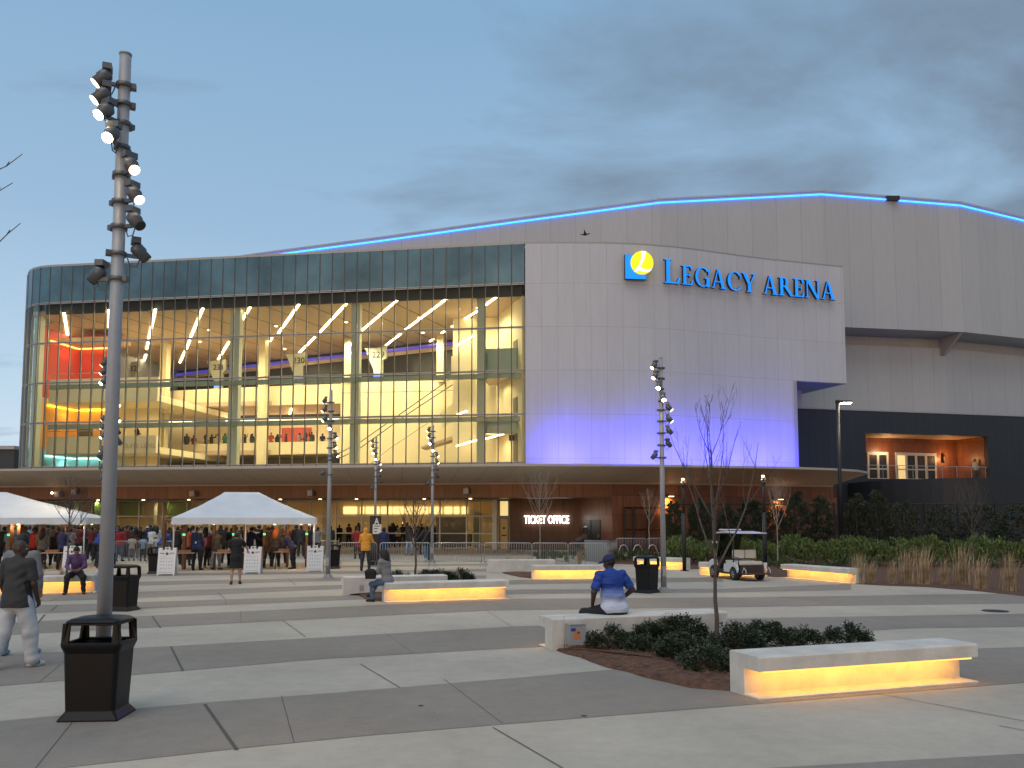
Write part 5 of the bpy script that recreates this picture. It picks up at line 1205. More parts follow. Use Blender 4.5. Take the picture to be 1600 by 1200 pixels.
def shp_dome(h, r):
    def f(rs, k):
        d = rnd_dirs(rs, k); d[:, 2] = np.abs(d[:, 2]); q = rs.uniform(.35, 1.0, (k, 1)) ** .5; c = d * q * np.array([r, r, h]); c[:, 2] += .04; return c, d
    return f
def shp_row(L, dpt, h):
    def f(rs, k):
        x = rs.uniform(-L / 2, L / 2, k); y = rs.uniform(-dpt / 2, dpt / 2, k); z = rs.uniform(.1, 1, k) ** .7 * h * (1 + .16 * np.sin(x * 2.3) + .1 * np.sin(x * 5.1 + 1)); c = np.stack([x, y, z], 1)
        o = np.stack([np.zeros(k), -np.full(k, .3), np.ones(k)], 1); return c, o
    return f
def link(name, me, parent=None, loc=(0, 0, 0)):
    o = bpy.data.objects.new(name, me); COL.objects.link(o); o.parent = parent; o.location = loc; return o
# mulch beds
def bed(name, pts, h=.05, mounds=True, z0=.006):
    pts = [Vector((p[0], p[1])) for p in pts]; c = sum(pts, Vector((0, 0))) / len(pts); b = MB(); dense = []
    for a, d in zip(pts, pts[1:] + pts[:1]):
        n = max(1, int((d - a).length / .35)); dense += [a.lerp(d, i / n) for i in range(n)]
    rings = []; rr = random.Random(4)
    for f_, z in ((1.0, z0), (.97, z0 + h * .6), (.85, z0 + h), (.6, z0 + h * 1.4), (.3, z0 + h * 1.6), (.02, z0 + h * 1.6)):
        rings.append([Vector((c.x + (p.x - c.x) * f_ + rr.uniform(-.03, .03) * (f_ < 1 or 1), c.y + (p.y - c.y) * f_ + rr.uniform(-.03, .03), z + rr.uniform(-.01, .01) * (f_ < 1))) for p in dense])
    b.loft(rings, 0, True, False, True); o = b.build(name, 'mulch'); return tag(o, kind='structure')
bA0, bA1 = Vector((2.88, 9.88)), Vector((6.04, 10.95)); gd = Vector((math.cos(GA), math.sin(GA))); gn = Vector((-gd.y, gd.x))
near_bed = [G(872, 1017).xy, G(905, 1028).xy, G(950, 1043).xy, G(1010, 1060).xy, G(1075, 1075).xy, (bA0 + gn * .60), bA0 + gn * .60 + gd * 3.1, Vector((3.8, 14.7)), Vector((.70, 13.66))]
bed('mulch_bed', near_bed)
C0 = Vector((-3.2, 21.35)); D0 = Vector((-4.72, 23.55))
bed('mulch_bed', [C0 + gn * .6, C0 + gn * .6 + gd * 3.2, D0 + gd * 3.0, D0 + gd * .15, G(548, 925).xy, G(575, 938).xy])
bed('mulch_bed', [(.74, 30.4), (3.4, 30.6), (1.7, 33.85), (-.4, 33.85), G(790, 897).xy, G(812, 902).xy])
bed('mulch_bed', [(-16.0, 23.8), (-12.3, 25.0), (-13.2, 29.5), (-18.5, 28)], .03)
rb = [G(925, 877), G(960, 881), G(1010, 883), G(1060, 889), G(1100, 889.5), G(1165, 898), G(1215, 902)]
rbp = [p.xy for p in rb] + [Vector((10.0, 31.3)), Vector((11.75, 28.0)), G(1325, 912).xy, G(1380, 915).xy, G(1450, 917.5).xy, G(1530, 924).xy, G(1620, 934).xy, G(1720, 945).xy, Vector((40, 52)), Vector((26, 56)), Vector((14, 53)), Vector((6, 48)), Vector((4, 44))]
b = MB(); b.add([(p.x, p.y, .012) for p in rbp], [tuple(range(len(rbp)))]); o = b.build('mulch_bed', 'mulch'); tag(o, kind='structure')
# straw needles scattered on the near beds
rs = np.random.RandomState(11)
def in_poly(p, poly):
    c = False; j = len(poly) - 1
    for i in range(len(poly)):
        a, d = poly[i], poly[j]
        if (a[1] > p[1]) != (d[1] > p[1]) and p[0] < (d[0] - a[0]) * (p[1] - a[1]) / (d[1] - a[1]) + a[0]: c = not c
        j = i
    return c
Cc = []
while len(Cc) < 5200:
    p = (rs.uniform(.4, 6.2), rs.uniform(10, 15))
    if in_poly(p, near_bed): Cc.append((p[0], p[1], rs.uniform(.05, .115)))
Cc = np.array(Cc); Dd = rnd_dirs(rs, len(Cc)); Dd[:, 2] *= .18
V_, F_ = leaf_quads(Cc, Dd, np.tile([0, 0, 1.], (len(Cc), 1)) + rnd_dirs(rs, len(Cc)) * .4, rs.uniform(.05, .16, len(Cc)), rs.uniform(.0015, .004, len(Cc)))
tag(link('pine_straw', np_mesh('pine_straw', V_, F_, 'straw')), kind='stuff')
# shrubs
SH = [foliage('foliage', 'leaf_shrub', 20 + i, 4200, shp_dome(.50, .46), .052, .015, .25, 90, .10) for i in range(3)]
def stems(seed, n, r, h):
    b = MB(); q = random.Random(seed)
    for i in range(n):
        a = q.uniform(0, 6.28); e = Vector((math.cos(a) * r * q.uniform(.3, .8), math.sin(a) * r * q.uniform(.3, .8), h * q.uniform(.6, .9))); b.tube([(0, 0, 0), e * .5 + Vector((0, 0, .05)), e], [.01, .007, .003], 5)
    return b
def shrub(x, y, s, i, label, group='dark shrubs in the near planter'):
    r = empty('shrub', (x, y, .03), i * 1.3, label, 'shrub', group); r.scale = (s * 1.08, s * 1.08, s * .78)
    link('foliage', SH[i % 3], r); stems(i, 9, .35, .4).build('stem', 'twig_dark', r)
for i, (u, v, s, l_) in enumerate([(952, 1016, .80, 'beside the electrical box, leftmost in the near planter'), (1015, 1012, .88, 'behind the middle of the near planter, left of the tree'), (1003, 1022, .62, 'lowest in front, at the left of the near planter'), (1070, 1034, .92, 'largest, left of the tree trunk'), (1062, 1008, 1.05, 'directly left behind the tree trunk'), (1108, 1052, .82, 'touching the left end of the glowing near bench'), (1150, 1022, .95, 'right of the tree trunk'), (1195, 1012, .88, 'behind the near bench, second from the trunk to the right'), (1255, 1012, .70, 'behind the near bench, third from the trunk to the right'), (1325, 1010, .78, 'at the far right behind the near bench')]):
    p = G(u, v); shrub(p.x, p.y, s * 1.0, i, 'dark leafy shrub ' + l_)
for i, (u, v, s, l_) in enumerate([(590, 922, 1.0, 'at the feet of the seated woman'), (622, 916, 1.0, 'just behind the back of the seated woman'), (672, 913, 1.0, 'right of the middle planter tree'), (690, 913, 1.0, 'second right of the middle planter tree'), (718, 912, 1.0, 'rightmost in the middle planter')]):
    p = G(u, v); shrub(p.x, p.y, s, i + 20, 'low dark shrub ' + l_, 'low shrubs in the middle planter')
# evergreens
EV = [foliage('foliage', 'leaf_evergreen', 40 + i, 6500, shp_column(3.3, .62), .16, .018, .9, 180, .13) for i in range(3)]
HO = [foliage('foliage', 'leaf_evergreen', 50 + i, 5200, shp_column(2.9, .95), .10, .030, .2, 150, .17) for i in range(2)]
def evergreen(u, Y, h, w, i, label, broad=False):
    x = (u - 800) / 1300 * Y; r = empty('holly' if broad else 'evergreen', (x, Y, 0), i * 1.1, label, 'evergreen', 'evergreens along the dark wall'); k = 2.9 if broad else 3.3; r.scale = (w / (.95 if broad else .62), w / (.95 if broad else .62), h / k)
    link('foliage', (HO if broad else EV)[i % (2 if broad else 3)], r)
    b = MB(); b.tube([(0, 0, 0), (.02, 0, k * .45), (0, .02, k * .85)], [.06, .04, .012], 6); b.build('trunk', 'twig_dark', r)
evs = [(1053, 47, 3.0, .55, 'first from the left, by the pole'), (1090, 47.5, 3.2, .6, 'second from the left'), (1134, 47.5, 2.9, .5, 'third from the left, behind the bare tree'), (1171, 47, 3.1, .95, 'fourth and widest, behind the golf cart'), (1211, 46.5, 2.9, .6, 'fifth, behind the pale slim tree'), (1245, 46, 3.5, .62, 'sixth, right of the pale slim tree'), (1283, 46, 3.25, .62, 'seventh, left of the street lamp'), (1337, 45.5, 3.35, .62, 'eighth, right of the street lamp'), (1369, 45, 3.5, .6, 'ninth, the tallest narrow one')]
for i, (u, Y, h, w, l_) in enumerate(evs): evergreen(u, Y, h, w, i, 'narrow dark evergreen ' + l_)
for i, (u, Y, h, w, l_) in enumerate([(1411, 44.5, 3.0, .8, 'under the terrace doors'), (1469, 44, 2.85, .9, 'under the terrace person'), (1530, 43, 2.8, 1.0, 'behind the bare sapling at right'), (1592, 42, 2.9, 1.0, 'at the right picture edge')]): evergreen(u, Y, h, w, i, 'broad dark holly ' + l_, True)
# hedge of bright leaves and the low planting
rs = np.random.RandomState(5)
hedge = empty('hedge', (14, 39, 0), 0, 'long loose bright green hedge in front of the evergreens', 'hedge')
me = foliage('foliage', 'leaf_hedge', 61, 30000, shp_row(16.5, 3.2, 1.08), .15, .026, 1.1, 1100, .15)
o = link('foliage', me, hedge, (0, 0, 0)); hedge.rotation_euler = (0, 0, R(-8)); hedge.location = (15.6, 39.6, 0)
b = MB(); q = random.Random(2)
for i in range(260):
    x, y = q.uniform(-8.2, 8.2), q.uniform(-1.7, 1.7); b.tube([(x, y, 0), (x + q.uniform(-.05, .05), y, .8)], .008, 4)
b.build('stem', 'twig_dark', hedge)['kind'] = 'stuff'
me = foliage('low_planting', 'leaf_low', 66, 9000, shp_row(9, 2.6, .45), .10, .022, .8, 300, .12)
o = link('low_planting', me, None, (5.6, 43.2, 0)); o.rotation_euler = (0, 0, R(-10)); tag(o, 'low green ground planting in the mulch behind the black double-hole bin', 'ground cover', kind='stuff')
me = foliage('low_planting', 'leaf_low', 67, 6000, shp_row(18, 3.0, .35), .10, .022, .8, 220, .12)
o = link('low_planting', me, None, (20.5, 36.8, 0)); o.rotation_euler = (0, 0, R(-6)); tag(o, 'low sparse green planting under the hollies at the right', 'ground cover', kind='stuff')
# ornamental grasses
def grass_me(seed, n=120, h=.82):
    rs = np.random.RandomState(seed); V = []; Fq = []
    for i in range(n):
        a = rs.uniform(0, 6.28); d = np.array([np.cos(a) + .45, np.sin(a), 0]); hh = h * rs.uniform(.5, 1.1); lean = rs.uniform(.0, .5) ** 1.4 * hh; c = np.array([rs.normal() * .07, rs.normal() * .07, 0]); s = np.array([-d[1], d[0], 0]) * .004
        p0, p1, p2 = c, c + d * lean * .35 + np.array([0, 0, hh * .6]), c + d * lean + np.array([0, 0, hh])
        k = len(V); V += [p0 - s, p0 + s, p1 + s, p1 - s, p2 + s * .3, p2 - s * .3]; Fq += [(k, k + 1, k + 2, k + 3), (k + 3, k + 2, k + 4, k + 5)]
    return np_mesh('grass_blades', V, Fq, 'grass_dry')
GR = [grass_me(70 + i) for i in range(3)]
for i, (u, v, h, l_) in enumerate([(1342, 912, 1.2, 'first right of the glowing bench'), (1362, 911, .9, 'second right of the glowing bench'), (1396, 913, 1.0, 'third in the row along the kerb'), (1417, 912, 1.35, 'fourth in the row along the kerb'), (1444, 913, 1.55, 'fifth and tallest in the row along the kerb'), (1476, 914, 1.1, 'sixth, at the left of the bare sapling'), (1503, 914, 1.5, 'seventh, left of the sapling foot'), (1533, 920, 1.3, 'right of the sapling foot'), (1578, 924, 1.4, 'last one at the right edge'),
                                 (792, 893, .85, 'leftmost in the bed behind the middle bench'), (806, 891, .7, 'second in the bed behind the middle bench'), (824, 893, .8, 'touching the left end of the middle bench'), (905, 886, .9, 'by the feet of the leaning man'), (858, 884, .6, 'behind the middle of the glowing bench'), (64, 904, .6, 'left of the two behind the man in purple'), (96, 904, .6, 'at the foot of the thin tree at left')]):
    p = G(u, v); o = link('ornamental_grass', GR[i % 3], None, p); o.scale = (h, h, h); o.rotation_euler = (0, 0, math.sin(i * 2.1) * .7); tag(o, 'tuft of dry straw-coloured grass ' + l_, 'grass tuft', 'dry ornamental grass tufts')
# bare trees
def tree(loc, h, seed, label, r0=.035, first=.38, nb=14, spread=.34, m='bark', name='bare_tree', lean=(0, 0), limbs=None, sub=5):
    q = random.Random(seed); root = empty(name, loc, 0, label, 'tree', 'bare young trees')
    tr = MB(); pts = []; n = 14; bend = Vector((lean[0], lean[1], 0))
    for i in range(n + 1):
        f_ = i / n; pts.append(Vector((q.uniform(-.012, .012), q.uniform(-.012, .012), h * f_)) + bend * f_ * f_)
    tr.tube(pts, [max(.004, r0 * (1 - .92 * (i / n) ** .8)) for i in range(n + 1)], 9); tr.build('trunk', m, root)
    br = MB()
    def limb(p, d, L, r, lv_):
        pp = [p.copy()]; c = p.copy(); dd = d.copy(); k = 6; rr = [r]
        for i in range(k):
            dd = (dd + Vector((q.uniform(-.12, .12), q.uniform(-.12, .12), .10))).normalized(); c = c + dd * L / k; pp.append(c.copy()); rr.append(max(.0022, r * (1 - .85 * (i + 1) / k)))
        br.tube(pp, rr, 6 if lv_ == 0 else 4)
        if lv_ < 2:
            for j in range(sub if lv_ == 0 else 3):
                t = q.uniform(.25, .92); i = min(k - 1, int(t * k)); s = pp[i].lerp(pp[i + 1], t * k - i); a = Vector((q.uniform(-1, 1), q.uniform(-1, 1), q.uniform(.1, .9))).normalized()
                limb(s, (dd * .9 + a * .75).normalized(), L * q.uniform(.22, .5) * (1.1 - t * .4), rr[i] * .6, lv_ + 1)
    for j in range(nb):
        f_ = first + (1 - first) * (j + q.random() * .6) / nb * .88; az = j * 2.4 + q.uniform(-.4, .4); i = min(n - 1, int(f_ * n)); p = pts[i].lerp(pts[i + 1], f_ * n - i)
        d = Vector((math.cos(az) * spread * 2, math.sin(az) * spread * 2, 1)).normalized(); limb(p, d, h * (1 - f_) * q.uniform(.7, 1.02) + .12, r0 * (1 - .9 * f_) * .7, 0)
    if limbs:
        for p, d, L, r in limbs: limb(Vector(p), Vector(d).normalized(), L, r, 0)
    br.build('branches', m if m != 'bark' else 'bark', root); return root
p = G(1121, 1022); tree((p.x, p.y, 0), 3.95, 3, 'bare young tree rising from the near planter shrubs before the blue-lit wall', .042, .30, 11, .29, sub=4, lean=(-.12, 0))
p = G(649, 913); tree((p.x, p.y, 0), 2.95, 8, 'bare young tree in the middle planter behind the seated woman', .05, .36, 18, .42)
p = G(844, 886); tree((p.x, p.y, 0), 4.3, 12, 'thin bare sapling in front of the TICKET OFFICE lettering', .035, .42, 20, .40, 'bark_pale')
p = G(104, 903); tree((p.x, p.y, 0), 3.75, 15, 'thin bare tree in front of the left tent', .045, .40, 18, .48)
p = G(1216, 888); tree((p.x, p.y, 0), 3.9, 19, 'slim pale bare tree right of the golf cart', .04, .42, 16, .22, 'bark_pale')
p = G(1521, 893); tree((p.x, p.y, 0), 3.6, 22, 'slim bare sapling among the grasses at the right', .03, .40, 16, .26, 'bark')
tree((7.3, 44.5, 0), 3.7, 27, 'slim white-barked sapling between the bicycle hoops', .05, .5, 10, .3, 'bark_pale')
# tree just outside the left edge: only its twig tips reach in
def toward(u, v, Y, s): a = P(u, v, Y); return a
lb = []
for (u, v), (u0, v0) in (((35, 242), (-110, 330)), ((20, 288), (-120, 350)), ((32, 350), (-90, 450))):
    a = P(u0, v0, 6.2); c = P(u, v, 6.0); lb.append((a, c - a, (c - a).length, .009))
t8 = tree((-5.0, 6.4, 0), 4.6, 31, 'bare tree just beyond the left edge, only its twig tips visible against the sky', .05, .45, 10, .10)
o8 = Vector((-5.0, 6.4, 0)); b = MB()
for k, (a, d, L, r) in enumerate(lb):
    e = a + d; s = Vector((0, 0, a.z - o8.z - .5)); ps = [s, (a - o8) * .6 + s * .4 + Vector((0, 0, .1)), a - o8]
    for i in range(1, 7): ps.append(a - o8 + d * i / 6 + Vector((0, 0, .012 * math.sin(i * 2.2 + k))))
    b.tube(ps, [.016, .012, .009] + [.008 - .0009 * i for i in range(1, 7)], 6)
    for i in (4, 6, 7): b.tube([ps[i], ps[i] + Vector((.02, 0, .035))], [.005, .003], 5)
b.build('branches', 'bark', t8)
# ================================================================== people: signed distance bodies meshed by surface nets
def surf_net(f, lo, h):
    s = f < 0; nx, ny, nz = f.shape
    c = np.zeros((nx - 1, ny - 1, nz - 1), np.int8)
    for i in (0, 1):
        for j in (0, 1):
            for k in (0, 1): c += s[i:nx - 1 + i, j:ny - 1 + j, k:nz - 1 + k]
    act = (c > 0) & (c < 8); idx = -np.ones(act.shape, np.int32); A = np.argwhere(act)
    if len(A) == 0: return np.zeros((0, 3)), np.zeros((0, 4), int)
    idx[act] = np.arange(len(A)); acc = np.zeros((len(A), 3)); cnt = np.zeros(len(A))
    cor = [(i, j, k) for i in (0, 1) for j in (0, 1) for k in (0, 1)]
    for a in cor:
        for ax in range(3):
            if a[ax]: continue
            b = list(a); b[ax] = 1
            fa = f[A[:, 0] + a[0], A[:, 1] + a[1], A[:, 2] + a[2]]; fb = f[A[:, 0] + b[0], A[:, 1] + b[1], A[:, 2] + b[2]]
            m = (fa < 0) != (fb < 0); t = np.where(m, fa / np.where(m, fa - fb, 1), 0); p = np.tile(np.array(a, float), (len(A), 1)); p[:, ax] += t
            acc[m] += p[m]; cnt[m] += 1
    V = (A + acc / np.maximum(cnt, 1)[:, None]) * h + lo; Q = []
    for ax in range(3):
        o = [0, 0, 0]; o[ax] = 1; u, v = [(1, 2), (2, 0), (0, 1)][ax]
        sl0 = tuple(slice(0, n - o[i]) for i, n in enumerate(f.shape)); sl1 = tuple(slice(o[i], n) for i, n in enumerate(f.shape))
        d = s[sl0] != s[sl1]; E_ = np.argwhere(d); E_ = E_[(E_[:, u] > 0) & (E_[:, v] > 0) & (E_[:, u] < f.shape[u] - 1) & (E_[:, v] < f.shape[v] - 1)]
        if len(E_) == 0: continue
        def g(du, dv): q = E_.copy(); q[:, u] -= du; q[:, v] -= dv; return idx[q[:, 0], q[:, 1], q[:, 2]]
        q = np.stack([g(1, 1), g(0, 1), g(0, 0), g(1, 0)], 1); neg = ~s[E_[:, 0], E_[:, 1], E_[:, 2]]; q[neg] = q[neg][:, ::-1]; Q.append(q)
    Q = np.concatenate(Q); Q = Q[(Q >= 0).all(1)]; return V, Q
A3 = lambda *v: np.array(v, float)
class Sdf:
    def __init__(s): s.p = []
    def cone(s, a, b, ra, rb, k=.03, flat=None):
        a, b = np.array(a, float), np.array(b, float); r = max(ra, rb) + k + .03
        def fn(X):
            ab = b - a; t = np.clip(((X - a) @ ab) / max(ab @ ab, 1e-9), 0, 1); d = X - (a + t[..., None] * ab)
            if flat is not None: d = d + (d @ flat[0])[..., None] * flat[0] * (flat[1] - 1)
            return np.linalg.norm(d, axis=-1) - (ra + (rb - ra) * t)
        s.p.append((fn, np.minimum(a, b) - r, np.maximum(a, b) + r, k)); return s
    def ell(s, c, r, k=.03, Rm=None):
        c, r = np.array(c, float), np.array(r, float); q = (np.full(3, max(r)) if Rm is not None else r) + k + .03
        def fn(X):
            d = X - c
            if Rm is not None: d = d @ Rm
            k0 = np.linalg.norm(d / r, axis=-1); k1 = np.linalg.norm(d / (r * r), axis=-1); return k0 * (k0 - 1) / np.maximum(k1, 1e-6)
        s.p.append((fn, c - q, c + q, k)); return s
    def mesh(s, h, cuts=(), fold=0):
        lo = np.min([p[1] for p in s.p], 0) - 2 * h; hi = np.max([p[2] for p in s.p], 0) + 2 * h; n = np.ceil((hi - lo) / h).astype(int) + 1
        f = np.full(n, 1.0, np.float32); ax = [lo[i] + np.arange(n[i]) * h for i in range(3)]
        for fn, a, b, k in s.p:
            i0 = np.maximum(((a - lo) / h).astype(int), 0); i1 = np.minimum(((b - lo) / h).astype(int) + 2, n)
            X = np.stack(np.meshgrid(*[ax[i][i0[i]:i1[i]] for i in range(3)], indexing='ij'), -1); d = fn(X); sl = tuple(slice(i0[i], i1[i]) for i in range(3)); g = f[sl]
            hh = np.clip(.5 + .5 * (g - d) / k, 0, 1); f[sl] = g + (d - g) * hh - k * hh * (1 - hh)
        if cuts:
            X = np.stack(np.meshgrid(*ax, indexing='ij'), -1)
            for c in cuts: f = np.maximum(f, c(X))
        if fold:
            I = np.argwhere(np.abs(f) < .04); x, y, z = [lo[i] + I[:, i] * h for i in range(3)]
            a = np.sin(34 * z + 5 * np.sin(7 * x + 3 * y + 1) + 3 * np.sin(5 * z)) * (.5 + .5 * np.sin(11 * x - 9 * z + 2)) + .6 * np.sin(21 * x + 26 * z + 4 * np.sin(6 * z + 5 * y)) * (.5 + .5 * np.sin(8 * z + 13 * y))
            f[I[:, 0], I[:, 1], I[:, 2]] += (a * fold).astype(np.float32)
        return surf_net(f, lo, h)
def nrm(v): return v / max(np.linalg.norm(v), 1e-9)
POSES = {
 'stand':  dict(legs=[(4, 4, 3), (-3, 4, 2)], arms=[(6, 10, 12, .05), (-2, 9, 14, .05)]),
 'stand2': dict(legs=[(8, 5, 10), (-6, 3, 2)], arms=[(22, 8, 60, .35), (2, 10, 18, .05)], yaw=25),
 'pockets':dict(legs=[(3, 6, 3), (-2, 6, 3)], arms=[(-8, 18, 42, .25), (-8, 18, 42, .25)]),
 'lean':   dict(lean=38, legs=[(2, 6, 8), (-4, 6, 4)], arms=[(62, 6, 18, .1), (54, 6, 26, .15)], nod=10),
 'reach':  dict(lean=8, legs=[(6, 6, 4), (-6, 5, 2)], arms=[(50, 10, 40, .2), (58, 8, 36, .2)], nod=12),
 'walk':   dict(legs=[(24, 2, 10), (-20, 2, 22)], arms=[(-18, 8, 16, .05), (20, 8, 24, .05)]),
 'raise':  dict(legs=[(4, 6, 3), (-4, 6, 3)], arms=[(98, 14, 72, .2), (4, 9, 18, .05)]),
 'wait':   dict(legs=[(3, 7, 3), (-2, 7, 2)], arms=[(12, 8, 78, .55), (10, 8, 82, .55)]),
 'sit':    dict(legs=[(82, 10, 84), (80, 9, 80)], arms=[(26, 6, 58, .3), (28, 6, 56, .3)], lean=14, nod=24, sit=1),
}
def person_parts(pose, top='tee', bottom='pants', hair='short', hat=None, h=.013, w=1.0, ht=1.75, female=False, fingers=True, **kw):
    P_ = dict(lean=0, yaw=0, nod=0, sit=0); P_.update(POSES[pose] if isinstance(pose, str) else pose); P_.update(kw)
    k = ht / 1.75; ln = R(P_['lean']); T = A3(0, -math.sin(ln), math.cos(ln)); Fv = A3(0, -math.cos(ln), -math.sin(ln)); X_ = A3(1, 0, 0)
    pel = A3(0, 0, .93 * k); hips = [pel + A3(s * .095 * (w ** .5) * k, 0, -.04 * k) for s in (-1, 1)]
    knees, ank, toes = [], [], []
    for i, s in enumerate((-1, 1)):
        pt, sp, kn = P_['legs'][i]; pt, sp, kn = R(pt), R(sp), R(kn)
        d = nrm(A3(s * math.tan(sp) * (1 if not P_['sit'] else 1), -math.sin(pt), -math.cos(pt))); K = hips[i] + d * .43 * k
        d2 = nrm(A3(s * math.tan(sp) * .3, -math.sin(pt - kn), -math.cos(pt - kn))); a = K + d2 * .40 * k; knees.append(K); ank.append(a)
        fd = nrm(A3(s * .18, -1, 0)); 
        if (pt - kn) < -.3: fd = nrm(A3(s * .1, -1, -.75))
        toes.append(fd)
    dz = .085 * k - min(a[2] for a in ank)
    mv = A3(0, 0, dz); pel = pel + mv; hips = [q + mv for q in hips]; knees = [q + mv for q in knees]; ank = [q + mv for q in ank]
    nk = pel + T * .56 * k; ch = pel + T * .36 * k; be = pel + T * .17 * k; sh = [pel + T * .505 * k + X_ * s * (.165 if female else .185) * (w ** .35) * k for s in (-1, 1)]
    hd = nrm(T * 1.0 + Fv * .18); hc = nk + hd * .145 * k; yaw = R(P_['yaw']); nod = R(P_['nod']) + ln * .5
    f0 = A3(math.sin(yaw), -math.cos(yaw) * math.cos(nod), -math.sin(nod)); f0 = nrm(f0); up = nrm(A3(0, 0, 1) - f0 * f0[2]); rt_ = np.cross(f0, up); Rh = np.stack([rt_, -f0, up], 1)  # local y+ = back of head
    H = lambda x, y, z: hc + Rh @ (A3(x, y, z) * k)
    elb, wri, hands = [], [], []
    for i, s in enumerate((-1, 1)):
        pa, sa, eb, inw = P_['arms'][i]; pa, sa, eb = R(pa), R(sa), R(eb)
        d = nrm(-T * math.cos(pa) + Fv * math.sin(pa) + X_ * s * math.tan(sa)); E_ = sh[i] + d * .285 * k
        d2 = nrm(-T * math.cos(pa + eb) + Fv * math.sin(pa + eb) - X_ * s * inw); Wr = E_ + d2 * .245 * k; elb.append(E_); wri.append(Wr); hands.append(d2)
    B = Sdf(); r = k
    def torso(S_, o, belly=1.0):
        S_.ell(ch + T * .03 * r, (A3(.165 * w ** .6, .108 * w ** .5, .19) * r + o), .06); S_.ell(be - Fv * 0, (A3(.140 * w, .105 * w * belly, .15) * r + o), .06)
        S_.ell(pel, (A3(.162 * w, .115 * w, .115) * r + o), .06); S_.cone(sh[0] - X_ * -.01, sh[1] - X_ * .01, .058 * r + o, .058 * r + o, .05)
        S_.ell(pel + A3(0, .05 * w, -.03) * r, (A3(.14 * w, .085 * w, .10) * r + o), .05)
        if female: S_.ell(ch + Fv * .075 * r + T * .02, (A3(.12, .055, .065) * r + o), .04)
    torso(B, 0); B.cone(nk - T * .03 * r, hc - hd * .03 * r, .056 * r, .052 * r, .03)
    B.ell(hc + Rh @ (A3(0, .012, .02) * r), A3(.076, .094, .105) * r, .03, Rh); B.ell(H(0, -.03, -.05), A3(.056, .062, .062) * r, .03, Rh)
    B.cone(H(0, -.085, .012), H(0, -.106, -.022), .010 * r, .014 * r, .012); B.ell(H(0, -.085, -.058), A3(.024, .012, .009) * r, .008, Rh); B.ell(H(0, -.08, .038), A3(.05, .016, .012) * r, .02, Rh)
    for s in (-1, 1): B.ell(H(s * .077, .008, -.002), A3(.010, .019, .031) * r, .008, Rh); B.ell(H(s * .034, -.072, -.02), A3(.022, .018, .018) * r, .02, Rh)
    for i, s in enumerate((-1, 1)):
        B.cone(sh[i], elb[i], .052 * r * w ** .4, .041 * r * w ** .3, .03); B.cone(elb[i], wri[i], .042 * r * w ** .3, .027 * r, .02)
        d2 = hands[i]; n_ = nrm(-X_ * s - d2 * (-X_ * s @ d2) + 1e-6); lat = nrm(np.cross(d2, n_)); pc = wri[i] + d2 * .05 * r
        if lat[1] > 0: lat = -lat
        for q in (-.026, -.009, .009, .026): B.cone(wri[i] + d2 * .01 * r + lat * q * .5 * r, wri[i] + d2 * .088 * r + lat * q * r, .014 * r, .0125 * r, .012)
        if fingers:
            for q, L_ in ((-.028, .058), (-.0095, .072), (.0095, .076), (.028, .068)):
                a = wri[i] + d2 * .088 * r + lat * q * r; m_ = a + (d2 * .95 + n_ * .30) * L_ * .5 * r; e_ = m_ + (d2 * .6 + n_ * .8) * L_ * .5 * r; B.cone(a, m_, .0095 * r, .009 * r, .004); B.cone(m_, e_, .009 * r, .0075 * r, .004)
            a = wri[i] + d2 * .03 * r + lat * .030 * r; m_ = a + (d2 * .7 + lat * .6 + n_ * .3) * .038 * r; B.cone(a, m_, .0125 * r, .011 * r, .01); B.cone(m_, m_ + (d2 * .85 + lat * .1 + n_ * .5) * .032 * r, .0105 * r, .0085 * r, .006)
        B.cone(hips[i], knees[i], .080 * r * w ** .6, .053 * r * w ** .3, .04); B.cone(knees[i], knees[i] + (ank[i] - knees[i]) * .35 + A3(0, .012, 0), .053 * r * w ** .3, .050 * r * w ** .3, .03); B.cone(knees[i] + (ank[i] - knees[i]) * .35 + A3(0, .012, 0), ank[i], .050 * r * w ** .3, .034 * r, .03)
        B.cone(ank[i] - A3(0, 0, .03) * r, ank[i] + toes[i] * .13 * r - A3(0, 0, .048) * r, .036 * r, .026 * r, .02)
    out = {'body': (B.mesh(h), 'skin')}; fo = .0055 if h < .0135 else .004; bg = .034 if bottom == 'baggy' else 0
    hem_t = {'tee': -.10, 'long': -.10, 'hoodie': -.12, 'coat': -.30, 'dress': -.40}[top]
    S_ = Sdf(); o = {'tee': .014, 'long': .014, 'hoodie': .026, 'coat': .026, 'dress': .018}[top]; torso(S_, o, kw.get('belly', 1.0))
    S_.cone(nk - T * .05 * r, nk + T * .01 * r, .07 * r + o * .5, .064 * r, .03)
    if top in ('coat', 'dress'):
        if not P_['sit']: S_.cone(pel, A3((ank[0][0] + ank[1][0]) / 2, (ank[0][1] + ank[1][1]) / 2, pel[2] - (.30 if top == 'coat' else .42) * r), .155 * r * w + o * .3, (.185 if top == 'coat' else .20) * r * w, .06, (A3(0, 1, 0), 1.35))
    if top in ('tee', 'long', 'hoodie') and not P_['sit']: S_.cone(be, pel - T * .22 * r, .150 * r * w + o + bg * .5, .172 * r * w + o + bg, .05, (A3(0, 1, 0), 1.38))
    slv = 1.0 if top in ('long', 'hoodie', 'coat') else .0; sc = []
    for i in (0, 1):
        if slv: S_.cone(sh[i], elb[i], .060 * r * w ** .4 + o * .6, .049 * r * w ** .3 + o * .5, .03); S_.cone(elb[i], elb[i] + (wri[i] - elb[i]) * .93, .049 * r * w ** .3 + o * .5, .034 * r + o * .4, .02)
        else:
            ee = sh[i] + (elb[i] - sh[i]) * (.86 if top == 'tee' else .55); S_.cone(sh[i], ee, .062 * r * w ** .4 + o * .5, .062 * r * w ** .3 + o * .3, .03)
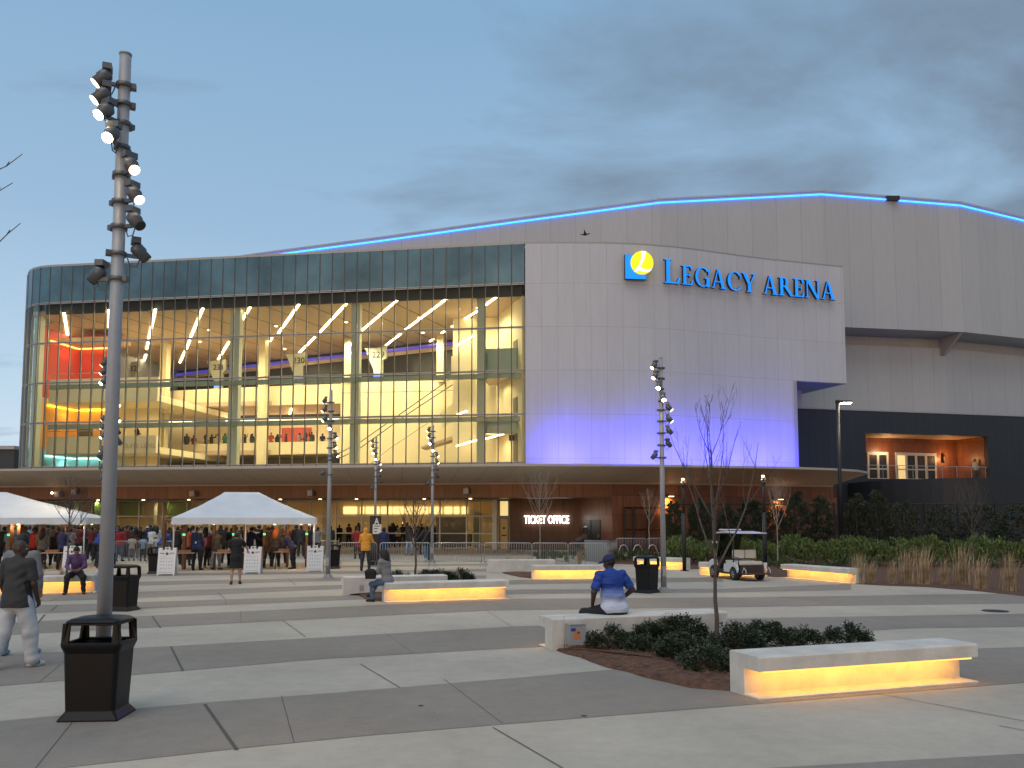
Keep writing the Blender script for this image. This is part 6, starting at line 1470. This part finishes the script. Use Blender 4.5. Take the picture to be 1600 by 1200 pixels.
    if hat == 'hood': S_.ell(hc + Rh @ (A3(0, .02, .01) * r), A3(.105, .115, .135) * r, .03, Rh); S_.cone(nk, nk - Fv * .07 * r, .08 * r, .07 * r, .04)
    if top == 'hoodie' and hat != 'hood': S_.ell(nk - Fv * .06 * r, A3(.10, .06, .06) * r, .03)
    cuts = [lambda X: ((hem_t * r) - (X - pel) @ T)] if not (top in ('coat', 'dress') and not P_['sit']) else [lambda X: (pel[2] + hem_t * r) - X[..., 2]]
    if top != 'dress' and not slv:
        for i in (0, 1):
            def cf(X, i=i):
                ax = nrm(elb[i] - sh[i]); L_ = np.linalg.norm(elb[i] - sh[i]) * .84; d = (X - sh[i]); t = d @ ax; rad = np.linalg.norm(d - t[..., None] * ax, axis=-1); return np.where(rad < .11 * r, t - L_, -1.0)
            cuts.append(cf)
    if hat == 'hood': cuts.append(lambda X: .07 * r - np.maximum(np.linalg.norm((X - H(0, -.10, -.01)), axis=-1), 0))
    out['shirt' if top in ('tee', 'long') else {'hoodie': 'jacket', 'coat': 'coat', 'dress': 'dress'}[top]] = (S_.mesh(h, cuts, fo), 'top')
    if bottom != 'bare':
        S_ = Sdf(); S_.ell(pel, (A3(.168 * w, .122 * w, .12) * r), .06); S_.ell(pel + A3(0, .05 * w, -.03) * r, (A3(.145 * w, .092 * w, .105) * r), .05)
        for i in (0, 1):
            lz = {'pants': 1.0, 'baggy': 1.0, 'shorts': .0, 'slim': 1.0}[bottom]; ex = {'pants': .014, 'baggy': .034, 'shorts': .022, 'slim': .008}[bottom]
            S_.cone(hips[i], knees[i], (.090 * w ** .6 + ex * .7) * r, (.066 * w ** .3 + ex) * r, .035); S_.ell(knees[i], A3(.079, .079, .079) * r * w ** .3 + ex * .8, .03)
            if lz: S_.cone(knees[i], ank[i] - (ank[i] - knees[i]) * .02, (.064 * w ** .3 + ex) * r, (.044 + ex * 1.05) * r, .02)
            if bottom == 'baggy':
                S_.ell(ank[i] + A3(0, -.015, .03), A3(.088, .10, .06) * r, .04)
        cu = [(lambda X: X[..., 2] - pel[2] - .12 * r) if P_['sit'] else (lambda X: ((X - pel) @ T) - .085 * r)]
        if bottom == 'shorts': pass
        out['trousers' if bottom != 'shorts' else 'shorts'] = (S_.mesh(h, cu, fo), 'bottom')
    for i in (0, 1):
        S_ = Sdf(); a = ank[i] - A3(0, 0, .04) * r; fd = toes[i]; S_.cone(a - fd * .03 * r, a + fd * .12 * r - A3(0, 0, .008) * r, .043 * r, .040 * r, .02); S_.cone(a + fd * .10 * r - A3(0, 0, .010) * r, a + fd * .175 * r - A3(0, 0, .014) * r, .042 * r, .032 * r, .02); S_.cone(ank[i] - A3(0, 0, .02) * r, ank[i] + A3(0, .005, .015) * r, .044 * r, .042 * r, .02)
        out['shoe#%d' % i] = (S_.mesh(min(h, .011)), 'shoes')
    loc = lambda X: (X - hc) @ Rh / r
    if hair != 'bald' and hat != 'hood':
        S_ = Sdf(); t = {'short': .010, 'afro': .035, 'long': .016, 'bun': .012, 'crop': .004}[hair]; S_.ell(hc + Rh @ (A3(0, .014, .024) * r), (A3(.078, .097, .107) + t) * r, .03, Rh); L_ = {'long': .30, 'bun': 0}.get(hair, 0)
        if hair == 'long': S_.ell(hc + A3(0, 0, -.15) * r + Rh @ A3(0, .115, 0) * r, A3(.13, .10, .24) * r, .06); S_.ell(H(.06, .02, -.06), A3(.05, .06, .13) * r, .05, Rh); S_.ell(H(-.06, .02, -.06), A3(.05, .06, .13) * r, .05, Rh)
        if hair == 'bun': S_.ell(H(0, .06, .12), A3(.04, .04, .04) * r, .02, Rh)
        def hcut(X):
            q = loc(X); face = np.minimum(-(q[..., 1] + .022), .062 - q[..., 2]); low = (-.045 if hair != 'long' else -1) - q[..., 2]; return np.maximum(face, low) * r
        out['hair'] = (S_.mesh(h, [hcut]), 'hair')
    if hat in ('cap', 'beanie'):
        S_ = Sdf(); S_.ell(hc + Rh @ (A3(0, .012, .032) * r), A3(.092, .110, .108) * r, .02, Rh)
        if hat == 'cap': S_.ell(H(0, -.125, .045), A3(.07, .075, .012) * r, .015, Rh)
        out['hat'] = (S_.mesh(h, [lambda X: (.028 - loc(X)[..., 2]) * r]), 'hat')
    return out, dict(hc=hc, Rh=Rh, pel=pel, wri=wri, hands=hands, elb=elb, H=H, seat=pel[2] - .10 * k, ank=ank, toes=toes)
PC = {}
def cloth(name, col, rough=.8, grad=None):
    if name in MATS: return MATS[name]
    return mat(name, col, rough, var=.12, vscale=6, bump=.15, bscale=14)
CLR = dict(black=(.010, .010, .012), charcoal=(.035, .035, .038), grey=(.20, .20, .21), navy=(.012, .022, .085), blue=(.02, .07, .32), red=(.30, .018, .02), maroon=(.11, .015, .02), white=(.62, .62, .62), pink=(.50, .20, .26), yellow=(.75, .33, .035), purple=(.11, .06, .16), olive=(.06, .06, .035),
           denim=(.07, .12, .22), paledenim=(.24, .32, .45), cream=(.45, .40, .32), brown=(.06, .035, .022), camo=(.09, .09, .08), teal=(.12, .26, .36), orange=(.55, .13, .04), green=(.03, .12, .05), whitejean=(.52, .53, .56))
SKIN = dict(dark=(.055, .028, .018), brown=(.13, .065, .04), tan=(.30, .16, .10), light=(.46, .27, .19))
HAIRC = dict(black=(.006, .005, .005), brown=(.03, .016, .009), red=(.32, .08, .02), grey=(.2, .2, .2), blond=(.3, .18, .07))
def cm(n):
    return cloth('cloth_' + n, CLR[n])
def sm_(n): return MATS.get('skin_' + n) or mat('skin_' + n, SKIN[n], .5, var=.05, vscale=8)
def hm(n): return MATS.get('hair_' + n) or mat('hair_' + n, HAIRC[n], .6, bump=.3, bscale=140)
def add_person(loc, face, label, pose='stand', top='tee', bottom='pants', hair='short', hat=None, tc='black', bc='black', sc='black', skin='dark', hc_='black', hatc='black', scale=1.0, group=None, h=.0155, z=0, cat='person', **kw):
    """face: world heading in degrees the person looks along; 0 = towards the camera (-Y), 90 = to the picture's right"""
    key = (str(pose), top, bottom, hair, hat, h, tuple(sorted((a, str(b)) for a, b in kw.items())))
    if key not in PC:
        parts, info = person_parts(pose, top, bottom, hair, hat, h, **kw); me = {}
        for nm, ((V, Q), mk) in parts.items():
            if len(Q) == 0: continue
            m = np_mesh(nm.split('#')[0], V, Q, 'joint', True); me[nm] = (m, mk)
        PC[key] = (me, info)
    me, info = PC[key]; root = empty('person', (loc[0], loc[1], z), R(face), label, cat, group); root.scale = (scale,) * 3
    mm = dict(skin=sm_(skin), top=tc if not isinstance(tc, str) else cm(tc), bottom=cm(bc), shoes=cm(sc), hair=hm(hc_), hat=cm(hatc))
    body = None
    for nm, (m, mk) in me.items():
        o = bpy.data.objects.new(nm.split('#')[0], m); COL.objects.link(o); o.parent = root; o.material_slots[0].link = 'OBJECT'; o.material_slots[0].material = mm[mk]
    return root, info
def eyes(root, info, k=1.0):
    for s in (-1, 1):
        c = info['H'](s * .032, -.083, .004); m = MB(); d = info['Rh'] @ A3(0, -1, 0); m.tube([Vector(c - d * .012), Vector(c - d * .004), Vector(c + d * .003), Vector(c + d * .006)], [.006, .012, .010, .003], 10); e = m.build('eye', 'eye_white', root)
        m = MB(); m.tube([Vector(c + d * .004), Vector(c + d * .0075)], .005, 8); m.build('pupil', 'mullion_dark', e)
mat('eye_white', (.6, .58, .55), .2)
FH = .0075
# 1 man in the dark T-shirt, seen from behind, stepping away
g = G(26, 1045)
r1, i1 = add_person((g.x - .07, g.y + .05), 168, 'man seen from behind in a dark T-shirt, baggy white trousers and striped white trainers', dict(legs=[(13, 7, 8), (-13, 3, 10)], arms=[(4, 12, 22, .12), (-4, 12, 26, .10)], yaw=-58), 'tee', 'baggy', 'bald', None, 'charcoal', 'whitejean', 'white', 'dark', w=1.12, ht=1.80, h=FH)
eyes(r1, i1)
for i, sg in ((0, -1), (1, 1)):
    m = MB(); a_ = i1['ank'][i]; fd = i1['toes'][i]; sd_ = A3(-fd[1], fd[0], 0) * -1
    for side in (-1, 1):
        for q in (0, 1, 2):
            c_ = a_ + fd * (.03 + q * .028) + sd_ * side * .043 - A3(0, 0, .005); m.tube([Vector(c_ - fd * .012 - A3(0, 0, .045)), Vector(c_ + sd_ * side * .003 - A3(0, 0, .03)), Vector(c_ + fd * .012)], .006, 5)
    m.build('shoe_stripes', 'mullion_dark', r1)
g = G(12, 1036)
add_person((g.x - .30, g.y + .75), 178, 'person in a light grey long-sleeved top half hidden behind the man in the dark T-shirt', dict(legs=[(6, 5, 4), (-6, 5, 4)], arms=[(2, 14, 16, .05), (-2, 14, 16, .05)], yaw=20), 'long', 'pants', 'short', None, 'grey', 'paledenim', 'paledenim', 'tan', w=1.15, ht=1.86, h=.009)
# 2 man in the blue ombre shirt
def ombre():
    m, nt, b = nodes('ombre_cloth'); N = nt.nodes; L = nt.links; tc = N.new('ShaderNodeTexCoord'); sp = N.new('ShaderNodeSeparateXYZ'); L.new(tc.outputs['Object'], sp.inputs[0])
    nz = N.new('ShaderNodeTexNoise'); nz.inputs['Scale'].default_value = 9; L.new(tc.outputs['Object'], nz.inputs['Vector']); ad = N.new('ShaderNodeMath'); ad.operation = 'MULTIPLY_ADD'; ad.inputs[1].default_value = .05; L.new(nz.outputs[0], ad.inputs[0]); L.new(sp.outputs[2], ad.inputs[2])
    rp = N.new('ShaderNodeValToRGB'); mr = N.new('ShaderNodeMapRange'); mr.inputs[1].default_value = .72; mr.inputs[2].default_value = .98; L.new(ad.outputs[0], mr.inputs[0]); L.new(mr.outputs[0], rp.inputs[0])
    rp.color_ramp.elements[0].color = (.52, .55, .66, 1); rp.color_ramp.elements[1].color = (.012, .05, .30, 1); e = rp.color_ramp.elements.new(.55); e.color = (.16, .24, .50, 1); L.new(rp.outputs[0], b.inputs['Base Color']); b.inputs['Roughness'].default_value = .75
    n2 = N.new('ShaderNodeTexNoise'); n2.inputs['Scale'].default_value = 7; mp = N.new('ShaderNodeMapping'); mp.inputs['Scale'].default_value = (.6, .6, 3); L.new(tc.outputs['Object'], mp.inputs[0]); L.new(mp.outputs[0], n2.inputs['Vector'])
    bp = N.new('ShaderNodeBump'); bp.inputs['Strength'].default_value = .7; bp.inputs['Distance'].default_value = .04; L.new(n2.outputs[0], bp.inputs['Height']); L.new(bp.outputs[0], b.inputs['Normal']); MATS['ombre'] = m; return m
om = ombre()
bm_ = Matrix.Translation((.64, 13.65, 0)) @ Matrix.Rotation(GA, 4, 'Z')
ps = bm_ @ Vector((1.28, .34, 0))
parts, inf = person_parts(dict(legs=[(80, 12, 80), (76, 30, 80)], arms=[(-6, 30, 62, .45), (4, 24, 40, .2)], lean=10, nod=12, sit=1, yaw=28), 'tee', 'pants', 'short', 'cap', .0085, w=1.42, ht=1.80)
r2, i2 = add_person((ps.x, ps.y), 204, 'man in a blue to white shaded shirt and blue cap sitting on the near bench', dict(legs=[(80, 12, 80), (76, 30, 80)], arms=[(-6, 30, 62, .45), (4, 24, 40, .2)], lean=10, nod=12, sit=1, yaw=28), 'tee', 'pants', 'crop', 'cap', om, 'black', 'black', 'dark', hatc='navy', w=1.42, ht=1.80, scale=1.05, h=.0085, z=.505 - inf['seat'] - .015)
# 3 long-haired woman on the bench
cm0 = Matrix.Translation((-3.2, 21.35, 0)) @ Matrix.Rotation(GA, 4, 'Z'); ps = cm0 @ Vector((.10, .38, 0))
pz = dict(legs=[(84, 4, 52), (78, 6, 84)], arms=[(28, 5, 62, .35), (26, 5, 60, .35)], lean=12, nod=16, sit=1, yaw=0)
parts, inf = person_parts(pz, 'coat', 'slim', 'long', None, .011, female=True, ht=1.66)
add_person((ps.x, ps.y), -118, 'woman with long dark hair in a grey coat and jeans sitting on the bench end', pz, 'coat', 'slim', 'long', None, 'grey', 'denim', 'black', 'tan', 'black', female=True, ht=1.66, h=.011, z=.505 - inf['seat'] - .03)
bag = MB(); p_ = ps + Vector((-.42, -.10, 0)); bag.loft([[Vector((p_.x + a * .13, p_.y + b_ * .08, z)) for a, b_ in ((-1, -1), (1, -1), (1, 1), (-1, 1))] for z in (.60, .64)] + [[Vector((p_.x + a * .15, p_.y + b_ * .09, .80)) for a, b_ in ((-1, -1), (1, -1), (1, 1), (-1, 1))], [Vector((p_.x + a * .07, p_.y + b_ * .04, .86)) for a, b_ in ((-1, -1), (1, -1), (1, 1), (-1, 1))]])
bo = bag.build('handbag', 'cloth_black'); bevel(bo, .025, 3); tag(bo, 'black handbag on the lap of the seated long-haired woman', 'handbag')
# 4 man in purple with phone, far left bench, and his neighbour
jm = Matrix.Translation((-16.6, 22.9, 0)) @ Matrix.Rotation(GA, 4, 'Z')
def on_bench(x, u): 
    return jm @ Vector((x, .22, 0))
pz = POSES['sit']; parts, inf = person_parts(dict(legs=[(80, 14, 78), (80, 14, 78)], arms=[(34, 10, 62, .45), (34, 10, 62, .45)], lean=24, nod=26, sit=1), 'long', 'pants', 'short', None, .012)
pp = (-12.65, 24.38)
r4, i4 = add_person(pp, 22, 'man in a purple jumper hunched over a phone on the long glowing bench', dict(legs=[(80, 14, 78), (80, 14, 78)], arms=[(34, 10, 62, .45), (34, 10, 62, .45)], lean=24, nod=26, sit=1), 'long', 'pants', 'short', None, 'purple', 'black', 'brown', 'tan', 'black', h=.012, z=.505 - inf['seat'] - .01)
hw = (Vector(i4['wri'][0]) + Vector(i4['wri'][1])) / 2 + Vector(tuple((i4['hands'][0] + i4['hands'][1]) * .05)); m = MB(); m.box(-.075, .075, -.006, .006, -.035, .035); ph = m.build('phone', 'black_metal'); ph.location = r4.matrix_basis @ hw if False else Vector((pp[0], pp[1], .505 - inf['seat'] - .01)) + Matrix.Rotation(R(22), 3, 'Z') @ hw; ph.rotation_euler = (R(-40), 0, R(22)); tag(ph, 'dark phone held in both hands by the man in purple', 'phone')
add_person((-12.0, 24.75), 20, 'person in black with pale jeans mostly hidden behind the tallest pole, on the bench end', dict(legs=[(80, 8, 78), (80, 8, 78)], arms=[(30, 8, 55, .3), (30, 8, 55, .3)], lean=12, nod=18, sit=1), 'hoodie', 'pants', 'short', None, 'black', 'paledenim', 'white', 'tan', 'black', h=.014, z=.505 - inf['seat'] - .01)
def at(u, v): g = G(u, v); return (g.x, g.y)
# 5 individually seen standing people
add_person(at(368, 913), 198, 'person in a knee-length black dress standing in front of the middle sandwich board', dict(legs=[(3, 4, 3), (-3, 4, 3)], arms=[(34, 30, 22, -.2), (6, 10, 60, .3)], yaw=-20), 'dress', 'bare', 'short', None, 'black', 'black', 'charcoal', 'light', 'brown', w=1.12, ht=1.68, h=.012)
add_person(at(571, 892), 172, 'man in a yellow hooded jacket and dark trousers facing the entrance', dict(legs=[(4, 5, 3), (-5, 5, 3)], arms=[(24, 14, 70, .5), (20, 16, 74, .5)], yaw=0), 'hoodie', 'pants', 'short', 'hood', 'yellow', 'charcoal', 'black', 'brown', w=1.05, ht=1.76, h=.012)
add_person(at(558, 873), 200, 'woman in a red coat and black leggings beyond the man in yellow', 'stand2', 'coat', 'slim', 'short', None, 'red', 'black', 'charcoal', 'light', 'brown', female=True, scale=.97)
add_person(at(599, 884), 150, 'person in dark blue clothes partly hidden by the black A sign', 'wait', 'hoodie', 'pants', 'short', None, 'navy', 'denim', 'black', 'brown')
add_person(at(639, 868), 178, 'long-haired woman in a charcoal top and light jeans behind the barriers', dict(legs=[(6, 5, 3), (-6, 5, 3)], arms=[(20, 8, 70, .4), (20, 8, 70, .4)]), 'long', 'slim', 'long', None, 'charcoal', 'paledenim', 'black', 'light', 'black', female=True)
add_person(at(653, 866), 170, 'person in black between the long-haired woman and the man in jeans', 'stand', 'hoodie', 'pants', 'short', None, 'black', 'black', 'black', 'dark')
add_person(at(667, 878), 195, 'broad man in a black jacket and blue jeans by the light pole', 'walk', 'hoodie', 'pants', 'short', None, 'black', 'denim', 'white', 'dark', w=1.2, scale=1.05)
add_person(at(903, 872), 90, 'person in a pale jacket bending over the barrier by the ticket office', dict(lean=62, legs=[(8, 5, 6), (-14, 5, 4)], arms=[(60, 8, 20, .1), (50, 8, 30, .2)], nod=0), 'long', 'pants', 'short', None, 'brown', 'black', 'white', 'dark')
add_person(at(916, 868), -100, 'person in a white cap and dark jacket standing at the covered barrier', 'stand2', 'hoodie', 'pants', 'short', 'cap', 'charcoal', 'black', 'white', 'dark', hatc='white')
q_ = NV(terr(1494), 1.2); add_person((q_.x, q_.y), 5, 'person in a mustard top on the terrace by the railing', 'stand2', 'long', 'pants', 'short', None, 'cream', 'charcoal', 'black', 'tan', z=5.43)
# 6 crowds: (u, foot v, facing, pose, top, colour, bottom colour, hair, hat, label)
KW = dict(h=.017, fingers=False)
CR = [
 # between the tents, queue in front of the doors
 (160, 873, 170, 'stand', 'hoodie', 'grey', 'charcoal', 'short', None, 'person in a grey hooded top right of the left tent corner'),
 (150, 879, 165, 'lean', 'long', 'blue', 'charcoal', 'short', None, 'person in a bright blue top stooping at the left tent corner'),
 (142, 874, 190, 'wait', 'tee', 'maroon', 'black', 'afro', None, 'person in a maroon top at the corner pole of the left tent'),
 (186, 877, 175, 'stand', 'hoodie', 'red', 'denim', 'short', None, 'broad person in a red hooded jacket right of the tallest pole'),
 (196, 873, 150, 'wait', 'long', 'maroon', 'charcoal', 'short', None, 'person in maroon behind the red jacket in the queue'),
 (203, 871, 180, 'stand', 'hoodie', 'olive', 'black', 'afro', None, 'tall person in olive in the queue behind the barrier'),
 (205, 876, 195, 'stand2', 'tee', 'cream', 'grey', 'short', None, 'child in a cream top in the queue behind the barrier'),
 (212, 875, 200, 'stand', 'long', 'maroon', 'grey', 'short', None, 'person in maroon and grey trousers next to the child in cream'),
 (223, 877, 180, 'stand', 'tee', 'teal', 'black', 'short', None, 'child in a light blue top standing behind the barrier'),
 (229, 868, 170, 'stand', 'hoodie', 'navy', 'black', 'short', 'cap', 'person in navy with a white cap behind the barrier'),
 (236, 873, 165, 'wait', 'tee', 'white', 'grey', 'afro', None, 'person in a white T-shirt with round dark hair in the queue'),
 (243, 872, 200, 'stand', 'coat', 'white', 'black', 'long', None, 'person in a white patterned top beside the middle tent edge'),
 (250, 880, 150, 'lean', 'long', 'blue', 'denim', 'short', None, 'person in blue leaning by the left pole of the middle tent'),
 (176, 869, 180, 'raise', 'hoodie', 'black', 'black', 'short', None, 'person in black raising an arm, right behind the tallest pole'),
 # under the middle tent
 (276, 882, 170, 'stand', 'hoodie', 'black', 'black', 'short', None, 'person in black between tent pole and detector, left end of middle tent'),
 (290, 884, 185, 'reach', 'long', 'orange', 'black', 'afro', None, 'person in an orange-red top behind the first table'),
 (296, 877, 160, 'stand', 'tee', 'red', 'black', 'short', 'beanie', 'person in red with a beanie behind the orange top'),
 (307, 891, 175, 'stand', 'hoodie', 'navy', 'black', 'short', 'cap', 'officer-like figure in a navy jacket with a small white badge'),
 (320, 884, 190, 'wait', 'tee', 'pink', 'charcoal', 'long', None, 'person in a pink top right of the navy jacket'),
 (326, 887, 175, 'lean', 'long', 'maroon', 'black', 'short', None, 'person in a dark red top bending at a table'),
 (337, 890, 170, 'reach', 'hoodie', 'charcoal', 'grey', 'short', None, 'person in a charcoal hooded top and grey trousers at the middle table'),
 (352, 880, 180, 'stand', 'hoodie', 'black', 'black', 'short', None, 'person in black with a face mask looking out under the middle tent'),
 (362, 886, 200, 'reach', 'coat', 'black', 'black', 'afro', None, 'person in a black coat left of the black dress'),
 (382, 884, 165, 'stand', 'tee', 'white', 'black', 'long', None, 'person in a white top with long dark hair by the centre tent pole'),
 (389, 886, 150, 'reach', 'hoodie', 'navy', 'black', 'short', 'cap', 'person in a navy jacket with a cap behind the middle sandwich board'),
 (397, 880, 180, 'wait', 'tee', 'cream', 'denim', 'short', None, 'person in a cream top behind the navy cap wearer'),
 (408, 882, 190, 'stand', 'hoodie', 'black', 'charcoal', 'short', 'beanie', 'person in black with a light beanie right of the third detector'),
 (418, 887, 165, 'stand2', 'coat', 'brown', 'black', 'short', None, 'person in a dark brown coat and black skirt-like trousers'),
 (430, 888, 175, 'stand', 'coat', 'charcoal', 'black', 'long', None, 'woman with long ginger hair in a dark coat under the middle tent'),
 (440, 880, 185, 'wait', 'hoodie', 'olive', 'black', 'short', None, 'person in olive behind the ginger-haired woman'),
 (457, 889, 255, 'lean', 'long', 'navy', 'black', 'short', 'cap', 'person in a navy blue top bending over the last table'),
 (470, 872, 180, 'stand', 'hoodie', 'charcoal', 'charcoal', 'short', None, 'person in charcoal beyond the right-hand end detector'),
 (481, 873, 200, 'raise', 'hoodie', 'black', 'charcoal', 'short', None, 'person in black with a raised arm beyond the right-hand end detector'),
 (496, 871, 170, 'raise', 'long', 'grey', 'black', 'short', None, 'person in grey and black outside the right side of the middle tent'),
 # under the left tent
 (4, 884, 180, 'stand', 'hoodie', 'black', 'black', 'short', None, 'person in black at the picture edge under the left tent'),
 (14, 886, 190, 'wait', 'long', 'teal', 'denim', 'long', None, 'person with long dark hair in a pale blue patterned top under the left tent'),
 (27, 880, 180, 'stand', 'tee', 'grey', 'black', 'short', 'cap', 'person in grey with a cap behind the two men at left'),
 (37, 884, 150, 'stand', 'tee', 'maroon', 'black', 'short', None, 'person in a faded maroon top left of the red shirt'),
 (49, 888, 170, 'reach', 'tee', 'red', 'black', 'afro', None, 'person in a bright red shirt under the left tent'),
 (64, 889, 185, 'stand', 'long', 'camo', 'black', 'long', None, 'person in a black and white zigzag patterned top under the left tent'),
 (84, 886, 200, 'lean', 'tee', 'black', 'black', 'short', None, 'person in black bending over the table under the left tent'),
 (96, 890, 165, 'stand2', 'long', 'navy', 'black', 'short', None, 'person in navy standing behind the thin tree'),
 (90, 878, 180, 'stand', 'coat', 'maroon', 'black', 'afro', None, 'person in a maroon coat deep under the left tent'),
 (109, 879, 175, 'wait', 'tee', 'grey', 'grey', 'short', 'beanie', 'person in grey with a pinkish beanie by the left tent end'),
 (121, 876, 180, 'stand', 'tee', 'maroon', 'black', 'short', None, 'person in dark maroon behind the left sandwich board'),
 (131, 872, 175, 'stand', 'hoodie', 'black', 'black', 'short', None, 'person in black between the two corner poles of the left tent'),
 # outside the doors
 (516, 866, 180, 'stand', 'hoodie', 'charcoal', 'black', 'short', 'beanie', 'security figure in black right of the middle tent, seen beside the pole'),
]
WORDS = ['one', 'two', 'three', 'four', 'five', 'six', 'seven', 'eight', 'nine', 'ten', 'eleven', 'twelve']
EXTRA = []
_cols = ['black', 'charcoal', 'navy', 'maroon', 'grey', 'olive', 'red', 'cream', 'brown', 'black', 'teal']
_r = random.Random(17)
for grp, us_, where in (('m', [284, 300, 313, 330, 344, 368, 376, 403, 424, 447, 462, 488], 'deep in the crowd behind the middle tent'), ('l', [8, 20, 33, 44, 58, 70, 80, 102, 115, 126], 'deep in the crowd behind the left tent'), ('q', [182, 190, 200, 210, 218, 233, 240, 256, 264, 146, 156, 168], 'in the back row between the tents')):
    for j, u in enumerate(sorted(us_)):
        c_ = _cols[(j * 3 + len(grp)) % 11]; EXTRA.append((u, _r.uniform(865, 872), _r.choice([170, 185, 200, 150, 30]), _r.choice(['stand', 'wait', 'stand2', 'pockets', 'reach']), _r.choice(['tee', 'long', 'hoodie', 'coat']), c_, _r.choice(['black', 'denim', 'charcoal']), _r.choice(['short', 'short', 'afro', 'long']), _r.choice([None, None, None, 'beanie', 'cap']), 'person in %s, number %s from left %s' % (c_, WORDS[j], where)))
CR = CR + EXTRA
def ordinal_fix(): pass
for i, (u, v, f_, pose, top, tcn, bcn, hr, hat, lab) in enumerate(CR):
    if 'child' in lab: sc_ = .74
    else: sc_ = .96 + .07 * ((i * 37) % 10) / 10
    hcn = 'red' if 'ginger' in lab else ('brown' if i % 4 == 1 else 'black'); hatc = 'white' if ('white cap' in lab or 'light beanie' in lab) else ('maroon' if 'pinkish' in lab else 'black')
    bt = 'bare' if top == 'dress' else ('slim' if i % 3 == 0 else 'pants')
    add_person(at(u, v), f_, lab, pose, top, bt, hr, hat, tcn, bcn, ['black', 'white', 'charcoal'][i % 3], ['dark', 'brown', 'tan', 'dark', 'light'][i % 5], hcn, hatc, sc_, 'crowd at the tents', **KW)
nav = [o for o in bpy.data.objects if o.get('label', '').startswith('officer-like')][0]; nav['label'] = 'person in a navy jacket with a small white badge, under the middle tent'
m = MB(); m.box(-.03, .03, .135, .145, 1.10, 1.19); m.build('badge', 'sign_white', nav)
# inside, behind the glass doors
ORD = ['first', 'second', 'third', 'fourth', 'fifth', 'sixth', 'seventh', 'eighth', 'ninth', 'tenth', 'eleventh', 'twelfth', 'thirteenth', 'fourteenth', 'fifteenth', 'sixteenth', 'seventeenth', 'eighteenth']
cl = ['black', 'maroon', 'charcoal', 'red', 'black', 'navy', 'cream', 'black', 'olive', 'red', 'black', 'charcoal', 'navy', 'black']
us = [530, 545, 560, 606, 614, 621, 629, 646, 659, 677, 684, 694, 612, 636]
for i, u in enumerate(sorted(us)):
    t = 6.5 + (i * 1.7) % 4; s, z = F(u, 830, t); w_ = IW(s, t)
    add_person((w_.x, w_.y), [180, 150, 200, 90, 20][i % 5], f'{ORD[i]} from left of the people in the lobby behind the glass doors, in {cl[i]}', ['stand', 'wait', 'stand2'][i % 3], ['hoodie', 'tee', 'coat'][i % 3], 'pants', ['short', 'afro', 'long'][i % 3], None, cl[i], 'black', 'black', ['dark', 'tan', 'brown'][i % 3], 'black', scale=.97 + .05 * (i % 3), group='people in the lobby', z=.03, **KW)
# on the upper concourses
us = [(292, 'charcoal'), (303, 'red'), (322, 'navy'), (331, 'black'), (341, 'white'), (352, 'green'), (373, 'white'), (383, 'black'), (394, 'charcoal'), (417, 'green'), (424, 'red'), (434, 'charcoal'), (447, 'maroon'), (468, 'grey'), (478, 'navy'), (487, 'charcoal'), (504, 'navy')]
for i, (u, c_) in enumerate(us):
    t = 14.0 + (i * 1.3) % 1.6; s, z = F(u, 675, t); w_ = IW(s, t)
    add_person((w_.x, w_.y), [20, 180, 90, 150, -60][i % 5], f'{ORD[i] if i < 18 else ""} from left along the upper concourse rail behind the glass, in {c_}', ['stand', 'wait', 'stand2', 'raise'][i % 4], ['hoodie', 'tee', 'long'][i % 3], 'pants', ['short', 'short', 'long'][i % 3], None, c_, 'black', 'black', ['dark', 'tan', 'brown'][i % 3], 'black', scale=.95, group='people on the concourse', z=zB0b + .42, **KW)
s, z = F(77, 585, 6.5); w_ = IW(s, 6.3); add_person((w_.x, w_.y), 60, 'lone person in dark clothes on the red-lit top balcony at the left', 'stand', 'hoodie', 'pants', 'short', None, 'navy', 'charcoal', 'black', 'dark', z=zA0 + .5, **KW)
s, z = F(219, 690, 6.5); w_ = IW(s, 6.0); add_person((w_.x, w_.y), 150, 'lone person in black by the dark door on the lower balcony', 'wait', 'hoodie', 'pants', 'short', None, 'black', 'charcoal', 'black', 'dark', z=zB0 + .5, **KW)
# bag trays, bird and litter
b = MB(); c = P(914, 367, 60); b.tube([c + Vector((-.35, 0, .05)), c, c + Vector((.4, 0, .12))], [.02, .07, .02], 6); b.add([c + Vector((-.1, -.05, 0)), c + Vector((.15, -.05, 0)), c + Vector((-.1, -.5, .25))], [(0, 1, 2)]); b.add([c + Vector((-.1, .05, 0)), c + Vector((.15, .05, 0)), c + Vector((-.1, .5, .25))], [(0, 1, 2)]); tag(b.build('bird', 'black_metal'), 'tiny dark bird flying before the roof, left of the emblem', 'bird')
for (u, v, l_) in ((652, 1104, 'in the near dark paving band'), (907, 1120, 'on the light paving left of the near bench')):
    p = G(u, v); b = MB(); b.add([(0, 0, .01), (.05, -.02, .02), (.08, .015, .008), (.03, .03, .014)], [(0, 1, 2, 3)]); o = b.build('dead_leaf', 'twig_dark'); o.location = p; tag(o, 'curled dead leaf lying ' + l_, 'leaf')
p = G(1555, 955); b = MB(); b.tube([(0, 0, .009), (0, 0, .014)], .28, 24); o = b.build('drain_cover', 'mullion_dark'); o.location = p; tag(o, 'round dark drain cover in the paving at the right', 'drain cover')
